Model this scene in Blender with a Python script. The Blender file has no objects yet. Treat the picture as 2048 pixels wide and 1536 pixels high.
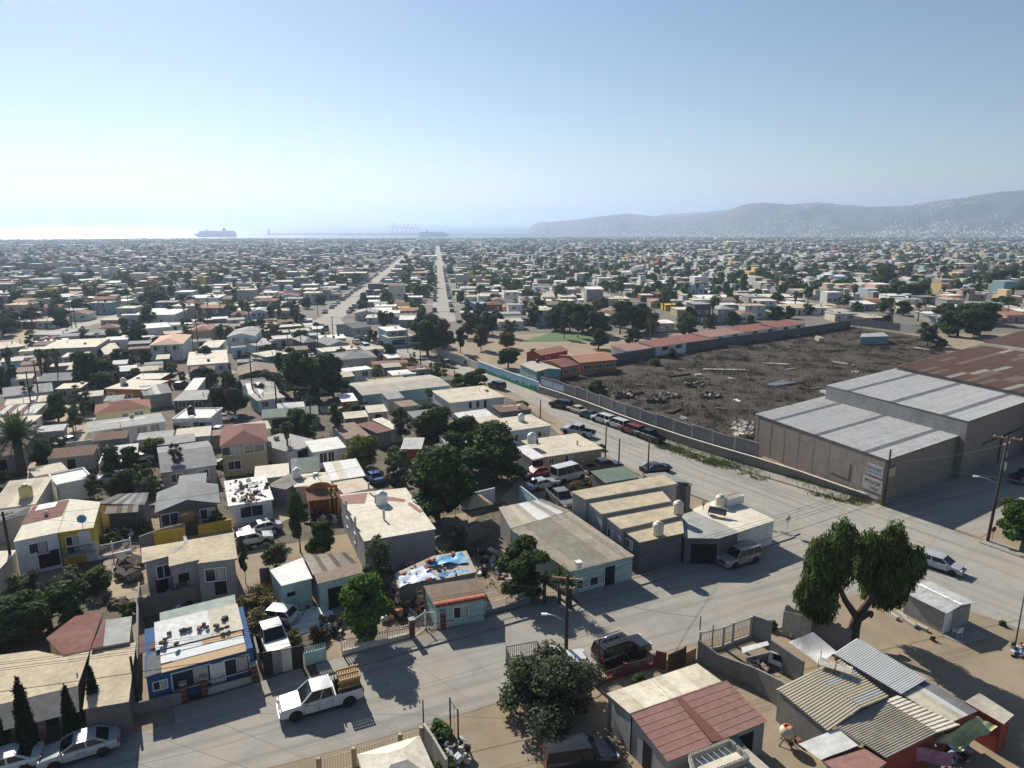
# Hillside neighbourhood above a harbour town, seen from the air, late-morning sun over the bay
import bpy, bmesh, math, random
import numpy as np
from mathutils import Vector, Matrix
random.seed(7); RNG = np.random.default_rng(7)
S = bpy.context.scene
COL = S.collection
R = math.radians

# ------------------------------------------------------------------ camera
CAM_H = 34.0
FPX = 1400.0                                  # focal length, in units of a 2048-wide frame
PITCH = math.atan((768 - 441) / FPX)
cam = bpy.data.cameras.new('camera'); camo = bpy.data.objects.new('camera', cam); COL.objects.link(camo)
cam.sensor_width = 36.0; cam.lens = FPX * 36.0 / 2048
cam.clip_start = 0.5; cam.clip_end = 120000
camo.location = (0, 0, CAM_H); camo.rotation_euler = (R(90) - PITCH, 0, 0)
S.camera = camo

# ------------------------------------------------------------------ world, sun, exposure
SUN_AZ, SUN_EL = R(-31), R(35)                # azimuth from +Y towards +X
w = bpy.data.worlds.new('World'); S.world = w; w.use_nodes = True
nt = w.node_tree; nt.nodes.clear()
sky = nt.nodes.new('ShaderNodeTexSky'); sky.sky_type = 'NISHITA'; sky.sun_disc = False
sky.sun_elevation = SUN_EL; sky.sun_rotation = SUN_AZ
sky.air_density = 1.0; sky.dust_density = 0.25; sky.ozone_density = 2.1; sky.altitude = 50
bg = nt.nodes.new('ShaderNodeBackground'); bg.inputs[1].default_value = 0.06
wo = nt.nodes.new('ShaderNodeOutputWorld')
nt.links.new(sky.outputs[0], bg.inputs[0]); nt.links.new(bg.outputs[0], wo.inputs[0])
sd = Vector((math.sin(SUN_AZ) * math.cos(SUN_EL), math.cos(SUN_AZ) * math.cos(SUN_EL), math.sin(SUN_EL)))
sl = bpy.data.lights.new('sun', 'SUN'); sl.energy = 5.0; sl.angle = R(0.53); sl.color = (1.0, 0.93, 0.82)
slo = bpy.data.objects.new('sun', sl); COL.objects.link(slo)
slo.rotation_euler = sd.to_track_quat('Z', 'Y').to_euler(); slo.location = sd * 500
S.view_settings.view_transform = 'Standard'; S.view_settings.look = 'None'
S.view_settings.exposure = 0.58; S.view_settings.gamma = 1.0
S.cycles.max_bounces = 6; S.cycles.volume_bounces = 1; S.cycles.transparent_max_bounces = 8

# ------------------------------------------------------------------ terrain and survey helpers
def tz(y): return -0.015 * max(0.0, y - 60.0)
CP, SP = math.cos(PITCH), math.sin(PITCH)
def pt(u, v, h=0.0):
    """point on the town's ground (plus h) that was surveyed at u, v of the photograph"""
    a, b = u - 1024.0, v - 768.0
    ry, rz = FPX * CP - b * SP, -(b * CP + FPX * SP)
    t = (h - CAM_H) / rz
    if t * ry > 60 or t < 0: t = (h + 0.9 - CAM_H) / (rz + 0.015 * ry)
    y = t * ry
    return Vector((a * t, y, tz(y) + h))
def proj(x, y, z):
    dz = z - CAM_H
    f = y * CP - dz * SP; d = -y * SP - dz * CP
    return 1024 + FPX * x / f, 768 + FPX * d / f
def hgt(u, vb, vt):
    """height of something whose foot is at (u,vb) and whose top is at row vt"""
    p = pt(u, vb); lo, hi = 0.0, 60.0
    for _ in range(40):
        m = (lo + hi) / 2
        if proj(p.x, p.y, p.z + m)[1] > vt: lo = m
        else: hi = m
    return lo

# ------------------------------------------------------------------ materials
MATS = {}
def M(name, rgb=(.5, .5, .5), rough=.85, var=.15, scale=.7, stain=None, samt=.5, sscale=.35, bump=0., metal=0., spec=.3,
      island=0., streak=None, tracks=None):
    if name in MATS: return MATS[name]
    m = bpy.data.materials.new(name); m.use_nodes = True; MATS[name] = m
    n, l = m.node_tree.nodes, m.node_tree.links
    b = n['Principled BSDF']; b.inputs['Roughness'].default_value = rough; b.inputs['Metallic'].default_value = metal
    b.inputs['Specular IOR Level'].default_value = spec
    tc = n.new('ShaderNodeNewGeometry'); col = None
    def noise(sc, det=4, rough_=.6):
        t = n.new('ShaderNodeTexNoise'); t.inputs['Scale'].default_value = sc; t.inputs['Detail'].default_value = det
        t.inputs['Roughness'].default_value = rough_
        l.new(tc.outputs['Position'], t.inputs['Vector']); return t.outputs['Fac']
    def mix(a, bb, fac, mode='MIX'):
        x = n.new('ShaderNodeMix'); x.data_type = 'RGBA'; x.blend_type = mode
        for k, s in ((6, a), (7, bb)):
            if isinstance(s, tuple): x.inputs[k].default_value = (*s, 1)
            else: l.new(s, x.inputs[k])
        if isinstance(fac, float): x.inputs[0].default_value = fac
        else: l.new(fac, x.inputs[0])
        return x.outputs[2]
    def ramp(f, lo, hi, a=0., bb=1.):
        r = n.new('ShaderNodeMapRange'); r.inputs[1].default_value = lo; r.inputs[2].default_value = hi
        r.inputs[3].default_value = a; r.inputs[4].default_value = bb
        l.new(f, r.inputs[0]); return r.outputs[0]
    col = rgb
    if var:
        dk = tuple(c * (1 - var) for c in rgb); lt = tuple(min(1, c * (1 + var)) for c in rgb)
        col = mix(dk, lt, ramp(noise(scale, 6, .7), .3, .7))
    if stain:
        col = mix(col, stain, ramp(noise(sscale, 5, .65), .62 - .25 * samt, .72, 0., min(1., .35 + samt * .6)))
    if streak:                                             # dirt washed down a wall
        mp = n.new('ShaderNodeMapping'); mp.inputs['Scale'].default_value = (3.2, 3.2, .22)
        l.new(tc.outputs['Position'], mp.inputs[0])
        t = n.new('ShaderNodeTexNoise'); t.inputs['Scale'].default_value = 1.; t.inputs['Detail'].default_value = 4
        l.new(mp.outputs[0], t.inputs[0])
        col = mix(col, streak, ramp(t.outputs['Fac'], .55, .8, 0., .4))
    if tracks is not None:                                 # wear along the traffic, oil spots, filled cracks
        mp = n.new('ShaderNodeMapping'); mp.vector_type = 'POINT'; mp.inputs['Rotation'].default_value = (0, 0, -tracks); mp.inputs['Scale'].default_value = (1, 1, 1)
        m2 = n.new('ShaderNodeMapping'); m2.inputs['Scale'].default_value = (.05, 1.1, 1)
        l.new(tc.outputs['Position'], mp.inputs[0]); l.new(mp.outputs[0], m2.inputs[0])
        t = n.new('ShaderNodeTexNoise'); t.inputs['Scale'].default_value = 1.; t.inputs['Detail'].default_value = 5; l.new(m2.outputs[0], t.inputs[0])
        col = mix(col, tuple(c * .62 for c in rgb), ramp(t.outputs['Fac'], .48, .72, 0., .75))
        col = mix(col, tuple(c * .5 for c in rgb), ramp(noise(.9, 3), .66, .74, 0., .6))
        vo = n.new('ShaderNodeTexVoronoi'); vo.feature = 'DISTANCE_TO_EDGE'; vo.inputs['Scale'].default_value = .16
        wn = n.new('ShaderNodeTexNoise'); wn.inputs['Scale'].default_value = .8; l.new(tc.outputs['Position'], wn.inputs[0])
        ad = n.new('ShaderNodeVectorMath'); ad.operation = 'ADD'; l.new(tc.outputs['Position'], ad.inputs[0]); l.new(wn.outputs['Color'], ad.inputs[1]); l.new(ad.outputs[0], vo.inputs[0])
        col = mix(tuple(c * .55 for c in rgb), col, ramp(vo.outputs['Distance'], .0, .010, .8, 1.))
    if island:
        v = ramp(tc.outputs['Random Per Island'], 0, 1, 1 - island, 1 + island)
        h = n.new('ShaderNodeHueSaturation')
        l.new(v, h.inputs['Value'])
        if isinstance(col, tuple): h.inputs['Color'].default_value = (*col, 1)
        else: l.new(col, h.inputs['Color'])
        col = h.outputs[0]
    if isinstance(col, tuple): b.inputs['Base Color'].default_value = (*col, 1)
    else: l.new(col, b.inputs['Base Color'])
    if bump:
        bp = n.new('ShaderNodeBump'); bp.inputs['Strength'].default_value = bump; bp.inputs['Distance'].default_value = .05
        l.new(noise(max(2., scale * 6), 6), bp.inputs['Height']); l.new(bp.outputs[0], b.inputs['Normal'])
    return m
def leafmat(name, rgb, trans=.3, island=.45):
    if name in MATS: return MATS[name]
    m = M(name, rgb, rough=.75, var=.3, scale=.5, island=island, spec=.08)
    n, l = m.node_tree.nodes, m.node_tree.links
    b = n['Principled BSDF']; out = n['Material Output']
    t = n.new('ShaderNodeBsdfTranslucent'); x = n.new('ShaderNodeMixShader'); x.inputs[0].default_value = trans
    src = b.inputs['Base Color'].links[0].from_socket
    g = n.new('ShaderNodeMix'); g.data_type = 'RGBA'; g.blend_type = 'MULTIPLY'; g.inputs[0].default_value = 1
    l.new(src, g.inputs[6]); g.inputs[7].default_value = (1.0, 1.25, .45, 1); l.new(g.outputs[2], t.inputs[0])
    l.new(b.outputs[0], x.inputs[1]); l.new(t.outputs[0], x.inputs[2]); l.new(x.outputs[0], out.inputs[0])
    return m
def glassmat(name='glass_dark', rgb=(.03, .035, .04), rough=.08):
    return M(name, rgb, rough=rough, var=0, spec=.8)
def paint(name, rgb, rough=.28):
    if name in MATS: return MATS[name]
    m = M(name, rgb, rough=rough, var=.06, scale=2., spec=.5)
    m.node_tree.nodes['Principled BSDF'].inputs['Coat Weight'].default_value = .5
    return m
def attrmat(name, rough=.9):
    if name in MATS: return MATS[name]
    m = bpy.data.materials.new(name); m.use_nodes = True; MATS[name] = m
    n, l = m.node_tree.nodes, m.node_tree.links
    a = n.new('ShaderNodeAttribute'); a.attribute_name = 'tint'
    b = n['Principled BSDF']; b.inputs['Roughness'].default_value = rough; b.inputs['Specular IOR Level'].default_value = .2
    l.new(a.outputs['Color'], b.inputs['Base Color']); return m

# ------------------------------------------------------------------ mesh builder
class MB:
    def __init__(s): s.v = []; s.f = []; s.m = []; s.mats = []; s.sm = []
    def mi(s, mat):
        if mat not in s.mats: s.mats.append(mat)
        return s.mats.index(mat)
    def add(s, vs, fs, mat, smooth=False):
        o = len(s.v); s.v += [tuple(p) for p in vs]; k = s.mi(mat)
        for f in fs: s.f.append(tuple(i + o for i in f)); s.m.append(k); s.sm.append(smooth)
        return s
    def box(s, c, d, mat, rz=0., rx=0., ry=0.):
        x, y, z = d[0] / 2, d[1] / 2, d[2] / 2
        mt = Matrix.Rotation(rz, 3, 'Z') @ Matrix.Rotation(ry, 3, 'Y') @ Matrix.Rotation(rx, 3, 'X') if (rz or rx or ry) else None
        vs = [(i, j, k) for k in (-z, z) for j in (-y, y) for i in (-x, x)]
        c = Vector(c)
        vs = [c + (mt @ Vector(p) if mt else Vector(p)) for p in vs]
        return s.add(vs, [(0, 2, 3, 1), (4, 5, 7, 6), (0, 1, 5, 4), (1, 3, 7, 5), (3, 2, 6, 7), (2, 0, 4, 6)], mat)
    def span(s, a, b, mat):
        return s.box([(a[i] + b[i]) / 2 for i in range(3)], [abs(b[i] - a[i]) for i in range(3)], mat)
    def bar(s, a, b, wd, th, mat):
        a, b = Vector(a), Vector(b); d = b - a
        if d.length < 1e-6: return s
        z = Vector((0, 0, 1)); x = d.cross(z)
        x = Vector((1, 0, 0)) if x.length < 1e-5 else x.normalized()
        y = x.cross(d).normalized(); x = x * wd / 2; y = y * th / 2
        vs = [a - x - y, a + x - y, a + x + y, a - x + y, b - x - y, b + x - y, b + x + y, b - x + y]
        return s.add(vs, [(3, 2, 1, 0), (4, 5, 6, 7), (0, 1, 5, 4), (1, 2, 6, 5), (2, 3, 7, 6), (3, 0, 4, 7)], mat)
    def tube(s, path, rad, mat, n=6, cap=True, smooth=True):
        path = [Vector(p) for p in path]
        if not isinstance(rad, (list, tuple)): rad = [rad] * len(path)
        vs, fs = [], []
        for i, p in enumerate(path):
            d = (path[min(i + 1, len(path) - 1)] - path[max(i - 1, 0)]).normalized()
            x = d.cross(Vector((0, 0, 1)))
            x = Vector((1, 0, 0)) if x.length < 1e-4 else x.normalized()
            y = x.cross(d).normalized()
            for k in range(n):
                t = 2 * math.pi * k / n
                vs.append(p + (x * math.cos(t) + y * math.sin(t)) * rad[i])
        for i in range(len(path) - 1):
            for k in range(n):
                a, b = i * n + k, i * n + (k + 1) % n
                fs.append((a, b, b + n, a + n))
        if cap: fs.append(tuple(range(n - 1, -1, -1))); fs.append(tuple(range(len(vs) - n, len(vs))))
        return s.add(vs, fs, mat, smooth)
    def lathe(s, prof, mat, c=(0, 0, 0), n=14, smooth=True):
        vs, fs = [], []
        for r, z in prof:
            for k in range(n):
                t = 2 * math.pi * k / n
                vs.append((c[0] + r * math.cos(t), c[1] + r * math.sin(t), c[2] + z))
        for i in range(len(prof) - 1):
            for k in range(n):
                a, b = i * n + k, i * n + (k + 1) % n
                fs.append((a, b, b + n, a + n))
        fs.append(tuple(range(n - 1, -1, -1))); fs.append(tuple(range(len(vs) - n, len(vs))))
        return s.add(vs, fs, mat, smooth)
    def prism(s, pts, z0, z1, mat, topmat=None):
        """vertical prism over a polygon (counter-clockwise from above)"""
        n = len(pts)
        g0 = [(p[0], p[1], z0 if not callable(z0) else z0(p)) for p in pts]
        g1 = [(p[0], p[1], z1 if not callable(z1) else z1(p)) for p in pts]
        s.add(g0 + g1, [(i, (i + 1) % n, n + (i + 1) % n, n + i) for i in range(n)] + [tuple(range(n - 1, -1, -1))], mat)
        return s.add(g1, [tuple(range(n))], topmat or mat)
    def slab(s, q, th, mat, under=None):
        """thick sheet hanging below a quad or polygon q (counter-clockwise from above)"""
        n = len(q); q = [Vector(p) for p in q]; lo = [p - Vector((0, 0, th)) for p in q]
        s.add(q + lo, [tuple(range(n))], mat)
        return s.add(q + lo, [tuple(range(2 * n - 1, n - 1, -1))] + [(i, n + i, n + (i + 1) % n, (i + 1) % n) for i in range(n)], under or mat)
    def mesh(s, name):
        me = bpy.data.meshes.new(name); me.from_pydata(s.v, [], s.f)
        for m in s.mats: me.materials.append(MATS[m] if isinstance(m, str) else m)
        me.polygons.foreach_set('material_index', s.m); me.polygons.foreach_set('use_smooth', s.sm); me.update(); return me
    def obj(s, name, parent=None, loc=None, rz=0.):
        return put(name, s.mesh(name), parent, loc, rz)
def put(name, me, parent=None, loc=None, rz=0.):
    o = bpy.data.objects.new(name, me); COL.objects.link(o)
    if parent: o.parent = parent
    if loc is not None: o.location = loc
    if rz: o.rotation_euler = (0, 0, rz)
    return o
def tag(o, label, cat, group=None):
    o['label'] = label; o['category'] = cat
    if group: o['group'] = group
    return o
def kind(o, k): o['kind'] = k; return o
def thing(name, label, cat, loc=(0, 0, 0), rz=0., group=None):
    o = bpy.data.objects.new(name, None); COL.objects.link(o); o.empty_display_size = .3
    o.location = loc; o.rotation_euler = (0, 0, rz); return tag(o, label, cat, group)
def copy_tree(o, parent=None):
    c = o.copy(); COL.objects.link(c); c.parent = parent
    for ch in o.children: copy_tree(ch, c)
    return c
def npmesh(name, verts, faces, mat, tint=None, smooth=False):
    """quads (or tris) from arrays, with an optional colour for each face"""
    verts = np.asarray(verts, np.float32).reshape(-1, 3); faces = np.asarray(faces, np.int32); k = faces.shape[1]
    me = bpy.data.meshes.new(name)
    me.vertices.add(len(verts)); me.vertices.foreach_set('co', verts.ravel())
    me.loops.add(faces.size); me.loops.foreach_set('vertex_index', faces.ravel())
    me.polygons.add(len(faces)); me.polygons.foreach_set('loop_start', np.arange(0, faces.size, k, dtype=np.int32))
    me.materials.append(MATS[mat])
    me.polygons.foreach_set('use_smooth', np.full(len(faces), bool(smooth)))
    me.update(calc_edges=True)
    if tint is not None:
        a = me.attributes.new('tint', 'FLOAT_COLOR', 'FACE')
        a.data.foreach_set('color', np.c_[tint, np.ones(len(tint))].astype(np.float32).ravel())
    return me

# ------------------------------------------------------------------ base palette
M('dirt', (.255, .20, .135), .95, .22, .25, stain=(.29, .245, .18), samt=.6, sscale=.12, bump=.4)
M('town_ground', (.15, .138, .11), .95, .25, .03, stain=(.11, .11, .075), samt=.6, sscale=.06, bump=.3)
M('concrete_road', (.275, .263, .236), .88, .16, .45, stain=(.325, .288, .225), samt=.85, sscale=.11, bump=.15, tracks=R(24))
M('boulevard_concrete', (.29, .278, .25), .88, .16, .45, stain=(.335, .30, .24), samt=.85, sscale=.11, bump=.15, tracks=R(122))
M('pavement', (.27, .255, .22), .9, .14, .6, stain=(.25, .22, .18), samt=.5, sscale=.5, bump=.2)
M('kerb', (.27, .26, .24), .9, .2, 1.)
M('block', (.20, .19, .18), .92, .16, 1.2, stain=(.28, .26, .23), samt=.4, sscale=.7, bump=.35, streak=(.12, .11, .10))
M('block_dark', (.13, .125, .12), .92, .2, 1.2, bump=.35, streak=(.08, .075, .07))
M('concrete', (.38, .36, .32), .9, .12, 1., stain=(.24, .22, .19), samt=.4, sscale=.5, bump=.2)
M('iron', (.03, .028, .026), .6, .1, spec=.4)
M('wood_dark', (.07, .045, .03), .85, .3, 3.)
M('pole_wood', (.055, .042, .034), .9, .3, 2.)
M('wood', (.34, .22, .11), .8, .25, 4.)
M('white_paint', (.72, .71, .68), .75, .05, .6, stain=(.52, .49, .44), samt=.35, sscale=.4, streak=(.5, .47, .42))
M('frame_white', (.75, .74, .72), .5, .03)
M('wire', (.03, .03, .03), .6, 0)
M('rubber', (.018, .018, .018), .85, .1)
M('rim', (.35, .35, .36), .35, .1, metal=.7)
M('lamp_amber', (.6, .3, .08), .3, 0); M('lamp_red', (.35, .02, .02), .3, 0); M('lamp_clear', (.6, .62, .62), .15, 0, spec=.7)
M('plastic_white', (.70, .69, .66), .45, .05, 1., stain=(.5, .47, .42), samt=.3, sscale=2.)
M('plastic_black', (.02, .02, .022), .45, .05)
glassmat()
M('galvanised', (.42, .43, .43), .42, .1, 1.5, metal=.55, stain=(.3, .27, .24), samt=.3, sscale=.8)

# ================================================================== THE SETTING
SEA_Z = -60.5; HAZE = 1.75e-4
def shore(x): return 3750 + max(-2600, min(4000, x)) * 0.16 + 60 * math.sin(x / 310.) + 25 * math.sin(x / 97.)
def gz(x, y):
    if y < 1200: return tz(y)
    t = (y - 1200) / (shore(x) - 1200)
    return -17.1 + (-60.2 + 17.1) * min(t, 1.12)

# ---- ground: one sheet from behind the camera down to the shore
ys = [-80, -20, 0, 20, 30, 40, 50, 60, 75, 90, 110, 140, 180, 230, 300, 400, 520, 700, 900, 1200]
fr = [.1, .2, .3, .4, .5, .6, .7, .8, .9, .95, 1.0, 1.06]
xs = [-7000, -5000, -3500, -2600, -2000, -1500, -1100, -800, -550, -350, -200, -100, -50, 0, 50, 100, 200, 350, 550, 800, 1100, 1500, 2000, 2600, 3500, 5000, 7000, 9000]
g = MB(); vs = []
for y in ys:
    for x in xs: vs.append((x, y, tz(y)))
for f in fr:
    for x in xs:
        y = 1200 + f * (shore(x) - 1200); vs.append((x, y, gz(x, y)))
nx = len(xs); fs0, fs1 = [], []
for j in range(len(ys) + len(fr) - 1):
    for i in range(nx - 1):
        q = (j * nx + i, j * nx + i + 1, (j + 1) * nx + i + 1, (j + 1) * nx + i)
        (fs0 if (j < len(ys) and ys[j] < 220 and abs(xs[i]) < 250) else fs1).append(q)
g.add(vs, fs0, 'dirt'); g.add([], [], 'town_ground')
k = g.mi('town_ground')
for f in fs1: g.f.append(f); g.m.append(k); g.sm.append(True)
kind(g.obj('ground'), 'structure')

# ---- the bay
sea = bpy.data.materials.new('sea_water'); sea.use_nodes = True; MATS['sea_water'] = sea
n, l = sea.node_tree.nodes, sea.node_tree.links
b = n['Principled BSDF']; b.inputs['Base Color'].default_value = (.012, .035, .05, 1); b.inputs['Roughness'].default_value = .36
b.inputs['IOR'].default_value = 1.33
ge = n.new('ShaderNodeNewGeometry')
wv = n.new('ShaderNodeTexNoise'); wv.inputs['Scale'].default_value = .05; wv.inputs['Detail'].default_value = 5
l.new(ge.outputs['Position'], wv.inputs[0])
bp = n.new('ShaderNodeBump'); bp.inputs['Strength'].default_value = .35; bp.inputs['Distance'].default_value = 1.2
l.new(wv.outputs['Fac'], bp.inputs['Height']); l.new(bp.outputs[0], b.inputs['Normal'])
s = MB(); s.add([(-90000, 3000, SEA_Z), (90000, 3000, SEA_Z), (90000, 100000, SEA_Z), (-90000, 100000, SEA_Z)], [(0, 1, 2, 3)], 'sea_water')
kind(s.obj('sea'), 'structure')

# ---- breakwaters and the port's made land
M('quay', (.16, .15, .14), .95, .2, .01)
def spit(name, pts, wd, top):
    m = MB(); P_ = [Vector((*p, 0)) for p in pts]; L_, R_ = [], []
    for i, p in enumerate(P_):
        d = (P_[min(i + 1, len(P_) - 1)] - P_[max(0, i - 1)]).normalized(); nrm = Vector((-d.y, d.x, 0))
        L_.append(p + nrm * wd / 2); R_.append(p - nrm * wd / 2)
    for i in range(len(P_) - 1):
        q = [R_[i], R_[i + 1], L_[i + 1], L_[i]]
        m.prism([(a.x, a.y) for a in q], SEA_Z - 3, SEA_Z + top, 'quay')
    return kind(m.obj(name), 'structure')
spit('breakwater', [(-1700, 4950), (-1560, 5020), (-900, 5060), (-500, 5120)], 40, 6)
spit('harbour_land', [(-1150, 4780), (-620, 4830), (-120, 4860), (160, 4900), (420, 5100)], 190, 4)

# ---- hills closing the bay to the north
M('hill_scrub', (.045, .046, .034), .95, .35, .004, stain=(.15, .13, .09), samt=.6, sscale=.012)
SKY = [(1050, 463), (1062, 452), (1078, 443), (1130, 441), (1165, 437), (1200, 432), (1250, 427), (1300, 431), (1340, 435), (1400, 430), (1440, 424), (1490, 408), (1530, 404), (1580, 408),
       (1640, 404), (1700, 410), (1750, 413), (1800, 412), (1850, 406), (1900, 398), (1950, 390), (2000, 383), (2048, 379), (2200, 366), (2500, 350), (3000, 340)]
DIST = [(1050, 6600), (1300, 6100), (1500, 5400), (1800, 5000), (2048, 4700), (3000, 4300)]
def lerp(tab, u):
    for (a, va), (b_, vb) in zip(tab, tab[1:]):
        if u <= b_: return va + (vb - va) * max(0, (u - a)) / (b_ - a)
    return tab[-1][1]
def ridge_line(tab, dist, u0, u1, step):
    out = []
    u = u0
    while u <= u1:
        v = lerp(tab, u); Y = lerp(dist, u); dx, dy = (u - 1024), FPX * CP - (v - 768) * SP
        dz = -((v - 768) * CP + FPX * SP); t = Y / dy
        out.append(Vector((dx * t, Y, CAM_H + dz * t))); u += step
    return out
HILLP = []
def hill_mesh(name, line, depth, seed):
    rg = random.Random(seed); from mathutils import noise as mn
    m = MB(); rows = 16; vs = []
    for p in line:
        base = Vector((p.x * (p.y - depth) / p.y, p.y - depth, 0)); bz = max(gz(base.x, base.y), SEA_Z - .2)
        for j in range(rows):
            t = j / (rows - 1); x = base.x + (p.x - base.x) * t; y = base.y + (p.y - base.y) * t
            k_ = t * t * (3 - 2 * t) * .55 + t * .45
            z = bz + (p.z - bz) * k_ - 2
            q = Vector((x / 210., y / 210., seed)); rav = mn.fractal(q, 1., 2., 5)
            z += rav * 50 * math.sin(math.pi * min(t, .97)) * min(1, (p.z - bz) / 150.) + mn.fractal(q * 5, 1., 2., 3) * 4 * t
            vs.append((x, y, z)); HILLP.append((x, y, z, t))
        vs.append((p.x * 1.12, p.y * 1.12, SEA_Z - 5))
    c = rows + 1; fs = []
    for i in range(len(line) - 1):
        for j in range(rows): fs.append((i * c + j, (i + 1) * c + j, (i + 1) * c + j + 1, i * c + j + 1))
    m.add(vs, fs, 'hill_scrub', True); return kind(m.obj(name), 'structure')
hill_mesh('hills', ridge_line(SKY, DIST, 1050, 3000, 9), 1500, 3)
SKY2 = [(1290, 437), (1330, 428), (1400, 424), (1450, 419), (1520, 416), (1600, 415)]
hill_mesh('far_hills', ridge_line(SKY2, [(1290, 7600), (1600, 7600)], 1290, 1600, 12), 900, 9)
HALL = HILLP[:len(range(1050, 3001, 9)) * 16]; HILLP = []
# islands on the horizon
isl = [(575, 443), (590, 440.5), (600, 441.8), (625, 440.5), (650, 437.5), (690, 439), (730, 441), (790, 443)]
hill_mesh('island', ridge_line(isl, [(575, 19000), (790, 19000)], 575, 790, 10), 900, 5)
hill_mesh('island', ridge_line([(-80, 440), (0, 442), (40, 443.4), (70, 444)], [(-80, 17000), (70, 17000)], -80, 70, 12), 900, 6)

# ---- roads
def sheet(name, left, right, mat, z, sort='structure'):
    m = MB(); vs = []; k_ = 12; nn_ = []
    for (a, b_), (a2, b2_) in zip(zip(left, right), zip(left[1:], right[1:])):
        st = max(1, int((a2 - a).length / 1.5)) if a.y < 120 else 1
        nn_ += [(a.lerp(a2, i / st), b_.lerp(b2_, i / st)) for i in range(st)]
    nn_.append((left[-1], right[-1]))
    for a, b_ in nn_:
        for j in range(k_ + 1): p = a.lerp(b_, j / k_); vs.append((p.x, p.y, tz(p.y) + z))
    c = k_ + 1; m.add(vs, [(i * c + j, i * c + j + 1, (i + 1) * c + j + 1, (i + 1) * c + j) for i in range(len(nn_) - 1) for j in range(k_)], mat)
    return kind(m.obj(name), sort)
def resample(pts, n_):
    pts = [Vector((p.x, p.y, 0)) for p in pts]
    L = [0]
    for a, b_ in zip(pts, pts[1:]): L.append(L[-1] + (b_ - a).length)
    out = []
    for i in range(n_):
        d = L[-1] * i / (n_ - 1); j = 0
        while j < len(L) - 2 and L[j + 1] < d: j += 1
        t = (d - L[j]) / max(1e-6, L[j + 1] - L[j]); out.append(pts[j].lerp(pts[j + 1], t))
    return out
def px(lst): return [pt(*p) for p in lst]
STREET_N = [(-260, 1590), (200, 1484), (344, 1452), (615, 1364), (814, 1307), (908, 1282), (1058, 1240), (1153, 1212), (1300, 1168), (1450, 1122), (1560, 1086), (1620, 1064)]
STREET_S = [(60, 1660), (400, 1570), (640, 1510), (850, 1452), (1000, 1405), (1150, 1350), (1300, 1312), (1391, 1288), (1528, 1240), (1593, 1216), (1650, 1192), (1720, 1170)]
sheet('street', resample(px(STREET_N), 24), resample(px(STREET_S), 24), 'concrete_road', .012)
BLVD_E = [(2500, 1180), (2100, 1135), (1955, 1082), (1860, 1050), (1730, 1012), (1600, 978), (1500, 948), (1400, 912), (1300, 878), (1200, 838), (1100, 798), (1050, 775), (1000, 752), (950, 736), (900, 722), (850, 706), (800, 692), (756, 679), (710, 662), (690, 648), (678, 636)]
BLVD_W = [(2500, 1420), (2046, 1258), (1942, 1222), (1800, 1182), (1650, 1110), (1575, 1062), (1480, 1018), (1390, 984), (1300, 952), (1225, 920), (1160, 870), (1100, 828), (1050, 797), (1000, 775), (940, 753), (880, 733), (800, 707), (728, 691), (678, 674), (645, 656), (624, 641)]
be, bw = px(BLVD_E), px(BLVD_W)
sheet('boulevard', resample(be, 40), resample(bw, 40), 'boulevard_concrete', .018)
sheet('crossroads', px([(1560, 1086), (1620, 1064), (1700, 1003), (1790, 1010), (1960, 1080), (2100, 1140)]), px([(1528, 1240), (1593, 1216), (1650, 1192), (1800, 1184), (1942, 1224), (2046, 1260)]), 'concrete_road', .008)
sheet('cross_street', px([(1775, 1012), (1850, 970), (1938, 928), (2100, 846), (2400, 760)]), px([(1962, 1075), (2010, 1040), (2060, 1000), (2200, 930), (2600, 830)]), 'concrete_road', .024)
# the side lanes among the houses on the left
M('lane_dirt', (.36, .295, .205), .95, .16, .3, stain=(.28, .24, .18), samt=.4, sscale=.3, bump=.3)
def lane(name, pts, wd, mat='lane_dirt', z=.015):
    c = [pt(*p) for p in pts]; L_, R_ = [], []
    for i, p in enumerate(c):
        d = (c[min(i + 1, len(c) - 1)] - c[max(0, i - 1)]); d.z = 0; d.normalize(); nn = Vector((-d.y, d.x, 0))
        L_.append(p + nn * wd / 2); R_.append(p - nn * wd / 2)
    return sheet(name, L_, R_, mat, z)
M('yard_soil', (.105, .088, .065), .95, .4, .6, stain=(.165, .135, .098), samt=.6, sscale=.25, bump=.4)
for q_ in ([(420, 1100), (270, 1180), (335, 1412), (620, 1352), (900, 1277), (1150, 1207), (1275, 1150), (1120, 1060), (1000, 1000), (880, 1130), (640, 1220)][::-1], [(-220, 1500), (250, 1430), (270, 1180), (300, 1000), (60, 1100), (-220, 1300)], [(-200, 1010), (-50, 760), (30, 700), (420, 655), (640, 668), (700, 690), (560, 900), (300, 1000), (60, 1100)], [(300, 1000), (560, 900), (700, 692), (800, 712), (930, 760), (1050, 810), (1120, 870), (1000, 1000), (880, 1130), (640, 1220), (520, 1250), (420, 1100)]):
    g_ = MB(); P_ = [pt(*p) for p in q_]; g_.add([(p.x, p.y, p.z + .006) for p in P_], [tuple(range(len(P_)))], 'yard_soil'); kind(g_.obj('yard_ground'), 'structure')
lane('lane', [(-60, 1230), (60, 1085), (110, 900), (150, 840), (185, 770), (215, 745)], 6.5)
lane('lane', [(20, 790), (28, 730), (45, 690), (70, 660)], 7)
lane('lane', [(640, 820), (720, 812), (860, 800), (900, 790)], 5)
lane('lane', [(300, 762), (420, 748), (470, 742)], 6, 'pavement')
lane('lane', [(190, 1180), (260, 1115), (330, 1100), (480, 1060), (600, 1010), (700, 985)], 4.5)
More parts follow.
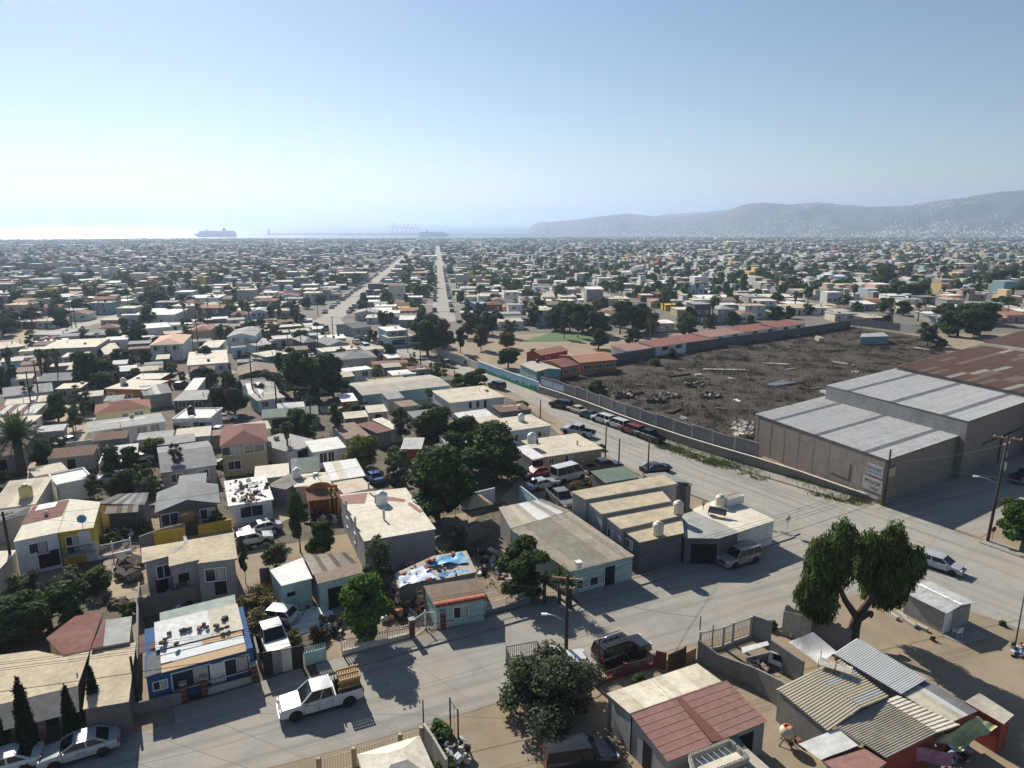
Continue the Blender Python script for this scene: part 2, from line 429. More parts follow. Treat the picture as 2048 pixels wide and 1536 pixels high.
# pavements with kerbs
def pavement(name, edge, wd, side=1, h=.13, n_=20):
    p = resample([pt(*e) for e in edge], n_); m = MB(); vs = []
    for i, a in enumerate(p):
        d = (p[min(i + 1, n_ - 1)] - p[max(0, i - 1)]).normalized(); nn = Vector((-d.y, d.x, 0)) * side
        for o_, z in ((0, -.05), (0, h), (.15, h), (.151, h), (wd, h), (wd, -.05)):
            q = a + nn * o_; vs.append((q.x, q.y, tz(q.y) + z))
    A, B_ = [], []
    for i in range(n_ - 1):
        o_ = i * 6; q_ = o_ + 6
        A += [(o_, q_, q_ + 1, o_ + 1), (o_ + 1, q_ + 1, q_ + 2, o_ + 2)]
        B_ += [(o_ + 3, q_ + 3, q_ + 4, o_ + 4), (o_ + 4, q_ + 4, q_ + 5, o_ + 5)]
    A += [(0, 1, 4, 5), (n_ * 6 - 1, n_ * 6 - 2, n_ * 6 - 5, n_ * 6 - 6)]
    if side > 0: A = [f[::-1] for f in A]; B_ = [f[::-1] for f in B_]
    m.add(vs, A, 'kerb'); o0 = len(m.v); m.add(vs, B_, 'pavement')
    return kind(m.obj(name), 'structure')
pavement('pavement', [(350, 1448), (520, 1396), (615, 1362)], 1.7)
pavement('pavement', [(640, 1355), (814, 1305), (908, 1280), (1058, 1238), (1153, 1210)], 1.6)
pavement('pavement', [(1160, 1208), (1300, 1166), (1450, 1120), (1560, 1085), (1590, 1075)], 1.7)
pavement('pavement', [(1600, 1068), (1568, 1056), (1478, 1014), (1388, 980), (1300, 949)], 1.8, 1)
pavement('pavement', [(1690, 1003), (1500, 946), (1300, 876), (1100, 796), (1000, 750)], 2.2, -1, n_=30)
pavement('pavement', [(995, 748), (950, 734), (900, 720), (850, 704), (800, 690), (756, 677)], 2.4, -1)
pavement('pavement', [(1788, 1000), (1850, 968), (1938, 926), (2100, 846)], 2.0, 1)
pavement('pavement', [(1958, 1086), (2048, 1118), (2150, 1155)], 2.0, 1)
pavement('pavement', [(1528, 1241), (1593, 1217), (1650, 1194)], 1.6, -1)
# rows of concrete slabs in the carriageway: cut joints
M('joint', (.185, .178, .16), .95, .2, 2.)
def joints(road_l, road_r, n_, long_at, z):
    m = MB(); a, b_ = resample(road_l, n_ * 6 + 1), resample(road_r, n_ * 6 + 1)
    def P3(p): return (p.x, p.y, tz(p.y) + z)
    for i in range(0, n_ * 6 + 1, 6):
        d = (b_[i] - a[i]).normalized(); nn = Vector((-d.y, d.x, 0)) * .018
        m.add([P3(a[i] - nn), P3(b_[i] - nn), P3(b_[i] + nn), P3(a[i] + nn)], [(0, 1, 2, 3)], 'joint')
    for s_ in long_at:
        for i in range(n_ * 6):
            p, q = a[i].lerp(b_[i], s_), a[i + 1].lerp(b_[i + 1], s_); d = (q - p).normalized(); nn = Vector((-d.y, d.x, 0)) * .018
            m.add([P3(p - nn), P3(q - nn), P3(q + nn), P3(p + nn)], [(0, 1, 2, 3)], 'joint')
    return m
kind(joints(be[:14], bw[:14], 26, (.33, .66), .0225).obj('road_joints'), 'structure')
kind(joints(px(STREET_N), px(STREET_S), 22, (.5,), .0165).obj('road_joints'), 'structure')

# ---- the town's street grid towards the harbour
GO = Vector((-26, 266, 0)); GY = Vector((-.105, 1, 0)).normalized(); GX = Vector((GY.y, -GY.x, 0))
def gp(a, b_): return GO + GX * a + GY * b_
AVE = [-1170, -1084, -998, -912, -826, -740, -654, -568, -482, -396, -310, -216, -130, -44, 0, 86, 172, 258, 344, 430, 516, 602, 688, 774, 860, 946, 1032, 1118]
CROSS = list(range(-70, 4000, 130))
m = MB()
for a in AVE:
    wd = {0: 9, -44: 9.5}.get(a, 7)
    lo = -30 if a == -44 else (-5 if a == 0 else (60 if a > 0 else -20))
    hi = 1500 if a in (0, -44) else 1100
    st = list(range(lo, hi, 60)); vs = []
    for b_ in st:
        for sgn in (-1, 1):
            q = gp(a + sgn * wd / 2, b_); vs.append((q.x, q.y, gz(q.x, q.y) + .05))
    m.add(vs, [(2 * i, 2 * i + 1, 2 * i + 3, 2 * i + 2) for i in range(len(st) - 1)], 'concrete_road')
for b_ in CROSS:
    if b_ < 20 or b_ > 700: continue
    st = list(range(-900, 1000, 60)); vs = []
    for a in st:
        for sgn in (1, -1):
            q = gp(a, b_ + sgn * 2.6); vs.append((q.x, q.y, gz(q.x, q.y) + .04))
    m.add(vs, [(2 * i, 2 * i + 2, 2 * i + 3, 2 * i + 1)[::-1] for i in range(len(st) - 1)], 'concrete_road')
kind(m.obj('town_streets'), 'structure')

# ================================================================== VEGETATION
leafmat('leaf_dark', (.058, .088, .032), .25); leafmat('leaf_mid', (.080, .120, .038), .3); leafmat('leaf_bright', (.095, .160, .042), .35)
leafmat('leaf_olive', (.085, .100, .058), .25); leafmat('leaf_grey', (.085, .098, .060), .25); leafmat('leaf_yellow', (.150, .150, .040), .35)
leafmat('leaf_pepper', (.078, .112, .036), .3); leafmat('leaf_cypress', (.022, .034, .018), .12); leafmat('leaf_palm', (.060, .085, .035), .25)
leafmat('leaf_dry', (.20, .155, .085), .2); leafmat('twig_dry', (.062, .052, .042), .0); leafmat('leaf_purple', (.055, .030, .032), .15)
leafmat('grass_green', (.085, .100, .040), .3); leafmat('leaf_ficus', (.055, .100, .025), .28); leafmat('leaf_weed', (.055, .052, .028), .2)
M('bark', (.075, .058, .045), .95, .3, 4., bump=.5); M('bark_grey', (.13, .115, .10), .95, .3, 4., bump=.5); M('palm_skirt', (.145, .105, .065), .95, .3, 3.)

def unit(n_, rg):
    d = rg.normal(size=(n_, 3)); return d / np.linalg.norm(d, axis=1)[:, None]
def leaf_quads(c, t1, t2):
    v = np.stack([c - t1 - t2, c + t1 - t2, c + t1 + t2, c - t1 + t2], 1).reshape(-1, 3)
    return v, np.arange(len(v)).reshape(-1, 4)
def cloud(name, clumps, n_, size, mat, seed, droop=0., shell=.45, up=.35, aspect=1.):
    rg = np.random.default_rng(seed); cl = np.array(clumps, float)
    wt = (cl[:, 3] * cl[:, 4] + cl[:, 5] * cl[:, 4] + cl[:, 3] * cl[:, 5]); wt /= wt.sum()
    k = rg.choice(len(cl), n_, p=wt); d = unit(n_, rg)
    r = 1 - shell * rg.random(n_) ** 1.6
    lump = 1 + .13 * np.sin(d[:, 0] * 7 + cl[k, 0] * 3) * np.sin(d[:, 1] * 6 + cl[k, 1] * 5) * np.sin(d[:, 2] * 5 + k)
    c = cl[k, :3] + d * cl[k, 3:6] * (r * lump)[:, None] + rg.normal(size=(n_, 3)) * size * .35
    nrm = d + unit(n_, rg) * .9; nrm[:, 2] += up; nrm /= np.linalg.norm(nrm, axis=1)[:, None]
    a = unit(n_, rg)
    if droop: a = a * (1 - droop) + np.array([0, 0, -1.]) * droop
    t1 = a - nrm * (a * nrm).sum(1)[:, None]; t1 /= np.linalg.norm(t1, axis=1)[:, None] + 1e-9
    t2 = np.cross(nrm, t1)
    s_ = (size * (.55 + .8 * rg.random(n_)))[:, None] * .5
    v, f = leaf_quads(c, t1 * s_ * (1 + .6 * (aspect > 1) * aspect), t2 * s_ * (.75 / aspect))
    return npmesh(name, v, f, mat)
def limbs(name, clumps, h_fork, r0, mat, seed, lean=(0, 0), sub=True):
    rg = random.Random(seed); m = MB(); f = Vector((lean[0], lean[1], h_fork))
    m.tube([(0, 0, -.15), (lean[0] * .35, lean[1] * .3, h_fork * .5), f], [r0 * 1.25, r0 * .95, r0 * .8], mat, 8)
    for i, c in enumerate(clumps):
        e = Vector(c[:3]); mid = f.lerp(e, .5) + Vector((rg.uniform(-.3, .3), rg.uniform(-.3, .3), rg.uniform(0, .3)))
        m.tube([f - Vector((0, 0, .1)), mid, e], [r0 * .55, r0 * .35, r0 * .15], mat, 6)
        if sub:
            for _ in range(2):
                q = mid.lerp(e, .4); d = Vector((rg.uniform(-1, 1) * c[3], rg.uniform(-1, 1) * c[4], rg.uniform(-.2, .8) * c[5])) * .7
                m.tube([q, q + d], [r0 * .2, r0 * .06], mat, 5)
    return m.mesh(name)
def ball(n_, R_, zc, hz_, seed, rs=(.45, .7)):
    """clumps of a crown: uneven, reaching low, with a ragged outline"""
    rg = random.Random(seed); out = []; n_ = int(n_ * 1.9); k_ = .78 if rs[0] > .4 else 1.
    for i in range(n_):
        a = 2.399 * i + rg.uniform(-.5, .5); t = (i + .5) / n_; z = zc + (t * 2 - 1) * hz_ * .92
        q = R_ * (1 - .75 * max(0, t - .45) ** 1.3 - .25 * max(0, .3 - t)) * rg.uniform(.25, .85); rr = R_ * rg.uniform(*rs) * k_ * rg.uniform(.75, 1.05)
        out.append((q * math.cos(a), q * math.sin(a), z + rg.uniform(-.2, .2), rr * rg.uniform(.85, 1.2), rr * rg.uniform(.85, 1.15), rr * rg.uniform(.6, .85)))
    return out
PROTO = {}
def proto(kind_, parts, H): PROTO.setdefault(kind_, []).append((parts, H))
def tree_proto(kind_, cl, n_, size, lm, bark, fork, r0, H, seed, **kw):
    proto(kind_, [('trunk', limbs(kind_ + '_trunk', cl, fork, r0, bark, seed, kw.pop('lean', (0, 0)))), ('crown', cloud(kind_ + '_crown', cl, n_, size, lm, seed, **kw))], H)
for i in range(2):
    tree_proto('dark', ball(8, 2.7, 3.7, 2.5, 10 + i), 9500, .27, 'leaf_dark', 'bark', 2.0, .22, 7.0, 10 + i)
    tree_proto('mid', ball(7, 2.5, 3.7, 2.6, 20 + i), 8500, .27, 'leaf_mid', 'bark', 1.9, .2, 7.0, 20 + i)
    tree_proto('bright', ball(8, 2.3, 3.7, 2.7, 30 + i), 11000, .24, 'leaf_bright', 'bark', 1.6, .17, 7.0, 30 + i, shell=.5)
    tree_proto('olive', ball(9, 2.4, 4.0, 3.0, 40 + i, (.28, .5)), 5200, .24, 'leaf_olive', 'bark_grey', 1.4, .14, 7.0, 40 + i, shell=.8)
    tree_proto('grey', ball(10, 2.2, 4.2, 3.4, 50 + i, (.25, .42)), 3600, .22, 'leaf_grey', 'bark_grey', 1.3, .13, 7.0, 50 + i, shell=.95)
tree_proto('ficus', ball(11, 2.9, 3.8, 2.0, 61, (.42, .55)), 10000, .24, 'leaf_ficus', 'bark_grey', 1.8, .22, 6.0, 61, shell=.25)
tree_proto('yellow', ball(9, 2.7, 3.6, 2.4, 65), 7000, .26, 'leaf_yellow', 'bark', 1.6, .17, 6.5, 65, shell=.6)
# eucalyptus-like: tall, open, several tiers
for i in range(2):
    cl = [(random.uniform(-1.6, 1.6), random.uniform(-1.6, 1.6), z, random.uniform(1., 1.7), random.uniform(1., 1.7), random.uniform(.9, 1.5)) for z in (4, 4.8, 5.6, 6.3, 7, 7.8, 8.6, 9.3, 10)]
    tree_proto('tall', cl, 6000, .33, 'leaf_dark' if i == 0 else 'leaf_olive', 'bark_grey', 2.6, .22, 11.0, 71 + i, shell=.7)
# bushes
for i in range(2):
    proto('bush', [('stems', limbs('bush_stems', ball(4, .7, .9, .5, 80 + i), .25, .04, 'bark', 80 + i, sub=False)), ('foliage', cloud('bush_foliage', ball(6, 1.0, .9, .6, 80 + i), 1800, .20, 'leaf_mid', 80 + i, shell=.6))], 1.8)
    proto('drybush', [('stems', limbs('drybush_stems', ball(5, .8, .8, .5, 85 + i), .2, .03, 'bark_grey', 85 + i)), ('foliage', cloud('drybush_foliage', ball(6, 1.0, .8, .6, 85 + i), 1300, .18, 'leaf_dry', 85 + i, shell=.9, aspect=2.))], 1.6)
proto('purplebush', [('stems', limbs('purplebush_stems', ball(4, .7, .8, .5, 90), .25, .04, 'bark', 90, sub=False)), ('foliage', cloud('purplebush_foliage', ball(7, 1.0, .85, .6, 90), 1600, .18, 'leaf_purple', 90, shell=.6))], 1.7)
# cypress
cl = [(0, 0, z, r, r, .75) for z, r in ((.7, .42), (1.3, .5), (2., .5), (2.7, .46), (3.4, .4), (4.1, .31), (4.7, .2), (5.15, .1))]
mm = MB(); mm.tube([(0, 0, -.1), (0, 0, 4.6)], [.09, .03], 'bark')
proto('cypress', [('trunk', mm.mesh('cypress_trunk')), ('crown', cloud('cypress_crown', cl, 5200, .15, 'leaf_cypress', 95, shell=.5, up=.0, droop=.0, aspect=1.6))], 5.5)
# palms
def fan_palm(seed, H, skirt, lm='leaf_palm', near=True):
    rg = random.Random(seed); t = MB()
    t.tube([(0, 0, -.2), (.05, .02, H * .5), (.1, 0, H - .6)], [.30, .22, .20], 'bark_grey', 8)
    vs, fs = [], []
    top = Vector((.1, 0, H - .5)); nf = 46 if near else 26
    for i in range(nf):
        az = rg.uniform(0, 6.283); el = rg.uniform(-.75, 1.35); d = Vector((math.cos(az) * math.cos(el), math.sin(az) * math.cos(el), math.sin(el)))
        L = rg.uniform(.7, 1.0); e = top + d * L; side = d.cross(Vector((0, 0, 1))).normalized(); n_ = side.cross(d)
        for k in range(9):
            a = (k - 4) * .30; dd = (d * math.cos(a) + side * math.sin(a)) ; tip = e + dd * rg.uniform(.75, 1.0) - Vector((0, 0, .28 + .1 * abs(k - 4) * .5)) - n_ * .05
            wv_ = dd.cross(n_).normalized() * .075; o = len(vs)
            vs += [e - wv_ * .4, e + wv_ * .4, e.lerp(tip, .55) + wv_, e.lerp(tip, .55) - wv_, tip]; fs += [(o, o + 1, o + 2, o + 3), (o + 3, o + 2, o + 4, o + 4)]
        o = len(vs); sw = side * .03; vs += [top - sw, top + sw, e + sw, e - sw]; fs.append((o, o + 1, o + 2, o + 3))
    cr = MB(); cr.add(vs, [f if f[3] != f[2] else f[:3] for f in fs], lm)
    parts = [('trunk', t.mesh('palm_trunk')), ('crown', cr.mesh('palm_crown'))]
    if skirt:
        sk = MB(); vs, fs = [], []
        for i in range(int(170 * skirt)):
            az = rg.uniform(0, 6.283); z = H - .7 - rg.random() * skirt; r = .25 + .55 * (1 - (H - z) / (skirt + 1.4)) ; L = rg.uniform(.7, 1.2)
            a = Vector((math.cos(az), math.sin(az), 0)); p = Vector((.1, 0, z)) + a * .2; q = Vector((.1, 0, z - L)) + a * r; sw = Vector((-a.y, a.x, 0)) * .16
            o = len(vs); vs += [p - sw * .3, p + sw * .3, q + sw, q - sw]; fs.append((o, o + 1, o + 2, o + 3))
        sk.add(vs, fs, 'palm_skirt'); parts.append(('skirt', sk.mesh('palm_skirt')))
    return parts
proto('fanpalm', fan_palm(1, 8, 0), 9); proto('fanpalm', fan_palm(2, 8, 1.2), 9)
proto('skirtpalm', fan_palm(3, 9, 3.6), 10)
def date_palm(seed, H):
    rg = random.Random(seed); t = MB(); t.tube([(0, 0, -.2), (0, 0, H * .6), (0, 0, H)], [.5, .42, .5], 'bark', 10); vs, fs = [], []
    for i in range(78):
        az = i * 2.399; el = 1.45 - 1.75 * (i / 78.); d = Vector((math.cos(az), math.sin(az), 0)); L = rg.uniform(3.0, 3.7); pts = []
        for k in range(9):
            t_ = k / 8; x = L * t_ * math.cos(el) * (1 - .12 * t_); z = L * t_ * math.sin(el) - 1.5 * t_ * t_ * max(.35, math.cos(el)); pts.append(Vector((0, 0, H)) + d * (x + .2) + Vector((0, 0, z)))
        side = Vector((-d.y, d.x, 0))
        for k in range(8):
            a, b_ = pts[k], pts[k + 1]; fwd = (b_ - a).normalized()
            for j in range(3):
                q = a.lerp(b_, j / 3); ll = .75 * math.sin(math.pi * min(1, .18 + .8 * (k + j / 3) / 8))
                for sg in (-1, 1):
                    e = q + side * sg * ll * .8 + fwd * ll * .55 - Vector((0, 0, .12 + .18 * ll)); wv_ = fwd * .045; o = len(vs)
                    vs += [q - wv_, q + wv_, e]; fs.append((o, o + 1, o + 2))
            o = len(vs); sw = side * .035; vs += [a - sw, a + sw, b_ + sw, b_ - sw]; fs.append((o, o + 1, o + 2, o + 3))
    c = MB(); c.add(vs, fs, 'leaf_palm'); return [('trunk', t.mesh('date_palm_trunk')), ('crown', c.mesh('date_palm_crown'))]
proto('datepalm', date_palm(5, 4.6), 7.0)
# small far versions, for the middle distance
proto('farfan', fan_palm(7, 8, 1.5, near=False), 9)
for i in range(3):
    tree_proto('fardark', ball(6, 2.7, 3.7, 2.5, 110 + i), 1400, .6, 'leaf_dark' if i != 1 else 'leaf_mid', 'bark', 1.8, .22, 7.0, 110 + i)
def plant(kind_, u, v, h, label, cat='tree', group=None, name=None, wide=1., rz=None, var=None, loc=None):
    ps = PROTO[kind_]; parts, H = ps[random.randrange(len(ps)) if var is None else var]
    p = loc if loc is not None else pt(u, v)
    nm = name or {'bush': 'bush', 'drybush': 'dry_bush', 'purplebush': 'bush', 'cypress': 'cypress_tree', 'fanpalm': 'palm_tree', 'skirtpalm': 'palm_tree', 'datepalm': 'palm_tree', 'farfan': 'palm_tree'}.get(kind_, 'tree')
    r = thing(nm, label, cat, p, random.uniform(0, 6.28) if rz is None else rz, group)
    s_ = h / H; r.scale = (s_ * wide, s_ * wide, s_)
    for pn, me in parts: put(pn, me, r)
    return r

# ================================================================== HOUSES: BUILDER
def rm(nm, c, st=None, sa=.5, **k): M(nm, c, .9, .22, 2.2, stain=st or tuple(x * .58 for x in c), samt=min(.75, sa + .15), sscale=.45, bump=.25, **k)
rm('r_tan', (.47, .40, .28)); rm('r_beige', (.52, .47, .37)); rm('r_cream', (.60, .56, .46), (.45, .40, .31)); rm('r_white', (.72, .71, .67), (.5, .47, .42))
rm('r_grey', (.32, .32, .31)); rm('r_darkgrey', (.13, .13, .135)); rm('r_red', (.22, .085, .06), (.16, .075, .06)); rm('r_maroon', (.16, .065, .055), (.24, .14, .11), .3)
rm('r_brown', (.22, .165, .125)); rm('r_green', (.115, .165, .13), (.20, .22, .19)); rm('r_sage', (.40, .46, .40), (.30, .34, .29)); rm('r_rust', (.15, .085, .06), (.10, .05, .035), .7)
rm('r_terracotta', (.36, .18, .11), (.26, .13, .09)); rm('r_peach', (.58, .38, .27), (.45, .28, .2)); rm('r_pinkred', (.27, .15, .125), (.22, .115, .095), .4); rm('r_redpatch', (.52, .46, .36), (.38, .14, .10), .45)
rm('r_lead', (.22, .225, .23)); rm('r_sheet', (.54, .535, .52), (.40, .38, .35), .3); rm('r_fibre', (.40, .37, .31), (.27, .24, .19), .5); rm('r_whitesheet', (.68, .68, .66), (.5, .48, .45), .25)
def wm(nm, c, s=None): M(nm, c, .88, .14, 1.6, stain=tuple(x * .66 for x in c), samt=.45, sscale=.6, bump=.2, streak=s or tuple(x * .62 for x in c))
wm('w_white', (.66, .65, .62)); wm('w_grey', (.30, .295, .285)); wm('w_blue', (.035, .105, .24)); wm('w_ltblue', (.36, .50, .58)); wm('w_aqua', (.35, .49, .46)); wm('w_teal', (.22, .36, .38))
wm('w_yellow', (.62, .40, .055)); wm('w_paleyellow', (.62, .56, .32)); wm('w_tan', (.42, .33, .22)); wm('w_orange', (.40, .16, .06)); wm('w_red', (.28, .06, .04)); wm('w_cream', (.55, .50, .41)); wm('w_pink', (.52, .33, .30))
wm('w_green', (.24, .40, .24)); wm('w_dkgrey', (.12, .12, .125)); wm('w_brown', (.20, .14, .10)); wm('w_bluegrey', (.27, .33, .38)); wm('w_warehouse', (.24, .205, .175))
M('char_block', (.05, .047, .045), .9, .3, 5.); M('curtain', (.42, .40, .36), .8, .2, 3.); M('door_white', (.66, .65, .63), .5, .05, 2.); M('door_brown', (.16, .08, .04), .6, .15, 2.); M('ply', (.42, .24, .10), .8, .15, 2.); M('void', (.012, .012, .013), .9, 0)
M('tile_red', (.34, .10, .06), .8, .25, 3.); M('maroon_paint', (.12, .035, .03), .6, .1, 2.)

OCC = []                                        # footprints already taken: (x, y, radius)
TCELL = {}
WINM = {}
def win_mesh(w_, h_, ty, fr='frame_white'):
    k_ = (round(w_, 2), round(h_, 2), ty, fr)
    if k_ in WINM: return WINM[k_]
    a, p = MB(), MB(); t = .07
    if ty in ('w', 'w1', 'bars'):
        a.span((-w_ / 2 - t, -.06, -t), (-w_ / 2, .01, h_ + t), fr); a.span((w_ / 2, -.06, -t), (w_ / 2 + t, .01, h_ + t), fr)
        a.span((-w_ / 2, -.06, h_), (w_ / 2, .01, h_ + t), fr); a.span((-w_ / 2, -.09, -t), (w_ / 2, .01, 0), fr)
        if ty != 'w1': a.span((-.03, -.05, 0), (.03, .01, h_), fr)
        if ty == 'bars':
            for i in range(1, 7): a.span((-w_ / 2 + w_ * i / 7 - .012, -.075, 0), (-w_ / 2 + w_ * i / 7 + .012, -.062, h_), 'iron')
        p.span((-w_ / 2, -.02, 0), (w_ / 2, .008, h_), 'glass_dark')
        if random.random() < .5: p.span((w_ * .05, -.024, h_ * .05), (w_ * .45, -.0205, h_ * .95), 'curtain')
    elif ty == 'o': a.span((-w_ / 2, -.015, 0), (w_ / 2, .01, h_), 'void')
    elif ty in ('d', 'db', 'ply'):
        mt = {'d': 'door_white', 'db': 'door_brown', 'ply': 'ply'}[ty]
        a.span((-w_ / 2, -.03, 0), (w_ / 2, .01, h_), mt)
        for q in (-1, 1): a.span((q * w_ / 2 - .05, -.05, 0), (q * w_ / 2 + .05, .01, h_ + .05), mt)
        a.span((-w_ / 2 + .051, -.05, h_ - .02), (w_ / 2 - .051, .01, h_ + .05), mt); p.span((w_ * .34, -.07, h_ * .47), (w_ * .4, -.031, h_ * .52), 'iron')
    elif ty == 'g':
        a.span((-w_ / 2, -.03, 0), (w_ / 2, .01, h_), 'galvanised')
        for i in range(1, 6): a.span((-w_ / 2, -.045, h_ * i / 6 - .02), (w_ / 2, -.031, h_ * i / 6 + .02), 'galvanised')
    WINM[k_] = (a.mesh('window' if ty in ('w', 'w1', 'bars') else 'opening'), p.mesh('pane') if p.v else None); return WINM[k_]
def add_win(root, W, D, ov, face, s_, z, w_, h_, ty='w', y0=None):
    a, p = win_mesh(w_, h_, ty)
    x0, x1, f0, f1 = ov, W - ov, (ov if y0 is None else y0), D - ov
    loc, rz = {'f': ((x0 + (x1 - x0) * s_, f0, z), 0), 'l': ((x0, f1 - (f1 - f0) * s_, z), -math.pi / 2), 'r': ((x1, f0 + (f1 - f0) * s_, z), math.pi / 2), 'b': ((x1 - (x1 - x0) * s_, f1, z), math.pi)}[face]
    nm = {'w': 'window', 'w1': 'window', 'bars': 'window', 'o': 'opening', 'd': 'door', 'db': 'door', 'ply': 'boarded_opening', 'g': 'roller_door'}[ty]
    o = put(nm, a, root, loc, rz)
    if p: put('pane' if nm == 'window' else 'handle', p, o)
    return o
def corr_sheet(w_, L, rise, n_, amp, mat):
    """one corrugated sheet: w_ along x, L along y climbing by rise"""
    m = MB(); pr = []
    for i in range(n_):
        x = w_ * i / n_; q = w_ / n_
        pr += [(x, 0), (x + q * .45, 0), (x + q * .55, amp), (x + q * .9, amp)]
    pr.append((w_, 0)); vs = [(x, 0, z) for x, z in pr] + [(x, L, z + rise) for x, z in pr]; k_ = len(pr)
    m.add(vs, [(i, i + 1, k_ + i + 1, k_ + i) for i in range(k_ - 1)], mat)
    return m.mesh('roof_sheet')
def sheets(root, o, W, L, rise, mats, ws=1.0, n_=4, amp=.04, along='x', name='roof_sheet'):
    """sheets laid side by side; o = local corner; along='y' turns them so that they run sideways"""
    k_ = max(1, round(W / ws)); ws = W / k_; cache = {}; rg = random.Random(int(W * 100 + L * 10))
    for i in range(k_):
        mt = mats[i % len(mats)] if len(mats) > 5 else rg.choice(mats)
        if mt not in cache: cache[mt] = corr_sheet(ws * 1.01, L, rise, n_, amp, mt)
        dz = rg.uniform(0, .012)
        if along == 'x': put(name, cache[mt], root, (o[0] + i * ws, o[1], o[2] + dz))
        else: put(name, cache[mt], root, (o[0], o[1] - i * ws, o[2] + dz), -math.pi / 2)
def frame3(A, B, C, h):
    a, b_, c = pt(*A, h), pt(*B, h), pt(*C, h)
    ex = Vector((b_.x - a.x, b_.y - a.y, 0)); W = ex.length; ex.normalize(); ey = Vector((-ex.y, ex.x, 0)); D = (c - b_).dot(ey)
    return Vector((a.x, a.y, tz(a.y))), math.atan2(ex.y, ex.x), W, D, ex, ey
def house(name, label, A, B, C, h, rt='flat', rmat='r_beige', wmat='w_white', wins=(), ov=.2, rise=None, cat='house', group=None, Dmin=4., Dmax=30., rmats=None, trim=None, fascia=None):
    if isinstance(h, tuple): h = hgt(A[0], h[1], A[1])
    o, rz, W, D, ex, ey = frame3(A, B, C, h); D = max(Dmin, min(Dmax, D))
    return build_house(name, label, o, rz, W, D, h, rt, rmat, wmat, wins, ov, rise, cat, group, rmats, trim)
def build_house(name, label, o, rz, W, D, h, rt, rmat, wmat, wins=(), ov=.2, rise=None, cat='house', group=None, rmats=None, trim=None):
    root = thing(name, label, cat, o, rz, group); root['size'] = (W, D, h)
    e = Vector((math.cos(rz), math.sin(rz), 0)); f = Vector((-e.y, e.x, 0))
    for i in range(max(1, int(W / 5)) + 1):
        for j in range(max(1, int(D / 5)) + 1):
            q = o + e * W * i / max(1, int(W / 5)) + f * D * j / max(1, int(D / 5)); OCC.append((q.x, q.y, 3.))
    m = MB(); zb = -.8; x0, x1, y0, y1 = ov, W - ov, ov, D - ov
    def wallbox(top):                                        # top(x,y) -> wall top
        cs = [(x0, y0), (x1, y0), (x1, y1), (x0, y1)]
        m.prism(cs, zb, lambda p: top(p[0], p[1]), wmat)
    th = .16
    if rt in ('flat', 'parapet'):
        wallbox(lambda x, y: h - th - .002); m.obj('wall', root); r = MB()
        if rt == 'flat':
            r.slab([(0, 0, h), (W, 0, h), (W, D, h), (0, D, h)], th, rmat, trim or wmat); r.obj('roof', root)
        else:
            r.slab([(ov, ov, h - .3), (W - ov, ov, h - .3), (W - ov, D - ov, h - .3), (ov, D - ov, h - .3)], .05, rmat, wmat); r.obj('roof', root)
            q = MB(); t = .18
            q.span((0, 0, h - .45), (W, t, h), wmat); q.span((0, D - t, h - .45), (W, D, h), wmat); q.span((0, t, h - .45), (t, D - t, h), wmat); q.span((W - t, t, h - .45), (W, D - t, h), wmat); q.obj('parapet', root)
    elif rt in ('shed', 'shedx'):
        ri = .5 if rise is None else rise
        if rt == 'shed':
            wallbox(lambda x, y: h + ri * y / D - .03); m.obj('wall', root)
            if rmats: sheets(root, (0, 0, h), W, D, ri, rmats)
            else: r = MB(); r.slab([(0, 0, h), (W, 0, h), (W, D, h + ri), (0, D, h + ri)], .1, rmat, trim or wmat); r.obj('roof', root)
        else:
            wallbox(lambda x, y: h + ri * x / W - .03); m.obj('wall', root)
            if rmats: sheets(root, (0, D, h), D, W, ri, rmats, along='y')
            else: r = MB(); r.slab([(0, 0, h), (W, 0, h + ri), (W, D, h + ri), (0, D, h)], .1, rmat, trim or wmat); r.obj('roof', root)
    elif rt == 'gabley':                                     # ridge runs front to back
        ri = .9 if rise is None else rise; c = W / 2
        wallbox(lambda x, y: h - .02)
        for yy in (y0, y1):
            vs = [(x0, yy, h - .02), (x1, yy, h - .02), (c, yy, h + ri * (1 - ov / c) - .05)]; m.add(vs, [(0, 1, 2) if yy == y0 else (2, 1, 0)], wmat)
        m.obj('wall', root); r = MB()
        r.slab([(0, 0, h), (c, 0, h + ri), (c, D, h + ri), (0, D, h)], .1, rmat, trim or wmat); r.slab([(c, 0, h + ri), (W, 0, h), (W, D, h), (c, D, h + ri)], .1, rmat, trim or wmat); r.obj('roof', root)
    elif rt == 'gablex':
        ri = .9 if rise is None else rise; c = D / 2
        wallbox(lambda x, y: h - .02)
        for xx in (x0, x1):
            vs = [(xx, y0, h - .02), (xx, y1, h - .02), (xx, c, h + ri * (1 - ov / c) - .05)]; m.add(vs, [(2, 1, 0) if xx == x0 else (0, 1, 2)], wmat)
        m.obj('wall', root); r = MB()
        r.slab([(0, 0, h), (W, 0, h), (W, c, h + ri), (0, c, h + ri)], .1, rmat, trim or wmat); r.slab([(0, c, h + ri), (W, c, h + ri), (W, D, h), (0, D, h)], .1, rmat, trim or wmat); r.obj('roof', root)
    elif rt == 'hip':
        ri = 1.1 if rise is None else rise; wallbox(lambda x, y: h - .02); m.obj('wall', root); r = MB()
        if W > D: k_ = D / 2; p, q = (k_, k_, h + ri), (W - k_, k_, h + ri); fs = [(0, 1, 5, 4), (1, 2, 5), (2, 3, 4, 5), (3, 0, 4)]
        else: k_ = W / 2; p, q = (k_, k_, h + ri), (k_, D - k_, h + ri); fs = [(0, 1, 4), (1, 2, 5, 4), (2, 3, 5), (3, 0, 4, 5)]
        r.add([(0, 0, h), (W, 0, h), (W, D, h), (0, D, h), p, q], fs, rmat)
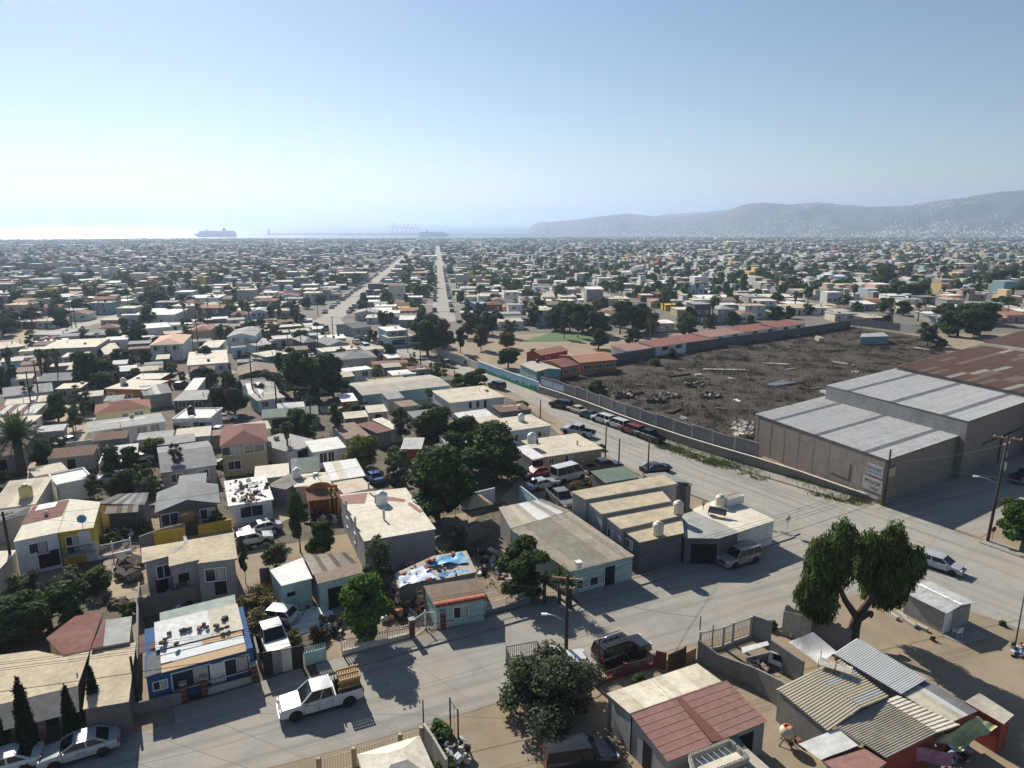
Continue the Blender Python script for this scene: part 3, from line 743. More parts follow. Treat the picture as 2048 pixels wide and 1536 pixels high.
        r.slab([(0, 0, h - .001), (W, 0, h - .001), (W, D, h - .001), (0, D, h - .001)], .12, trim or wmat); r.obj('roof', root)
    for w_ in wins:
        w_ = list(w_); w_[4] = min(w_[4], h - .5); w_[2] = max(0., min(w_[2], h - .32 - w_[4])); add_win(root, W, D, ov, *w_)
    if rt in ('flat', 'parapet') and W > 4.5 and D > 4:      # what stands on a lived-in flat roof
        zr = h if rt == 'flat' else h - .3; rq = random.Random(int(W * 997 + D * 131))
        for k_ in range(rq.randint(1, 4)):
            x, y = rq.uniform(.8, W - .8), rq.uniform(.8, D - .8); t = rq.random(); q = MB()
            if t < .35: q.span((x - .3, y - .25, zr), (x + .3, y + .25, zr + rq.uniform(.3, .6)), rq.choice(['concrete', 'char_block', 'plastic_white'])); q.obj('roof_box', root)
            elif t < .65: q.tube([(x, y, zr - .02), (x, y, zr + rq.uniform(.5, 1.1))], .05, 'galvanised', 6); q.obj('vent_pipe', root)
            else: q.span((x - .09, y - .09, zr - .02), (x + .09, y + .09, zr + rq.uniform(.3, .8)), 'concrete'); q.obj('roof_stub', root)
        q = MB(); x0_, x1_ = sorted((rq.uniform(.4, W - .4), rq.uniform(.4, W - .4))); y = rq.uniform(.5, D - .5)
        q.slab([(x0_, y, zr + .012), (x1_ + .4, y - .1, zr + .012), (x1_ + .3, y + rq.uniform(.3, 1.2), zr + .012), (x0_ + .1, y + .5, zr + .012)], .008, rq.choice(['r_grey', 'r_cream', 'r_brown', 'r_beige'])); q.obj('felt_patch', root)
    return root
TANKM = {}
def tank_mesh(col):
    if col in TANKM: return TANKM[col]
    m = MB(); m.lathe([(.0, 0), (.52, 0), (.55, .04), (.55, .3), (.53, .33), (.55, .36), (.55, .68), (.53, .71), (.55, .74), (.55, 1.0), (.48, 1.15), (.3, 1.26), (.24, 1.28)], col, n=16)
    l_ = MB(); l_.lathe([(.24, 1.28), (.25, 1.34), (.18, 1.37), (0.01, 1.38)], col, n=12)
    TANKM[col] = (m.mesh('tank_body'), l_.mesh('lid')); return TANKM[col]
def tank(p, label, col='plastic_white', s_=1., group=None, base=True):
    r = thing('water_tank', label, 'water tank', p, random.uniform(0, 6), group); r.scale = (s_, s_, s_)
    a, b_ = tank_mesh(col); o = put('body', a, r); put('lid', b_, o); return r
M('tank_cream', (.62, .57, .46), .5, .05, 2.); M('tank_yellow', (.60, .50, .22), .5, .08, 2.)

# ================================================================== THE HOUSES ONE CAN NAME
def cv(s_, ox, oy): return lambda x, y: (ox + x / s_, oy + y / s_)
b1, b2, b3, b4 = [cv(2.866, ox, 1000) for ox in (0, 500, 1000, 1488)]
c1, c2, c3, c4 = [cv(3.657, ox, 640) for ox in (0, 500, 1000, 1488)]
W2 = (('f', .25, 1., 1.3, 1.1), ('f', .75, 1., 1.3, 1.1))
T = [
 # crop, A, B, C, height (or foot row), roof, roof material, wall material, label, windows, options
 (c1, (645, 820), (1215, 745), (1200, 680), ('f', 640 + 940 / 3.657), 'flat', 'r_grey', 'w_white', 'long white two storey building with outside stairs and four upper windows', (('f', .17, 3.6, 1.5, 1.1, 'w'), ('f', .36, 3.7, 1.3, 1.1, 'w'), ('f', .68, 3.7, 1.5, 1.1, 'w'), ('f', .86, 3.7, 1.3, 1.1, 'w'))),
 (c1, (690, 690), (1108, 645), (1100, 583), 3.6, 'hip', 'r_red', 'w_paleyellow', 'pale yellow house with red hipped roof behind the long white building', (('f', .52, .6, .9, 2.0, 'w1'), ('f', .78, 1.5, 1.3, 1.2, 'w'))),
 (c1, (1255, 722), (1540, 715), (1530, 645), 3.5, 'parapet', 'r_cream', 'w_white', 'small white modern house with a black roof tank', (('f', .2, .9, 2.6, 1.4, 'w'), ('f', .86, .9, 2.0, 1.3, 'w'), ('f', .62, 0., .9, 2.2, 'db'))),
 (c1, (1605, 925), (1960, 890), (1910, 765), 5.2, 'hip', 'r_maroon', 'w_tan', 'tan two storey house with maroon hipped roof', (('f', .2, 3.4, 2.2, 1.1, 'w'), ('f', .72, 3.4, 2.6, 1.1, 'w'), ('f', .25, .9, 1.6, 1.2, 'w'))),
 (c1, (1175, 1120), (1590, 1060), (1570, 885), 3.0, 'gablex', 'r_lead', 'w_grey', 'grey house with a broad lead grey roof behind a grey tree', W2),
 (c1, (410, 1205), (680, 1150), (665, 1070), 3.2, 'parapet', 'r_beige', 'w_white', 'white flat house with low parapet beside the walled court', (('r', .5, 1., 1.2, 1.),)),
 (c1, (250, 1145), (500, 1095), (500, 1040), 3.0, 'flat', 'r_beige', 'w_cream', 'cream flat roofed house between the walled court and the date palm', W2),
 (c1, (-90, 1392), (262, 1350), (350, 1172), 3.4, 'shed', 'r_cream', 'w_cream', 'long cream roofed house with a yellow water tank on top', (), dict(rmats=['r_cream', 'r_beige', 'r_cream'], rise=.3)),
 (c1, (760, 502), (1070, 508), (1050, 442), 3.6, 'flat', 'r_cream', 'w_orange', 'orange house with balcony and pale roof beside the dirt lane', (('f', .15, 1., 1.2, 1.2), ('f', .6, .9, 1., 1.1))),
 (c1, (945, 437), (1172, 432), (1160, 392), 3.4, 'flat', 'r_cream', 'w_red', 'dark red walled house with pale roof and green side wall', W2),
 (c1, (1050, 556), (1262, 532), (1250, 482), 3.0, 'shed', 'r_grey', 'w_grey', 'grey block house under a striped grey sheet roof', (), dict(rmats=['r_grey', 'r_lead', 'r_fibre', 'r_sheet'])),
 (c1, (1260, 592), (1512, 582), (1500, 516), 2.8, 'flat', 'r_grey', 'w_dkgrey', 'low house with plain grey roof behind two dark bushes', W2),
 (c1, (1345, 516), (1440, 511), (1430, 430), 3.0, 'flat', 'r_white', 'w_white', 'narrow white house with a white roof by a dirt yard', ()),
 (c1, (1090, 186), (1337, 176), (1330, 116), 5.0, 'hip', 'r_peach', 'w_white', 'white villa with peach tiled hipped roof and arched porch', (('f', .2, 2.9, 1.5, 1.2), ('f', .5, 2.6, 1.1, 1.6, 'w1'), ('f', .8, 2.9, 1.5, 1.2), ('f', .5, .1, 1.4, 2.1, 'o'))),
 (c1, (1365, 332), (1670, 312), (1640, 226), 3.1, 'flat', 'r_cream', 'w_white', 'white flat house with several roof levels facing the paved lane', (('f', .15, 1., 1.8, 1.1), ('f', .45, .1, 2.4, 2.2, 'g'), ('f', .85, 1., 1.2, 1.1))),
 (c1, (1655, 124), (1868, 118), (1850, 72), 5.0, 'gabley', 'r_grey', 'w_white', 'white gabled two storey house with a blue gable end', (('f', .3, 3., 1.8, 1.2), ('f', .7, 3., 1.2, 1.2), ('f', .35, .6, 2.2, 1.3))),
 (c1, (1740, 407), (2032, 386), (2010, 326), 2.9, 'gabley', 'r_brown', 'w_brown', 'brown gabled house behind a long clipped hedge', ()),
 (c1, (20, 562), (392, 522), (380, 466), 3.4, 'gablex', 'r_grey', 'w_bluegrey', 'blue grey shed with domed vents on its grey roof', (('f', .4, 1., .5, 1.3, 'o'), ('f', .55, 1., .5, 1.3, 'o'))),
 (c1, (30, 626), (352, 592), (345, 552), 3.0, 'flat', 'r_beige', 'w_cream', 'beige flat house in front of the blue grey shed', W2),
 (c1, (-80, 700), (262, 682), (280, 636), 3.0, 'shed', 'r_white', 'w_white', 'white house with pink strip along its sheet roof', (), dict(rmats=['r_white', 'r_whitesheet', 'r_pinkred'])),
 (c1, (-60, 760), (250, 740), (290, 706), 3.0, 'flat', 'r_cream', 'w_white', 'white block of rooms behind the large date palm', W2),
 (c1, (285, 214), (702, 197), (700, 141), 4.4, 'flat', 'r_cream', 'w_grey', 'long grey hall with a bright flat roof behind the skirted palms', (('f', .3, 2., 1., .8, 'o'), ('f', .7, 2., 1., .8, 'o'))),
 (c1, (445, 272), (622, 263), (620, 236), ('f', 640 + 380 / 3.657), 'flat', 'r_cream', 'w_white', 'white two storey house beside the skirted palms', (('f', .25, 3.4, 1.6, 1.2), ('f', .7, 1., 1.2, 1.2))),
 (c1, (765, 252), (905, 240), (920, 167), 3.2, 'flat', 'r_beige', 'w_cream', 'cream house with a stepped beige roof near the parked truck', W2),
 (c1, (265, 452), (525, 440), (520, 388), 2.8, 'gablex', 'r_lead', 'w_dkgrey', 'low dark house with grey roof under the three palms', ()),
 (c1, (400, 506), (592, 496), (560, 462), 3.0, 'flat', 'r_cream', 'w_grey', 'small cream roofed house above the dirt lane', W2),
 (c1, (1820, 545), (2042, 525), (1990, 468), 2.8, 'shed', 'r_fibre', 'w_white', 'white shack with patched pale roof near the round bush', (), dict(rmats=['r_fibre', 'r_white', 'r_grey'])),
 (c1, (1880, 592), (2090, 565), (2040, 522), 2.8, 'flat', 'r_fibre', 'w_ltblue', 'pale blue walled shack with weathered flat roof', W2),
 (c1, (1910, 720), (2330, 690), (2290, 655), 2.6, 'shed', 'r_green', 'w_grey', 'long low open shed with a dull green roof', (('f', .5, .1, 6., 1.9, 'o'),), dict(rmat='r_green')),
 (c1, (0, 210), (190, 190), (190, 150), 3.2, 'flat', 'r_beige', 'w_grey', 'grey house with flat beige roof beside the pale lane', W2),
 (c1, (225, 105), (420, 110), (440, 62), 3.2, 'flat', 'r_grey', 'w_bluegrey', 'blue grey flat house with a long grey roof', W2),
 (c1, (1060, 62), (1250, 50), (1230, 20), 4.5, 'flat', 'r_white', 'w_white', 'white two storey house with a plain white roof', W2),
 (c1, (720, 60), (860, 55), (850, 42), 3.4, 'hip', 'r_terracotta', 'w_tan', 'tan house with a worn terracotta hipped roof', W2),
 (c1, (1390, 80), (1545, 75), (1530, 45), 5.0, 'hip', 'r_terracotta', 'w_tan', 'tan two storey house with brown tiled roof by the bright tree', W2),
 (c1, (1455, 205), (1600, 200), (1590, 152), 3.2, 'flat', 'r_cream', 'w_aqua', 'pale aqua house with white roof beside parked cars', W2),
 (c1, (1870, 190), (2010, 175), (1985, 105), 3.0, 'flat', 'r_grey', 'w_white', 'white house with cracked grey roof', W2),
 (c2, (120, 270), (290, 245), (285, 207), 3.0, 'flat', 'r_cream', 'w_aqua', 'aqua house with light flat roof beside the tall poles', W2),
 (c2, (60, 166), (180, 152), (120, 112), 3.0, 'flat', 'r_fibre', 'w_grey', 'house with rust mottled flat roof', ()),
 (c2, (390, 168), (507, 157), (490, 122), 3.2, 'hip', 'r_grey', 'w_dkgrey', 'dark grey house with small hipped roof', W2),
 (c2, (510, 142), (706, 132), (680, 106), 3.2, 'flat', 'r_white', 'w_white', 'white roofed house beside the boulevard', W2),
 (c2, (575, 188), (732, 172), (690, 132), 3.4, 'gabley', 'r_lead', 'w_grey', 'grey gabled house close to the boulevard', W2),
 (c2, (530, 235), (792, 212), (720, 190), 3.0, 'flat', 'r_cream', 'w_white', 'white house with long cream roof edge', W2),
 (c2, (640, 292), (932, 272), (860, 228), 4.2, 'hip', 'r_lead', 'w_grey', 'large grey house with hipped lead grey roof', (('f', .2, 1., 1., .9), ('f', .55, 1., 2., 1.1))),
 (c2, (895, 327), (1162, 314), (1140, 293), ('f', 640 + 418 / 3.657), 'flat', 'r_maroon', 'w_yellow', 'yellow two storey corner house with maroon roof', (('f', .2, 3.2, 1.2, 1.1), ('f', .7, 3.2, 1.1, 1.2), ('f', .46, 3., 1.6, 1.6, 'o'))),
 (c2, (885, 464), (1152, 442), (1130, 406), 3.0, 'parapet', 'r_peach', 'w_tan', 'flat house with peach coloured parapet roof', ()),
 (c2, (690, 380), (897, 357), (880, 337), 3.0, 'flat', 'r_white', 'w_white', 'low white house behind the peach roofed one', W2),
 (c2, (820, 552), (1467, 482), (1340, 406), ('f', 640 + 640 / 3.657), 'gablex', 'r_fibre', 'w_teal', 'long teal walled hall with weathered brown grey roof', (('l', .5, .1, 2., 2.3, 'db'),), dict(rise=.5)),
 (c2, (1462, 607), (1868, 563), (1740, 481), ('f', 640 + 722 / 3.657), 'flat', 'r_beige', 'w_white', 'stained white two storey building with three slit windows', (('f', .36, 2.8, .5, 1.2, 'o'), ('f', .5, 2.8, .5, 1.2, 'o'), ('f', .64, 2.6, .5, 1.4, 'o'))),
 (c2, (700, 872), (882, 846), (800, 746), 2.7, 'flat', 'r_brown', 'w_grey', 'low house with a flat brown gravel roof', ()),
 (c2, (930, 828), (1040, 805), (965, 727), 2.7, 'flat', 'r_maroon', 'w_grey', 'small house with maroon felt roof patched in cream', ()),
 (c2, (1040, 800), (1120, 785), (1060, 700), 2.7, 'flat', 'r_cream', 'w_cream', 'narrow cream roofed room beside dark trees', ()),
 (c2, (1100, 945), (1255, 945), (1195, 897), 2.5, 'shed', 'r_sheet', 'w_red', 'little red walled hut with a pale sheet roof', (), dict(rmats=['r_sheet'])),
 (c2, (670, 600), (790, 590), (770, 535), 2.6, 'flat', 'r_white', 'w_red', 'little room with white roof and red gate beside the teal hall', ()),
 (c2, (455, 970), (706, 934), (650, 869), 3.1, 'shed', 'r_whitesheet', 'w_white', 'white house with bright white ribbed sheet roof', (('f', .3, .9, 1., 1.4, 'w'), ('f', .55, .8, .8, 1.5, 'w')), dict(rmats=['r_whitesheet', 'r_white'], rise=.25)),
 (c2, (290, 968), (527, 892), (440, 771), 2.8, 'flat', 'r_grey', 'w_white', 'house with long grey roof beside a lone palm', (('f', .5, .2, 3., 1.9, 'o'),)),
 (c2, (300, 1127), (512, 1107), (455, 1031), 3.0, 'shed', 'r_green', 'w_cream', 'house with a dark green sheet roof', (), dict(rmats=['r_green', 'r_green', 'r_lead'])),
 (c2, (590, 1177), (847, 1142), (780, 1036), 3.3, 'shed', 'r_cream', 'w_white', 'house with cream ribbed roof leaning against the green tree', (), dict(rmats=['r_cream', 'r_whitesheet', 'r_cream'], rise=.35)),
 (c2, (320, 1222), (605, 1197), (550, 1116), 3.0, 'flat', 'r_cream', 'w_cream', 'cream flat roofed house with tanks behind the tiled porch', ()),
 (c2, (30, 1165), (290, 1138), (262, 1052), 3.1, 'flat', 'r_cream', 'w_cream', 'wide pale flat roofed house behind the cluttered roof', ()),
 (c1, (1668, 1362), (2002, 1312), (1890, 1150), 3.1, 'flat', 'r_white', 'w_white', 'white house with tyres and scraps strewn over its roof', (('f', .5, .9, 2.4, 1.3, 'w'),)),
 (c2, (685, 1272), (902, 1230), (860, 1147), 3.1, 'flat', 'r_redpatch', 'w_white', 'low house whose roof is patched red and cream', ()),
 (c2, (120, 1215), (262, 1240), (240, 1135), 2.9, 'shed', 'r_fibre', 'w_grey', 'lean-to under a grooved cream sheet', (), dict(rmats=['r_fibre'], rise=.2)),
 (c1, (1130, 1412), (1612, 1342), (1600, 1206), 3.2, 'gabley', 'r_lead', 'w_dkgrey', 'charcoal gabled house with a boarded doorway', (('f', .18, .9, 1.7, 1.4, 'w'), ('f', .47, 0., 1.3, 2.2, 'ply'), ('f', .82, 1., 1.5, 1.2, 'w')), dict(rise=1.0, ov=.35)),
 (c3, (75, 812), (377, 772), (250, 692), 3.3, 'flat', 'r_beige', 'w_ltblue', 'light blue house with flat beige roof and white tank', (('f', .18, 1., 1.2, 1.1), ('f', .78, 1.2, 1.3, .9, 'w'))),
 (c2, (1730, 790), (1900, 770), (1880, 690), 3.0, 'flat', 'r_beige', 'w_tan', 'beige roofed rooms behind the light blue house', ()),
 (c2, (1560, 745), (1800, 712), (1780, 682), 2.9, 'shed', 'r_white', 'w_cream', 'rooms under a long white sheet with a blue tarp', (), dict(rmats=['r_white'])),
 (c3, (330, 1002), (757, 942), (520, 839), ('f', 640 + 1092 / 3.657), 'flat', 'r_beige', 'w_tan', 'ochre house with flat beige roof beside the boulevard', (('f', .1, 1.1, .7, .9, 'w'), ('f', .4, 1., 1.2, 1.2, 'w'))),
 (c3, (235, 1022), (330, 1002), (225, 935), 2.6, 'shed', 'r_white', 'w_white', 'white canopy room on the end of the ochre house', (('f', .5, .3, 1.8, 1.8, 'o'),)),
 (c3, (770, 1192), (1032, 1152), (920, 1102), 2.5, 'shed', 'r_green', 'w_dkgrey', 'shed with a dark green sheet roof beside the boulevard', (), dict(rmats=['r_green'], rise=.2)),
 (c3, (455, 347), (582, 327), (500, 276), 3.2, 'gablex', 'r_maroon', 'w_orange', 'school block with dark red roof next to a teal hut', W2),
 (c3, (582, 314), (862, 290), (780, 236), 3.4, 'gablex', 'r_terracotta', 'w_orange', 'orange school block with terracotta roof', (('f', .2, 1.2, 2., .9), ('f', .5, 1.2, 2., .9), ('f', .8, 1.2, 2., .9))),
 (c3, (300, 260), (502, 224), (450, 196), 3.4, 'gablex', 'r_terracotta', 'w_red', 'red walled school block with half grey roof', W2),
 (c3, (265, 378), (452, 362), (385, 306), 3.0, 'gabley', 'r_fibre', 'w_teal', 'teal hut with pale patched roof and black tank', (('l', .5, .8, 1., 1.2), ('f', .3, .9, 1., 1.1)), dict(rise=.5)),
 (c2, (1000, 82), (1152, 72), (1120, 43), 5.2, 'flat', 'r_white', 'w_ltblue', 'light blue two storey house across the boulevard', (('f', .3, 3.2, 1.4, 1.), ('f', .7, 3.2, 1.4, 1.))),
 (c2, (1010, 132), (1202, 117), (1170, 96), 3.4, 'flat', 'r_tan', 'w_ltblue', 'light blue house with tan roof across the boulevard', (('f', .4, .6, 4., 1.5, 'o'),)),
 (c2, (760, 62), (892, 47), (840, 16), 3.2, 'gablex', 'r_darkgrey', 'w_grey', 'grey hall with near black roof along the boulevard', W2),
]
HOUSES = {}
for row in T:
    cvf, A, B, C, h, rt, rmt, wmt, lab, wins = row[:10]; op = dict(row[10]) if len(row) > 10 else {}
    op.pop('rmat', None)
    if not isinstance(h, tuple): h *= .86
    HOUSES[lab] = house('house' if 'hall' not in lab and 'shed' not in lab and 'school' not in lab else ('shed' if 'shed' in lab else 'hall' if 'hall' in lab else 'school_block'), lab, cvf(*A), cvf(*B), cvf(*C), h, rt, rmt, wmt, wins, cat='shed' if 'shed' in lab else 'school' if 'school' in lab else 'house', **op)
def on_roof(cvf, x, y, h): p = pt(*cvf(x, y), h); return p
tank(on_roof(c1, 1400, 690, 2.79), 'black water tank on the small white modern house', 'plastic_black', 1.1)
tank(on_roof(c1, 195, 1300, 3.01), 'squat yellow water tank on the long cream roof', 'tank_yellow', 1.25)
tank(on_roof(c1, 905, 475, 3.10), 'cream water tank on the orange house', 'tank_cream', 1.1)
tank(on_roof(c2, 965, 1350, 3.50), 'white water tank on the patched red and cream roof', 'plastic_white', 1.2)
tank(on_roof(c3, 155, 742, 2.84), 'white water tank on the light blue house', 'plastic_white', 1.)
tank(on_roof(c3, 232, 900, 2.58), 'white water tank behind the ochre house', 'plastic_white', 1.2)
tank(on_roof(c2, 345, 1155, 2.62), 'white water tank behind the tiled porch', 'plastic_white', 1.)
tank(on_roof(c3, 275, 318, 2.92), 'small black water tank on the teal hut', 'plastic_black', .8)

# ================================================================== NEAR BUILDINGS, YARDS AND WALLS
def poly(name, label, pts, h, rmat, wmat, wins=(), cat='house', th=.14, ov=.12, roof='slab', mats=None, n_=8, ridges=4, amp=.045, walls=True, wall_edges=None, zb=-.6, trim=None, group=None, below=0.):
    """building over a surveyed roof outline; h may differ from corner to corner (a sloping roof)"""
    hs = list(h) if isinstance(h, (list, tuple)) else [h] * len(pts)
    P3 = [pt(*p, hh) for p, hh in zip(pts, hs)]
    ar = sum(P3[i].x * P3[(i + 1) % len(P3)].y - P3[(i + 1) % len(P3)].x * P3[i].y for i in range(len(P3)))
    o = Vector((P3[0].x, P3[0].y, tz(P3[0].y)))
    e = P3[1] - P3[0]; rz = math.atan2(e.y, e.x); root = thing(name, label, cat, o, rz, group)
    mi_ = Matrix.Rotation(-rz, 3, 'Z'); L = [mi_ @ (p - o) for p in P3]
    if ar < 0: raise ValueError('clockwise outline: ' + label)
    c = sum(L, Vector()) / len(L)
    W_ = [p + (c - p).normalized() * ov * 1.4 for p in L] if ov else L
    cx_ = sum(P3, Vector()) / len(P3); rad = max((p - cx_).length for p in P3)
    for p in P3 + [cx_] + [p.lerp(cx_, .5) for p in P3]: OCC.append((p.x, p.y, min(4, rad * .5 + 1)))
    if walls:
        m = MB(); n2 = len(W_)
        for i in range(n2):
            if wall_edges is not None and i not in wall_edges: continue
            a, b_ = W_[i], W_[(i + 1) % n2]; d = (b_ - a); d.z = 0; d.normalize(); nn = Vector((-d.y, d.x, 0)) * .15
            vs = [(a.x, a.y, zb), (b_.x, b_.y, zb), (b_.x, b_.y, b_.z - th - .003), (a.x, a.y, a.z - th - .003)]
            vs += [(q[0] + nn.x, q[1] + nn.y, q[2]) for q in vs]
            m.add(vs, [(0, 1, 2, 3), (5, 4, 7, 6), (3, 2, 6, 7), (0, 3, 7, 4), (1, 5, 6, 2)], wmat)
        m.obj('wall', root)
    if roof == 'slab': r = MB(); r.slab(L, th, rmat, trim or wmat); r.obj('roof', root)
    elif roof == 'sheets': qsheets(root, L, n_, ridges, amp, mats or [rmat])
    root['_L'] = 0
    for (i, s_, z, w_, hh, ty) in wins:
        a, b_ = W_[i], W_[(i + 1) % len(W_)]; d = b_ - a; ang = math.atan2(d.y, d.x); q = a.lerp(b_, s_)
        me, pm = win_mesh(w_, hh, ty); nm = {'w': 'window', 'w1': 'window', 'bars': 'window', 'o': 'opening', 'd': 'door', 'db': 'door', 'ply': 'boarded_opening', 'g': 'roller_door'}[ty]
        ob = put(nm, me, root, (q.x, q.y, z), ang)
        if pm: put('pane' if nm == 'window' else 'handle', pm, ob)
    del root['_L']
    return root, o, rz, L
def qsheets(root, L, n_, ridges, amp, mats, name='roof_sheet', seed=1):
    """corrugated sheets filling the quad L[0..3]; corrugations run from edge 0-1 to edge 3-2"""
    rg = random.Random(seed + int(L[1].length * 10))
    for i in range(n_):
        m = MB(); lo, hi = [], []
        for j in range(ridges):
            for k_, z in ((0, 0), (.45, 0), (.55, amp), (.9, amp)):
                s_ = (i + (j + k_) / ridges) / n_; dz = Vector((0, 0, z))
                lo.append(L[0].lerp(L[1], s_) + dz); hi.append(L[3].lerp(L[2], s_) + dz)
        s_ = (i + 1) / n_; lo.append(L[0].lerp(L[1], s_)); hi.append(L[3].lerp(L[2], s_))
        k_ = len(lo); m.add(lo + hi, [(a, a + 1, k_ + a + 1, k_ + a) for a in range(k_ - 1)], mats[i % len(mats)] if len(mats) > 3 else rg.choice(mats))
        m.obj(name, root, (0, 0, rg.uniform(0, .01)))
def extra(o, rz, pts, h):
    hs = list(h) if isinstance(h, (list, tuple)) else [h] * len(pts); mi_ = Matrix.Rotation(-rz, 3, 'Z')
    return [mi_ @ (pt(*p, hh) - o) for p, hh in zip(pts, hs)]
def roofpart(rt, pts, h, mat, name='roof', th=.03, sheets_=None, ridges=4, amp=.04):
    root, o, rz, _ = rt; L = extra(o, rz, pts, h)
    if sheets_: qsheets(root, L, sheets_, ridges, amp, mat if isinstance(mat, list) else [mat])
    else: m = MB(); m.slab(L, th, mat); return m.obj(name, root)
def cvl(cvf, l_): return [cvf(*p) for p in l_]
def wallrun(name, label, pts, h, mat, th=.16, cat='wall', cap=None, group=None, step=0., zb=-.4):
    P_ = [pt(*p) for p in pts]; o = P_[0]; root = thing(name, label, cat, o, 0, group)
    hs = h if isinstance(h, (list, tuple)) else [h] * len(P_)
    for i, (a, b_) in enumerate(zip(P_, P_[1:])):
        a, b_ = a - o, b_ - o; d = (b_ - a); d.z = 0; d.normalize(); nn = Vector((-d.y, d.x, 0)) * th / 2
        q = [a - nn, b_ - nn, b_ + nn, a + nn]; m = MB(); h0, h1 = hs[i], hs[i + 1]
        vs = [(p.x, p.y, p.z + zb) for p in q] + [(q[0].x, q[0].y, a.z + h0), (q[1].x, q[1].y, b_.z + h1), (q[2].x, q[2].y, b_.z + h1), (q[3].x, q[3].y, a.z + h0)]
        m.add(vs, [(4, 5, 6, 7), (0, 1, 5, 4), (1, 2, 6, 5), (2, 3, 7, 6), (3, 0, 4, 7)], mat)
        if cap: m.bar(a + Vector((0, 0, h0 + .04)), b_ + Vector((0, 0, h1 + .04)), th + .08, .078, cap)
        if step:
            Ln = (b_ - a).length; k_ = int(Ln / step)
            for j in range(0, k_, 2): p = a.lerp(b_, (j + .5) / k_); m.box((p.x, p.y, p.z + h0 + (h1 - h0) * (j + .5) / k_ + .09), (step * .8, th * .98, .178), mat, math.atan2(d.y, d.x))
        m.obj('wall_panel', root)
    return root
def railing(name, label, pts, h, mat='iron', gap=.13, base=0., basemat='concrete', posts=True, pr=.05, bar=.02, cat='fence', postmat=None, spear=0., group=None):
    P_ = [pt(*p) for p in pts]; o = P_[0]; root = thing(name, label, cat, o, 0, group); bars = MB()
    for i, (a, b_) in enumerate(zip(P_, P_[1:])):
        a, b_ = a - o, b_ - o; Ln = (b_ - a).length; k_ = max(1, int(Ln / gap)); d = (b_ - a).normalized()
        for j in range(1, k_):
            p = a.lerp(b_, j / k_); bars.bar((p.x, p.y, p.z + base), (p.x, p.y, p.z + h + spear), bar, bar, mat)
        for z in (base + .12, h - .1): r = MB(); r.bar(a + Vector((0, 0, z)), b_ + Vector((0, 0, z)), .035, .035, mat); r.obj('rail', root)
        if base:
            m = MB(); m.bar(a + Vector((0, 0, base / 2 - .1)), b_ + Vector((0, 0, base / 2 - .1)), .15, base + .2, basemat); m.obj('base_wall', root)
    kind(bars.obj('bars', root), 'stuff')
    if posts:
        for p in P_:
            p = p - o; m = MB(); m.box((p.x, p.y, p.z + (h + .1) / 2 - .1), (pr * 2, pr * 2, h + .3), postmat or mat); m.obj('post', root)
    return root
def patch(name, pts, mat, z=.02, th=None):
    m = MB(); P_ = [pt(*p) for p in pts]
    m.add([(p.x, p.y, p.z + z) for p in P_], [tuple(range(len(P_)))], mat); return kind(m.obj(name), 'structure')
def pillar(cvf, x, y, h, label, mat='maroon_paint', w_=.4, capm='concrete', group=None):
    p = pt(*cvf(x, y)); r = thing('gate_pillar', label, 'pillar', p, R(24), group); m = MB(); m.span((-w_ / 2, -w_ / 2, -.3), (w_ / 2, w_ / 2, h), mat)
    for k_ in range(4):
        for z in range(int(h / .2)): m.box((0, 0, .12 + z * .2), (w_ + .03, w_ + .03, .1), 'w_brown' if (z % 2) else mat) if k_ == 0 else None
    m.obj('shaft', r); c = MB(); c.span((-w_ / 2 - .06, -w_ / 2 - .06, h), (w_ / 2 + .06, w_ / 2 + .06, h + .1), capm); c.obj('cap', r); return r

# ---- low compound at the street's west end
rt = poly('garage_block', 'low tan roofed garage block with dark awning behind cypress trees', cvl(b1, [(-330, 1250), (445, 1065), (515, 860), (360, 895), (205, 862), (-100, 900)]), 2.8, 'r_tan', 'w_tan', cat='garage', wall_edges=(1, 2, 3, 4, 5))
roofpart(rt, cvl(b1, [(-300, 1398), (455, 1213), (447, 1068), (-328, 1253)]), [2.25, 2.25, 2.84, 2.84], 'r_darkgrey', 'awning', .06)
for x, y in ((-150, 1450), (-40, 1440), (105, 1400), (255, 1370), (380, 1345)):
    q = extra(rt[1], rt[2], [b1(x, y)], 0)[0]; m = MB(); m.span((q.x - .22, q.y - .2, -.3), (q.x + .22, q.y + .2, 2.3), 'w_pink'); m.obj('pillar', rt[0])
rt = poly('garage_block', 'flat tan concrete roofed block beside the blue house', cvl(b1, [(475, 1200), (738, 1157), (780, 815), (520, 857)]), 2.7, 'r_tan', 'block_dark', cat='garage')  # dark wall material paints in the shade of the street face
poly('roof_room', 'room with dark maroon roof in the tree\'s shade', cvl(b1, [(362, 893), (514, 859), (590, 640), (430, 665), (265, 790)]), 2.85, 'r_maroon', 'w_tan', cat='house')
rt = poly('roof_room', 'small room with grey felt roof edged in maroon', cvl(b1, [(522, 852), (742, 812), (757, 665), (590, 690)]), 2.95, 'r_grey', 'w_tan', cat='house')
roofpart(rt, cvl(b1, [(522, 852), (590, 838), (606, 690), (592, 690)]), 3.0, 'r_maroon', 'roof_strip')
wallrun('boundary_wall', 'block boundary wall between the tan block and blue house', cvl(b1, [(745, 1240), (800, 1000), (800, 700), (808, 560)]), 1.6, 'block')

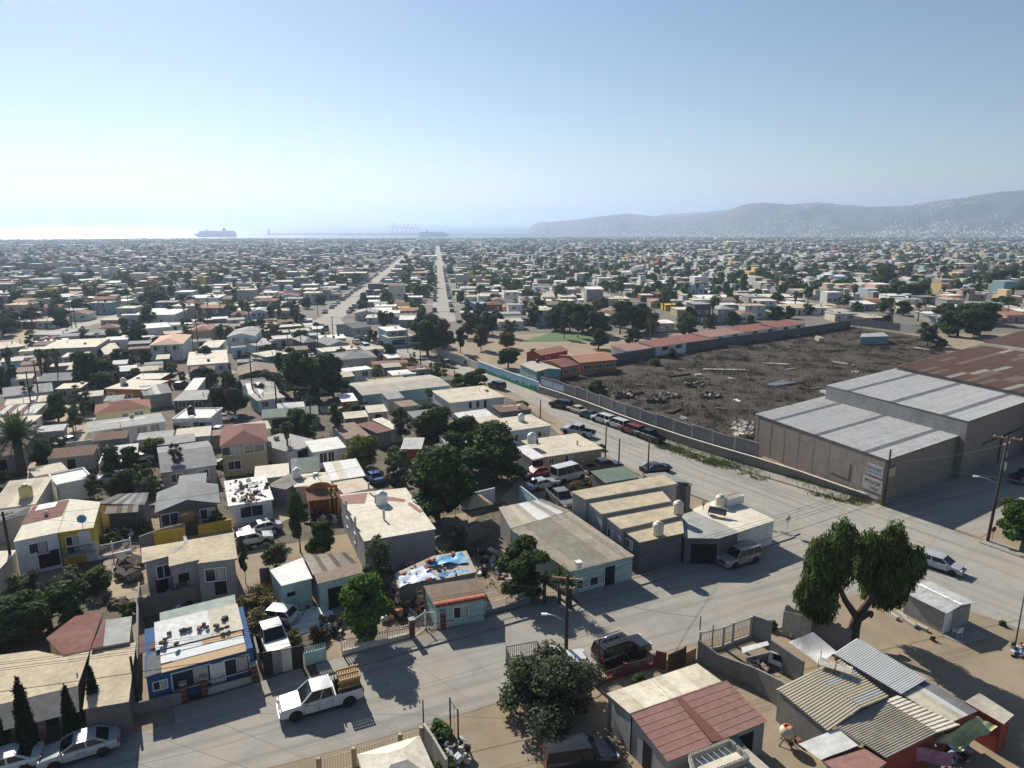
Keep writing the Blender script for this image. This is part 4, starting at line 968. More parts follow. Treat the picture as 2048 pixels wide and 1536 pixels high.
# ---- blue house
A_, B_, C_ = b1(925, 985), b1(1412, 858), b1(1362, 632)
o_, rz_, W_, D_, ex_, ey_ = frame3(A_, B_, C_, 2.75)
root = thing('house', 'blue house with white framed windows and a patchwork sheet roof', 'house', o_, rz_)
mi_ = Matrix.Rotation(-rz_, 3, 'Z'); xl = (mi_ @ (pt(*b1(828, 1022), 2.6) - o_)).x
m = MB(); m.prism([(xl + .1, .25), (W_ + .5, .25), (W_ + .5, D_ - .2), (xl + .1, D_ - .2)], -.6, lambda p: 2.62 + .5 * p[1] / D_, 'w_blue'); m.obj('wall', root)
def strip(f0, f1, mat, s0=0., s1=1., dz=0., n_=6, rid=5, amp=.02):
    z0, z1 = 2.75 + .5 * f0 + dz, 2.75 + .5 * f1 + dz
    L = [Vector((W_ * s0, D_ * f0, z0)), Vector((W_ * s1, D_ * f0, z0)), Vector((W_ * s1, D_ * f1, z1)), Vector((W_ * s0, D_ * f1, z1))]
    if n_ == 0: q = MB(); q.slab(L, .03, mat); q.obj('roof_sheet', root)
    else: qsheets(root, L, n_, rid, amp, [mat])
M('tan_sheet', (.46, .32, .18), .8, .1, 1.); M('grey_sheet', (.45, .48, .50), .6, .08, 1.)
strip(-.02, .16, 'tan_sheet', n_=0); strip(.14, .32, 'grey_sheet', dz=.035, n_=0); strip(.14, .26, 'r_whitesheet', .0, .13, .07, 0); strip(.30, .42, 'grey_sheet', 0, .5, .07, 0); strip(.30, .42, 'tan_sheet', .5, 1., .071, 0)
strip(.40, 1.0, 'r_whitesheet', -.05, .62, .12, 7, 5, .03); strip(.40, 1.0, 'r_cream', .62, 1.02, .12, 4, 5, .03)
m = MB(); m.slab([(xl, 0.05, 2.62), (-.02, .05, 2.7), (-.02, D_ * .42, 2.9), (xl, D_ * .42, 2.8)], .08, 'r_darkgrey'); m.obj('side_roof', root)
m = MB(); m.slab([(xl - .3, D_ * .5, 2.8), (-.3, D_ * .5, 2.95), (-.3, D_ * .9, 3.0), (xl - .3, D_ * .9, 2.9)], .04, 'r_rust'); m.obj('side_roof', root)
add_win(root, W_ + .5, D_, 0, 'f', .30, .85, 2.5, 1.35, 'w1', .25); add_win(root, W_ + .5, D_, 0, 'f', .585, 0., .95, 2.1, 'd', .25); add_win(root, W_ + .5, D_, 0, 'f', .80, .9, 1.7, 1.25, 'w', .25)
add_win(root, W_ + .5, D_, 0, 'f', -.03, 1.3, .85, .6, 'w', .25)
OCC.append((o_.x + 4, o_.y + 3, 6))
M('char_block', (.05, .047, .045), .9, .3, 5.); M('brick_red', (.30, .13, .08), .9, .25, 4.)
for i, (x, y) in enumerate([(930, 825), (945, 805), (968, 770), (1045, 752), (1060, 750), (1085, 745), (1140, 740), (1165, 720), (1185, 735), (1240, 727), (1270, 745), (1280, 690), (1290, 680), (1300, 735), (1010, 830)]):
    f = 3.27; p = pt(*b1(x, y), f); q = MB(); s_ = .18 if i % 3 else .26; q.box((0, 0, .1), (s_ * 1.5, s_, .18), 'char_block' if i != 6 else 'brick_red', .3 * i); q.box((.06, .12, .07), (s_, s_ * .8, .14), 'char_block', .5 * i + 1)
    tag(q.obj('roof_weight', None, p), 'dark concrete blocks weighing down the white ribbed roof sheets', 'concrete block', 'blocks on the blue house roof')
poly('house', 'low rear house under a pale sage green roof', cvl(b1, [(918, 728), (1358, 632), (1345, 541), (915, 646)]), [2.8, 2.8, 3.1, 3.1], 'r_sage', 'w_grey')
wallrun('front_wall', 'low block front wall between the tan block and blue house gate', cvl(b1, [(752, 1238), (1045, 1165)]), .95, 'block')
pillar(b1, 740, 1235, 1.4, 'maroon pillar at the corner of the tan block'); pillar(b1, 1060, 1155, 1.5, 'maroon gate pillar joined to the low block front wall'); pillar(b1, 1176, 1122, 1.5, 'maroon gate pillar joined to the dark railing of the blue house'); pillar(b1, 1462, 1042, 1.5, 'maroon pillar where the blue house fence meets the panel fence')
railing('gate', 'dark iron front gate of the blue house', cvl(b1, [(1075, 1150), (1162, 1127)]), 1.3, cat='gate')
railing('fence', 'low wall with dark railing before the blue house', cvl(b1, [(1190, 1118), (1450, 1045)]), 1.25, base=.6, gap=.2)
patch('patio', cvl(b1, [(850, 1155), (1445, 1000), (1440, 1040), (860, 1190)]), 'pavement', .03)

# ---- grey two storey house
hh = hgt(b1(1362, 335)[0], b1(0, 565)[1], b1(0, 335)[1])
rt = poly('house', 'unpainted grey two storey house with a stepped front', cvl(b1, [(815, 360), (965, 322), (968, 380), (1140, 342), (1141, 362), (1362, 335), (1340, 185), (808, 275)]), hh, 'r_tan', 'w_grey',
     wins=((0, .62, hh - 1.9, 1.1, 1.2, 'w'), (2, .42, hh - 1.9, .9, .8, 'o'), (4, .45, hh - 2., 1.7, 1.2, 'w'), (4, .55, .6, 1., 1.5, 'o'), (0, .5, .1, 1., 2., 'o'), (2, .3, .1, .9, 2., 'db')), ov=.22)
roofpart(rt, cvl(b1, [(985, 302), (1000, 306), (1080, 240), (1065, 205), (1050, 205), (1055, 243)]), hh + .012, 'r_grey', 'roof_patch', .01)
wallrun('back_wall', 'ruined block wall behind the blue house', cvl(b1, [(800, 680), (960, 640), (1130, 600)]), 1.9, 'block_dark', step=.5)
wallrun('upper_wall', 'block wall painted grey and yellow behind the grey house', cvl(b1, [(808, 305), (920, 262), (1070, 222)]), [1.9, 1.9, 1.9], 'block')
m = MB(); p = pt(*b1(980, 262)); m.box((0, -.12, 1.1), (3.0, .03, 1.5), 'w_yellow'); tag(m.obj('painted_panel', None, p, R(26)), 'yellow painted panel on the grey block wall', 'panel')
wallrun('front_wall', 'yellow garden wall of the charcoal gabled house', cvl(b1, [(1140, 200), (1330, 165)]), 1.2, 'w_yellow')
m = MB(); p = pt(*b1(1095, 205)); r = thing('gate_arch', 'arched brown gateway in the yellow garden wall', 'gate', p, R(25))
for s_ in (-1, 1): q = MB(); q.span((s_ * 1.1 - .15, -.15, -.2), (s_ * 1.1 + .15, .15, 1.9), 'w_brown'); q.obj('pillar', r)
q = MB(); q.tube([(1.1 * math.cos(a), 0, 1.9 + .7 * math.sin(a)) for a in [math.pi * i / 10 for i in range(11)]], .1, 'w_brown'); q.obj('arch', r); q = MB(); q.span((-.95, -.02, 0), (.95, .02, 1.7), 'iron'); q.obj('gate_leaf', r)

# ---- white and yellow two storey pair
h5 = hgt(b1(75, 240)[0], b1(0, 445)[1], b1(0, 240)[1])
rt = poly('house', 'white two storey house with half maroon roof joined to the yellow one', [b1(75, 240), b1(330, 187), c1(505, 1308), c1(232, 1362)], h5, 'r_cream', 'w_white', wins=((0, .52, h5 - 1.9, 1.5, 1.2, 'w'), (0, .7, .3, 1.9, 1.7, 'o'), (0, .33, 0, .9, 2.1, 'd')))
roofpart(rt, [c1(150, 1500), c1(455, 1430), c1(503, 1312), c1(240, 1363)], h5 + .04, 'r_maroon', 'roof_patch')
roofpart(rt, [c1(255, 1395), c1(400, 1365), c1(425, 1330), c1(285, 1352)], h5 + .08, 'grey_sheet', 'skylight')
tank(pt(*c1(340, 1425), h5 + .08), 'tiny vent drum on the maroon roof', 'tank_cream', .35)
h6 = hgt(b1(535, 160)[0], b1(0, 350)[1], b1(0, 160)[1])
rt = poly('house', 'bright yellow two storey house with balcony and white doors', [b1(331, 187), b1(535, 158), c1(735, 1330), c1(508, 1308)], h6, 'r_cream', 'w_yellow', wins=((0, .36, h6 - 1.7, 1.1, 1., 'w'), (0, .72, h6 - 2.3, .95, 2., 'd'), (0, .4, 1., 1.4, 1., 'bars'), (0, .86, 0, .95, 2.1, 'd')))
L = extra(rt[1], rt[2], cvl(b1, [(335, 300), (540, 265)]), 2.9); m = MB(); wB = rt[3][1].x
m.span((.1, -.75, h6 - 2.55), (wB - .1, .05, h6 - 2.42), 'concrete'); m.obj('balcony_slab', rt[0]); m = MB()
for i in range(22): m.span((.12 + (wB - .24) * i / 21 - .012, -.74, h6 - 2.42), (.12 + (wB - .24) * i / 21 + .012, -.716, h6 - 1.5), 'iron')
m.span((.1, -.745, h6 - 1.5), (wB - .1, -.71, h6 - 1.45), 'iron'); kind(m.obj('balcony_rail', rt[0]), 'stuff')
railing('fence', 'white railing between the yellow house and its gate post', cvl(b1, [(548, 345), (650, 325), (755, 300)]), 1.6, 'frame_white', gap=.16, base=.35, basemat='white_paint')
rt = poly('shack', 'ramshackle porch under a sagging brown sheet', [c1(765, 1420), c1(1010, 1405), c1(1015, 1352), c1(780, 1365)], [2.5, 2.5, 2.9, 2.9], 'r_fibre', 'w_dkgrey', roof='sheets', mats=['r_fibre', 'r_brown', 'r_fibre'], n_=6, cat='shack', wall_edges=(1, 2))
poly('shack', 'grey patched roofs behind the sagging porch', [c1(690, 1345), c1(1060, 1352), c1(1090, 1262), c1(860, 1275)], [2.7, 2.8, 3.0, 3.0], 'r_grey', 'w_grey', roof='sheets', mats=['r_grey', 'r_fibre', 'r_lead', 'r_cream', 'r_grey', 'r_sheet'], n_=9, cat='shack')
poly('shack', 'house with slate roof and sheet awning at the lane\'s west end', [c1(-80, 1500), c1(190, 1420), c1(230, 1362), c1(-60, 1400)], [2.5, 2.5, 2.9, 2.9], 'r_lead', 'w_grey', cat='shack')
poly('shack', 'pale flat shack with broken edges below the street lamp', cvl(b1, [(-120, 520), (60, 330), (95, 285), (-90, 300)]), 2.4, 'r_cream', 'w_cream', cat='shack')
wallrun('court_wall', 'white walled court with a pergola', cvl(c1, [(355, 1080), (350, 1020), (790, 960), (800, 1010), (740, 1160)]), 2.2, 'w_white')
railing('pergola', 'white pergola grid over the court', cvl(c1, [(490, 1090), (735, 1050)]), 2.4, 'frame_white', gap=.5, cat='pergola')
r = thing('stair', 'white outside stair of the long white building', 'stair', pt(*c1(945, 905)), R(100))
for i in range(9): q = MB(); q.span((i * .26, -.45, i * .3 - .1), (i * .26 + .3, .45, i * .3 + .2), 'white_paint'); q.obj('step', r)

# ---- aqua house and its yard
rt = poly('house', 'aqua walled house with white patched roof and a small lean-to', cvl(b2, [(180, 492), (358, 448), (300, 330), (112, 402)]), 2.8, 'r_white', 'w_aqua', wins=((0, .28, 1.5, .7, .4, 'o'),))
poly('house', 'aqua walled wing with a dark doorway and brown roof', cvl(b2, [(388, 480), (645, 415), (610, 350), (365, 420)]), 2.8, 'r_brown', 'w_aqua', wins=((0, .36, 0., 1.3, 2., 'o'),))
poly('shack', 'brown sheet roof behind the aqua house', cvl(b2, [(362, 432), (615, 365), (545, 300), (305, 318)]), [2.75, 2.75, 3.1, 3.1], 'r_brown', 'w_grey', roof='sheets', mats=['r_brown', 'r_fibre'], n_=9, cat='shack')
patch('yard_slab', cvl(b2, [(255, 780), (470, 725), (480, 640), (370, 610), (190, 640)]), 'white_paint', .03)
def block_row(name, label, cvf, base, hts, mats, cat='fence', th=.06):
    P_ = [pt(*cvf(*p)) for p in base]; o = P_[0]; r = thing(name, label, cat, o, 0)
    for i, (a, b_) in enumerate(zip(P_, P_[1:])):
        a, b_ = a - o, b_ - o; m = MB(); m.bar(a + Vector((0, 0, hts[i] / 2)), b_ + Vector((0, 0, hts[i] / 2)), th, hts[i], mats[i]); 
        for k_ in range(1, 5): q = a.lerp(b_, k_ / 5); m.bar((q.x, q.y, q.z + .05), (q.x, q.y, q.z + hts[i] - .05), th + .03, .03, mats[i])
        m.obj('panel', r)
    return r
M('panel_black', (.02, .02, .022), .7, .3, 3.); M('panel_steel', (.22, .24, .25), .5, .2, 3., metal=.3)
block_row('panel_fence', 'fence of black, steel and cream upright panels', b2, [(80, 1008), (135, 996), (190, 986), (245, 975), (308, 962)], [2.0, 2.0, 2.0, 2.0], ['panel_black', 'panel_steel', 'w_cream', 'panel_black'])
rt = wallrun('front_wall', 'pale green balustrade wall beside the panel fence', cvl(b2, [(316, 948), (440, 916)]), 1.1, 'w_aqua')
for i in range(9):
    a, b_ = pt(*b2(316, 948)), pt(*b2(440, 916)); p = a.lerp(b_, (i + .5) / 9) - a; m = MB(); m.lathe([(.05, 1.1), (.08, 1.2), (.045, 1.35), (.08, 1.5), (.02, 1.58)], 'w_aqua', (p.x, p.y, p.z), 8); m.obj('baluster', rt)
railing('fence', 'white picket fence on a low wall behind the bright green tree', cvl(b2, [(530, 892), (660, 858), (790, 822), (915, 790)]), 1.3, 'frame_white', gap=.2, base=.45, basemat='w_cream', bar=.05)
pillar(b2, 930, 790, 1.7, 'tall maroon gate pillar beside the junk yard'); pillar(b2, 1106, 742, 1.7, 'tall maroon pillar between the barred gate and the brown roofed house')
railing('gate', 'open white barred gate of the junk yard', cvl(b2, [(940, 785), (1005, 740), (1090, 740)]), 1.7, 'frame_white', gap=.13, cat='gate')
railing('fence', 'cream wall topped with white railing before the tarp house', cvl(b2, [(1118, 738), (1335, 668)]), 1.5, 'frame_white', gap=.16, base=.75, basemat='w_cream')
railing('fence', 'white railing under the dark tree beside the tarp house', cvl(b2, [(1350, 662), (1470, 630), (1600, 592)]), 1.3, 'frame_white', gap=.16, base=.5, basemat='block')
# tarp house
rt = poly('house', 'brown roofed house with red tiles along its front edge', cvl(b2, [(1062, 614), (1352, 562), (1340, 440), (995, 492)]), [2.2, 2.3, 2.7, 2.6], 'r_brown', 'w_aqua', wins=((0, .5, .8, 1.2, 1., 'w'),))
for i in range(22):
    a, b_ = rt[3][0], rt[3][1]; q = a.lerp(b_, (i + .5) / 22); m = MB(); m.tube([q + Vector((0, -.12, .03)), q + Vector((0, .5, .12))], .1, 'tile_red', 6); m.obj('roof_tile', rt[0])
rt = poly('shack', 'low shack covered with blue and white tarpaulins', cvl(b2, [(850, 505), (1300, 412), (1240, 290), (1050, 320), (830, 420)]), [2.1, 2.4, 2.6, 2.6, 2.2], 'r_fibre', 'w_dkgrey', cat='shack')
def cloth(name, label, pts, h, mat, nu=14, nv=8, amp=.12, sag=.0, cat='tarp', seed=1, thing_=True, parent=None):
    """draped sheet between four surveyed corners"""
    hs = h if isinstance(h, (list, tuple)) else [h] * 4; Q = [pt(*p, z) for p, z in zip(pts, hs)]; o = Vector((Q[0].x, Q[0].y, tz(Q[0].y)))
    from mathutils import noise as mn; vs, fs = [], []
    for j in range(nv + 1):
        for i in range(nu + 1):
            s_, t = i / nu, j / nv; p = Q[0].lerp(Q[1], s_).lerp(Q[3].lerp(Q[2], s_), t) - o
            z = mn.noise(Vector((p.x * .9 + seed, p.y * .9, seed))) * amp + abs(mn.noise(Vector((p.x * 2.3, p.y * 2.3 + seed, 0)))) * amp * .7 - sag * math.sin(math.pi * s_) * math.sin(math.pi * t)
            vs.append((p.x, p.y, p.z + z + .03))
    n1 = nu + 1
    for j in range(nv):
        for i in range(nu): fs.append((j * n1 + i, j * n1 + i + 1, (j + 1) * n1 + i + 1, (j + 1) * n1 + i))
    m = MB(); m.add(vs, fs, mat, True); return tag(m.obj(name, None, o), label, cat)
M('tarp_blue', (.10, .30, .52), .5, .2, 2., stain=(.30, .45, .60), samt=.5, sscale=1.); M('tarp_pale', (.48, .55, .68), .5, .15, 2., stain=(.2, .35, .55), samt=.4, sscale=1.2); M('tarp_grey', (.40, .40, .39), .7, .12, 2.)
cloth('tarpaulin', 'pale blue crumpled tarpaulin on the junk shack', cvl(b2, [(860, 500), (1075, 450), (1000, 375), (850, 440)]), [2.2, 2.4, 2.5, 2.35], 'tarp_pale', amp=.28, seed=3)
cloth('tarpaulin', 'bright blue tarpaulin stretched across the junk shack', cvl(b2, [(1000, 385), (1250, 360), (1215, 300), (1030, 345)]), [2.55, 2.6, 2.72, 2.6], 'tarp_blue', amp=.3, seed=8)
cloth('tarpaulin', 'narrow blue tarpaulin strip beside the brown roof', cvl(b2, [(1080, 445), (1255, 415), (1250, 400), (1075, 425)]), [2.5, 2.55, 2.6, 2.55], 'tarp_blue', 10, 4, .2, seed=5)
JUNKC = ['char_block', 'brick_red', 'iron', 'wood_dark', 'r_fibre', 'tarp_grey', 'plastic_black', 'w_pink', 'grey_sheet']
def junk(name, label, cvf, x0, y0, x1, y1, n_, smax, seed, cat='junk pile', zmax=.8, mats=JUNKC, zmin=.05, lift=0.):
    rg = random.Random(seed); m = MB(); o = pt(*cvf((x0 + x1) / 2, (y0 + y1) / 2), lift)
    for i in range(n_):
        p = pt(*cvf(rg.uniform(x0, x1), rg.uniform(y0, y1)), lift) - o; s_ = rg.uniform(.15, smax)
        m.box((p.x, p.y, p.z + rg.uniform(zmin, zmax)), (s_, s_ * rg.uniform(.3, 1), s_ * rg.uniform(.15, .8)), rg.choice(mats), rg.uniform(0, 3), rg.uniform(-.6, .6), rg.uniform(-.6, .6))
    return kind(tag(m.obj(name, None, o), label, cat), 'stuff')
junk('junk_pile', 'heap of dark scrap beside the tarp shack', b2, 840, 500, 1000, 680, 150, .8, 4)
junk('junk_pile', 'scraps lying on the tarp shack roof', b2, 900, 360, 1200, 440, 14, .4, 5, zmax=.25, lift=2.45)
for i, (x, y) in enumerate([(880, 428), (1050, 347), (1010, 388), (1022, 460), (1020, 352), (1160, 312)]):
    p = pt(*b2(x, y), 2.75); q = MB(); q.box((0, 0, .06), (.5, .3, .12), 'tile_red', i); q.box((.1, .1, .14), (.4, .25, .1), 'tile_red', i + .6); tag(q.obj('tile_stack', None, p), 'red roof tiles holding down the blue tarpaulin', 'roof tiles', 'tile stacks on the tarp shack')
r = thing('ladder', 'rough wooden ladder leaning on the junk yard gate', 'ladder', pt(*b2(985, 690)), R(30))
for s_ in (0, .5): q = MB(); q.bar((s_, 0, 0), (s_, 1., 2.6), .07, .05, 'wood'); q.obj('rail', r)
for i in range(6): q = MB(); q.bar((0, .15 * i + .1, .4 * i + .3), (.5, .15 * i + .1, .4 * i + .3), .04, .04, 'wood'); q.obj('rung', r)
for i, (cf, x0, y0, x1, y1, n_, lab) in enumerate([(b2, 130, 560, 330, 640, 60, 'dark litter against the aqua walls'), (b2, 400, 690, 520, 790, 45, 'litter under the bright green tree'), (b2, 560, 560, 830, 700, 90, 'broken furniture behind the bright green tree'), (b2, 1300, 300, 1590, 460, 60, 'litter below the dark leafy tree'), (b1, 800, 560, 1120, 640, 70, 'builders\' waste behind the blue house'), (b1, 560, 180, 780, 290, 60, 'lumber and pots below the sagging porch'), (b2, 700, 330, 980, 400, 60, 'planks behind the tarp shack'), (b1, 1380, 180, 1600, 330, 40, 'car parts by the conifer'), (c2, 400, 1350, 640, 1500, 60, 'firewood and drums before the orange porch'), (c1, 1040, 1180, 1560, 1260, 70, 'tyres and scrap behind the charcoal house'), (c2, 1000, 1060, 1180, 1200, 40, 'scrap in the tree shaded court'), (c2, 120, 660, 420, 760, 60, 'wrecks and scrap by the green roofed shed'), (c1, 950, 240, 1190, 360, 110, 'scrap yard heap beside the villa'), (c1, 420, 470, 600, 560, 40, 'scrap along the dirt lane')]): junk('yard_clutter', lab, cf, x0, y0, x1, y1, n_, .75, 100 + i, cat='clutter', zmax=.45)
# ---- big pale roofed house in the middle of the block
hm = 3.6
rt = poly('house', 'white sided house with broad cream roof patched in red', [b2(652, 237), b2(1066, 165), c2(1140, 1226), c2(655, 1277)], hm, 'r_cream', 'w_grey', wins=((3, .3, 1.2, .8, 1., 'w'), (3, .62, 1.2, .7, 1., 'w')))
roofpart(rt, [c2(680, 1345), c2(840, 1340), c2(860, 1262), c2(665, 1285)], hm + .02, 'r_pinkred', 'roof_patch', .012); roofpart(rt, [c2(1150, 1345), c2(1240, 1410), c2(1265, 1400), c2(1170, 1330)], hm + .02, 'r_pinkred', 'roof_patch', .012); roofpart(rt, [c2(1000, 1320), c2(1130, 1330), c2(1135, 1310), c2(1010, 1290)], hm + .02, 'r_pinkred', 'roof_patch', .012)
for x, y in ((705, 1390), (770, 1510), (920, 1350), (980, 1460), (870, 1260), (1190, 1320)):
    p = extra(rt[1], rt[2], [c2(x, y)], hm)[0]; m = MB(); m.span((p.x - .1, p.y - .1, hm), (p.x + .1, p.y + .1, hm + 1.), 'concrete'); m.obj('roof_stub', rt[0])
# tiled porch
r_ = poly('porch', 'orange porch with a curved gable and terracotta tiles', [c2(420, 1328), c2(655, 1302), c2(640, 1228), c2(410, 1245)], [2.4, 2.4, 3.0, 3.0], 'r_terracotta', 'w_orange', cat='porch', wall_edges=(1, 2, 3), roof='sheets', mats=['r_terracotta'], n_=9, ridges=3, amp=.09)
q = MB(); L = r_[3]; q.bar(L[3] + Vector((0, .1, .1)), L[2] + Vector((0, .1, .1)), .25, .6, 'w_orange'); md = L[3].lerp(L[2], .45)
q.add([(md.x + 1.2 * math.cos(a), md.y + .1, md.z + .4 + .45 * math.sin(a)) for a in [math.pi * i / 10 for i in range(11)]], [tuple(range(11))], 'w_orange'); q.obj('gable_wall', r_[0])
M('w_yellow2', (.60, .44, .10), .8, .1)
for x in (590, 625): pz = pt(*c2(x, 1420)); m = MB(); m.tube([(0, 0, -.2), (0, 0, 3.2)], .11, 'w_yellow2', 8); m.lathe([(.16, 3.2), (.16, 3.3), (.02, 3.35)], 'w_yellow2', n=8); tag(m.obj('porch_column', None, pz), 'yellow column standing before the orange porch', 'column', 'yellow porch columns')

# ---- aqua shop with corrugated roof
rt = poly('shop', 'pale aqua fronted shop under a long corrugated fibre roof', cvl(b3, [(405, 412), (770, 325), (400, 68), (65, 170)]), [2.6, 2.6, 3.3, 3.3], 'r_fibre', 'w_aqua', roof='sheets', mats=['r_fibre', 'r_beige', 'r_fibre'], n_=11, ridges=3, amp=.10, wins=((0, .18, .6, 1.1, .8, 'w1'), (0, .42, .6, 1.5, .8, 'w1'), (0, .63, 0., 1.1, 2.1, 'o')), cat='shop')
rt = poly('shed', 'shed roofed in cream and white striped sheets', [b3(62, 165), b3(402, 62), c3(302, 1310), c3(-10, 1372)], [2.8, 2.8, 3.1, 3.1], 'r_cream', 'block', roof='sheets', mats=['r_fibre', 'r_fibre', 'r_beige', 'r_fibre', 'r_whitesheet', 'r_whitesheet', 'r_fibre', 'r_whitesheet', 'r_fibre'], n_=9, ridges=4, amp=.04, cat='shed')
p = pt(*b3(449, 385), 2.85); m = MB(); m.span((-.25, -.25, 0), (.25, .25, .55), 'plastic_white'); m.span((-.3, -.3, .55), (.3, .3, .6), 'plastic_white'); tag(m.obj('roof_box', None, p, .4), 'white box standing on the corrugated shop roof', 'box')
# ---- stepped tan roofed house
tiers = [([(1170, 999), (1356, 967), (1326, 949), (1142, 983)], 4.9), ([(1203, 1028), (1343, 1002), (1318, 975), (1171, 1001)], 4.4), ([(1242, 1058), (1366, 1030), (1342, 1003), (1205, 1029)], 3.9), ([(1279, 1085), (1368, 1066), (1364, 1034), (1243, 1059)], 3.4)]
for i, (P_, hh) in enumerate(tiers):
    poly('house_wing', ['top tan roofed wing of the stepped grey walled house', 'second tan roofed wing of the stepped house', 'third tan roofed wing of the stepped house', 'lowest tan roofed wing facing the street'][i], P_, [hh, hh, hh + .2, hh + .2], 'r_tan', 'w_grey' if i < 3 else 'w_dkgrey', wins=((3, .4, 2., 1., .9, 'w'),) if i in (2, 3) else (), cat='house', group=None)
poly('house_wing', 'flat grey roofed wing with dark open garage', [(1369, 1076), (1437, 1077), (1480, 1064), (1386, 1022), (1336, 1038)], 3.0, 'r_grey', 'w_dkgrey', wins=((0, .6, .1, 2.6, 2.2, 'o'),), cat='house')
poly('house_wing', 'white corner shop with pale flat roof and roof junk', [(1440, 1076), (1551, 1040), (1450, 992), (1385, 1018)], 2.9, 'r_cream', 'w_white', cat='shop', wins=((0, .3, .8, 1.4, 1., 'w1'),))
poly('house_wing', 'dark walled back rooms with grey roof beside the boulevard', [(1375, 975), (1385, 968), (1330, 945), (1300, 950)], 3.2, 'r_darkgrey', 'w_dkgrey', cat='house')
poly('roof_room', 'grey and white roofed room above the boulevard', [(1302, 958), (1380, 966), (1330, 944), (1285, 948)], 3.6, 'r_lead', 'w_dkgrey', cat='house')
tank(pt(*b3(905, 195), 3.5), 'cream water tank on the lowest tan roofed wing', 'tank_cream', 1.0); tank(pt(*b3(1020, 72), 4.0), 'cream water tank on the third tan roofed wing', 'tank_cream', 1.0); tank(pt(*c3(1610, 1360), 2.95), 'cream water tank on the white corner shop', 'tank_cream', 1.0)
r = thing('solar_heater', 'black tube solar heater on a frame on the grey roof', 'solar heater', pt(*b3(1245, 90), 3.0), R(-30)); q = MB(); q.box((0, 0, .55), (1.9, .9, .06), 'plastic_black', 0, R(25)); q.obj('panel', r); q = MB(); q.tube([(-1, .42, .8), (1, .42, .8)], .16, 'tank_cream', 10); q.obj('drum', r)
for s_ in (-.85, .85): q = MB(); q.bar((s_, .4, 0), (s_, .4, .75), .05, .05, 'iron'); q.bar((s_, -.4, 0), (s_, -.4, .35), .05, .05, 'iron'); q.obj('leg', r)
r = thing('crate_row', 'long white box with bars of scrap on the corner shop', 'box', pt(*c3(1705, 1345), 2.95), R(28)); q = MB(); q.span((-1.3, -.35, 0), (1.3, .35, .9), 'plastic_white'); q.obj('box', r); q = MB()
for i in range(8): q.bar((-1.3 + i * .3, -.4, .95), (-1.1 + i * .33, .45, 1.02), .08, .06, 'wood_dark')
q.obj('scrap', r)
def dish(p, label, rz, mat='tarp_blue', s_=.45):
    r = thing('satellite_dish', label, 'satellite dish', p, rz); q = MB(); q.tube([(0, 0, 0), (0, 0, .7)], .025, 'iron'); q.obj('mast', r)
    q = MB(); vs = [(0, .1, .9)]; n_ = 14
    for k_ in range(n_): a = 2 * math.pi * k_ / n_; vs.append((s_ * math.cos(a), -.02, .9 + s_ * math.sin(a)))
    q.add(vs, [(0, 1 + k_, 1 + (k_ + 1) % n_) for k_ in range(n_)], mat, True); q.bar((0, .05, .55), (0, -.45, .9), .02, .02, 'iron'); q.obj('reflector', r); return r
dish(pt(*b1(475, 155), h6), 'blue satellite dish on the yellow house', .4); dish(pt(*c3(662, 880), 3.1), 'blue satellite dish on the ochre house', 1.); dish(pt(*b1(830, 330), hh - 0), 'grey satellite dish on the grey two storey roof', .2, 'r_darkgrey', .35) if False else None
dish(pt(*b3(1165, 60), 3.05), 'pink satellite dish on the grey flat roof', .8, 'w_pink', .4)

# ---- red roofed house by the camera
rt = poly('house', 'house with cream and dusty red panels on a low pitched roof', cvl(b3, [(960, 1500), (1532, 1266), (1302, 1036), (745, 1226)]), [2.5, 2.5, 3.0, 3.0], 'r_pinkred', 'w_grey', roof='sheets', mats=['r_pinkred'], n_=1, ridges=1, amp=0., wall_edges=(0, 1, 3), wins=((0, .3, .9, 1.2, 1.1, 'w'), (0, .78, .2, 1.6, 1.9, 'o'), (3, .45, 0., .9, 2., 'o')))
L = rt[3]
for k_ in range(8):                                   # standing seams across the red slope
    a = L[0].lerp(L[3], k_ / 7.); b_ = L[1].lerp(L[2], k_ / 7.); m = MB(); m.bar(a + Vector((0, 0, .012)), b_ + Vector((0, 0, .012)), .05, .024, 'r_pinkred'); m.obj('seam', rt[0])
roofpart(rt, cvl(b3, [(1215, 1385), (1290, 1372), (1035, 1128), (1005, 1135)]), [2.66, 2.66, 3.03, 3.03], 'r_maroon', 'roof_patch', .012)
Lr = extra(rt[1], rt[2], cvl(b3, [(745, 1226), (1302, 1036), (1266, 1040), (1130, 937), (610, 1110)]), [3.02, 3.02, 3.0, 2.6, 2.6])
qsheets(rt[0], [Lr[0], Lr[2], Lr[3], Lr[4]], 12, 4, .035, ['r_cream', 'r_beige'], seed=3)
q = MB(); a, b_ = Lr[4], Lr[0]; q.add([(a.x + .15, a.y - .1, -.5), (b_.x + .1, b_.y, -.5), (b_.x + .1, b_.y, b_.z - .1), (a.x + .15, a.y - .1, a.z - .1)], [(3, 2, 1, 0)], 'w_grey'); a, b_ = Lr[4], Lr[3]
q.add([(a.x + .1, a.y - .1, -.5), (b_.x, b_.y - .1, -.5), (b_.x, b_.y - .1, b_.z - .1), (a.x + .1, a.y - .1, a.z - .1)], [(0, 1, 2, 3)], 'w_grey'); q.obj('back_wall', rt[0])
poly('roof_room', 'green felted porch roof below the dusty red roof', cvl(b3, [(1215, 1470), (1420, 1428), (1360, 1350), (1185, 1410)]), [2.0, 2.0, 2.3, 2.3], 'r_green', 'w_dkgrey', cat='porch')
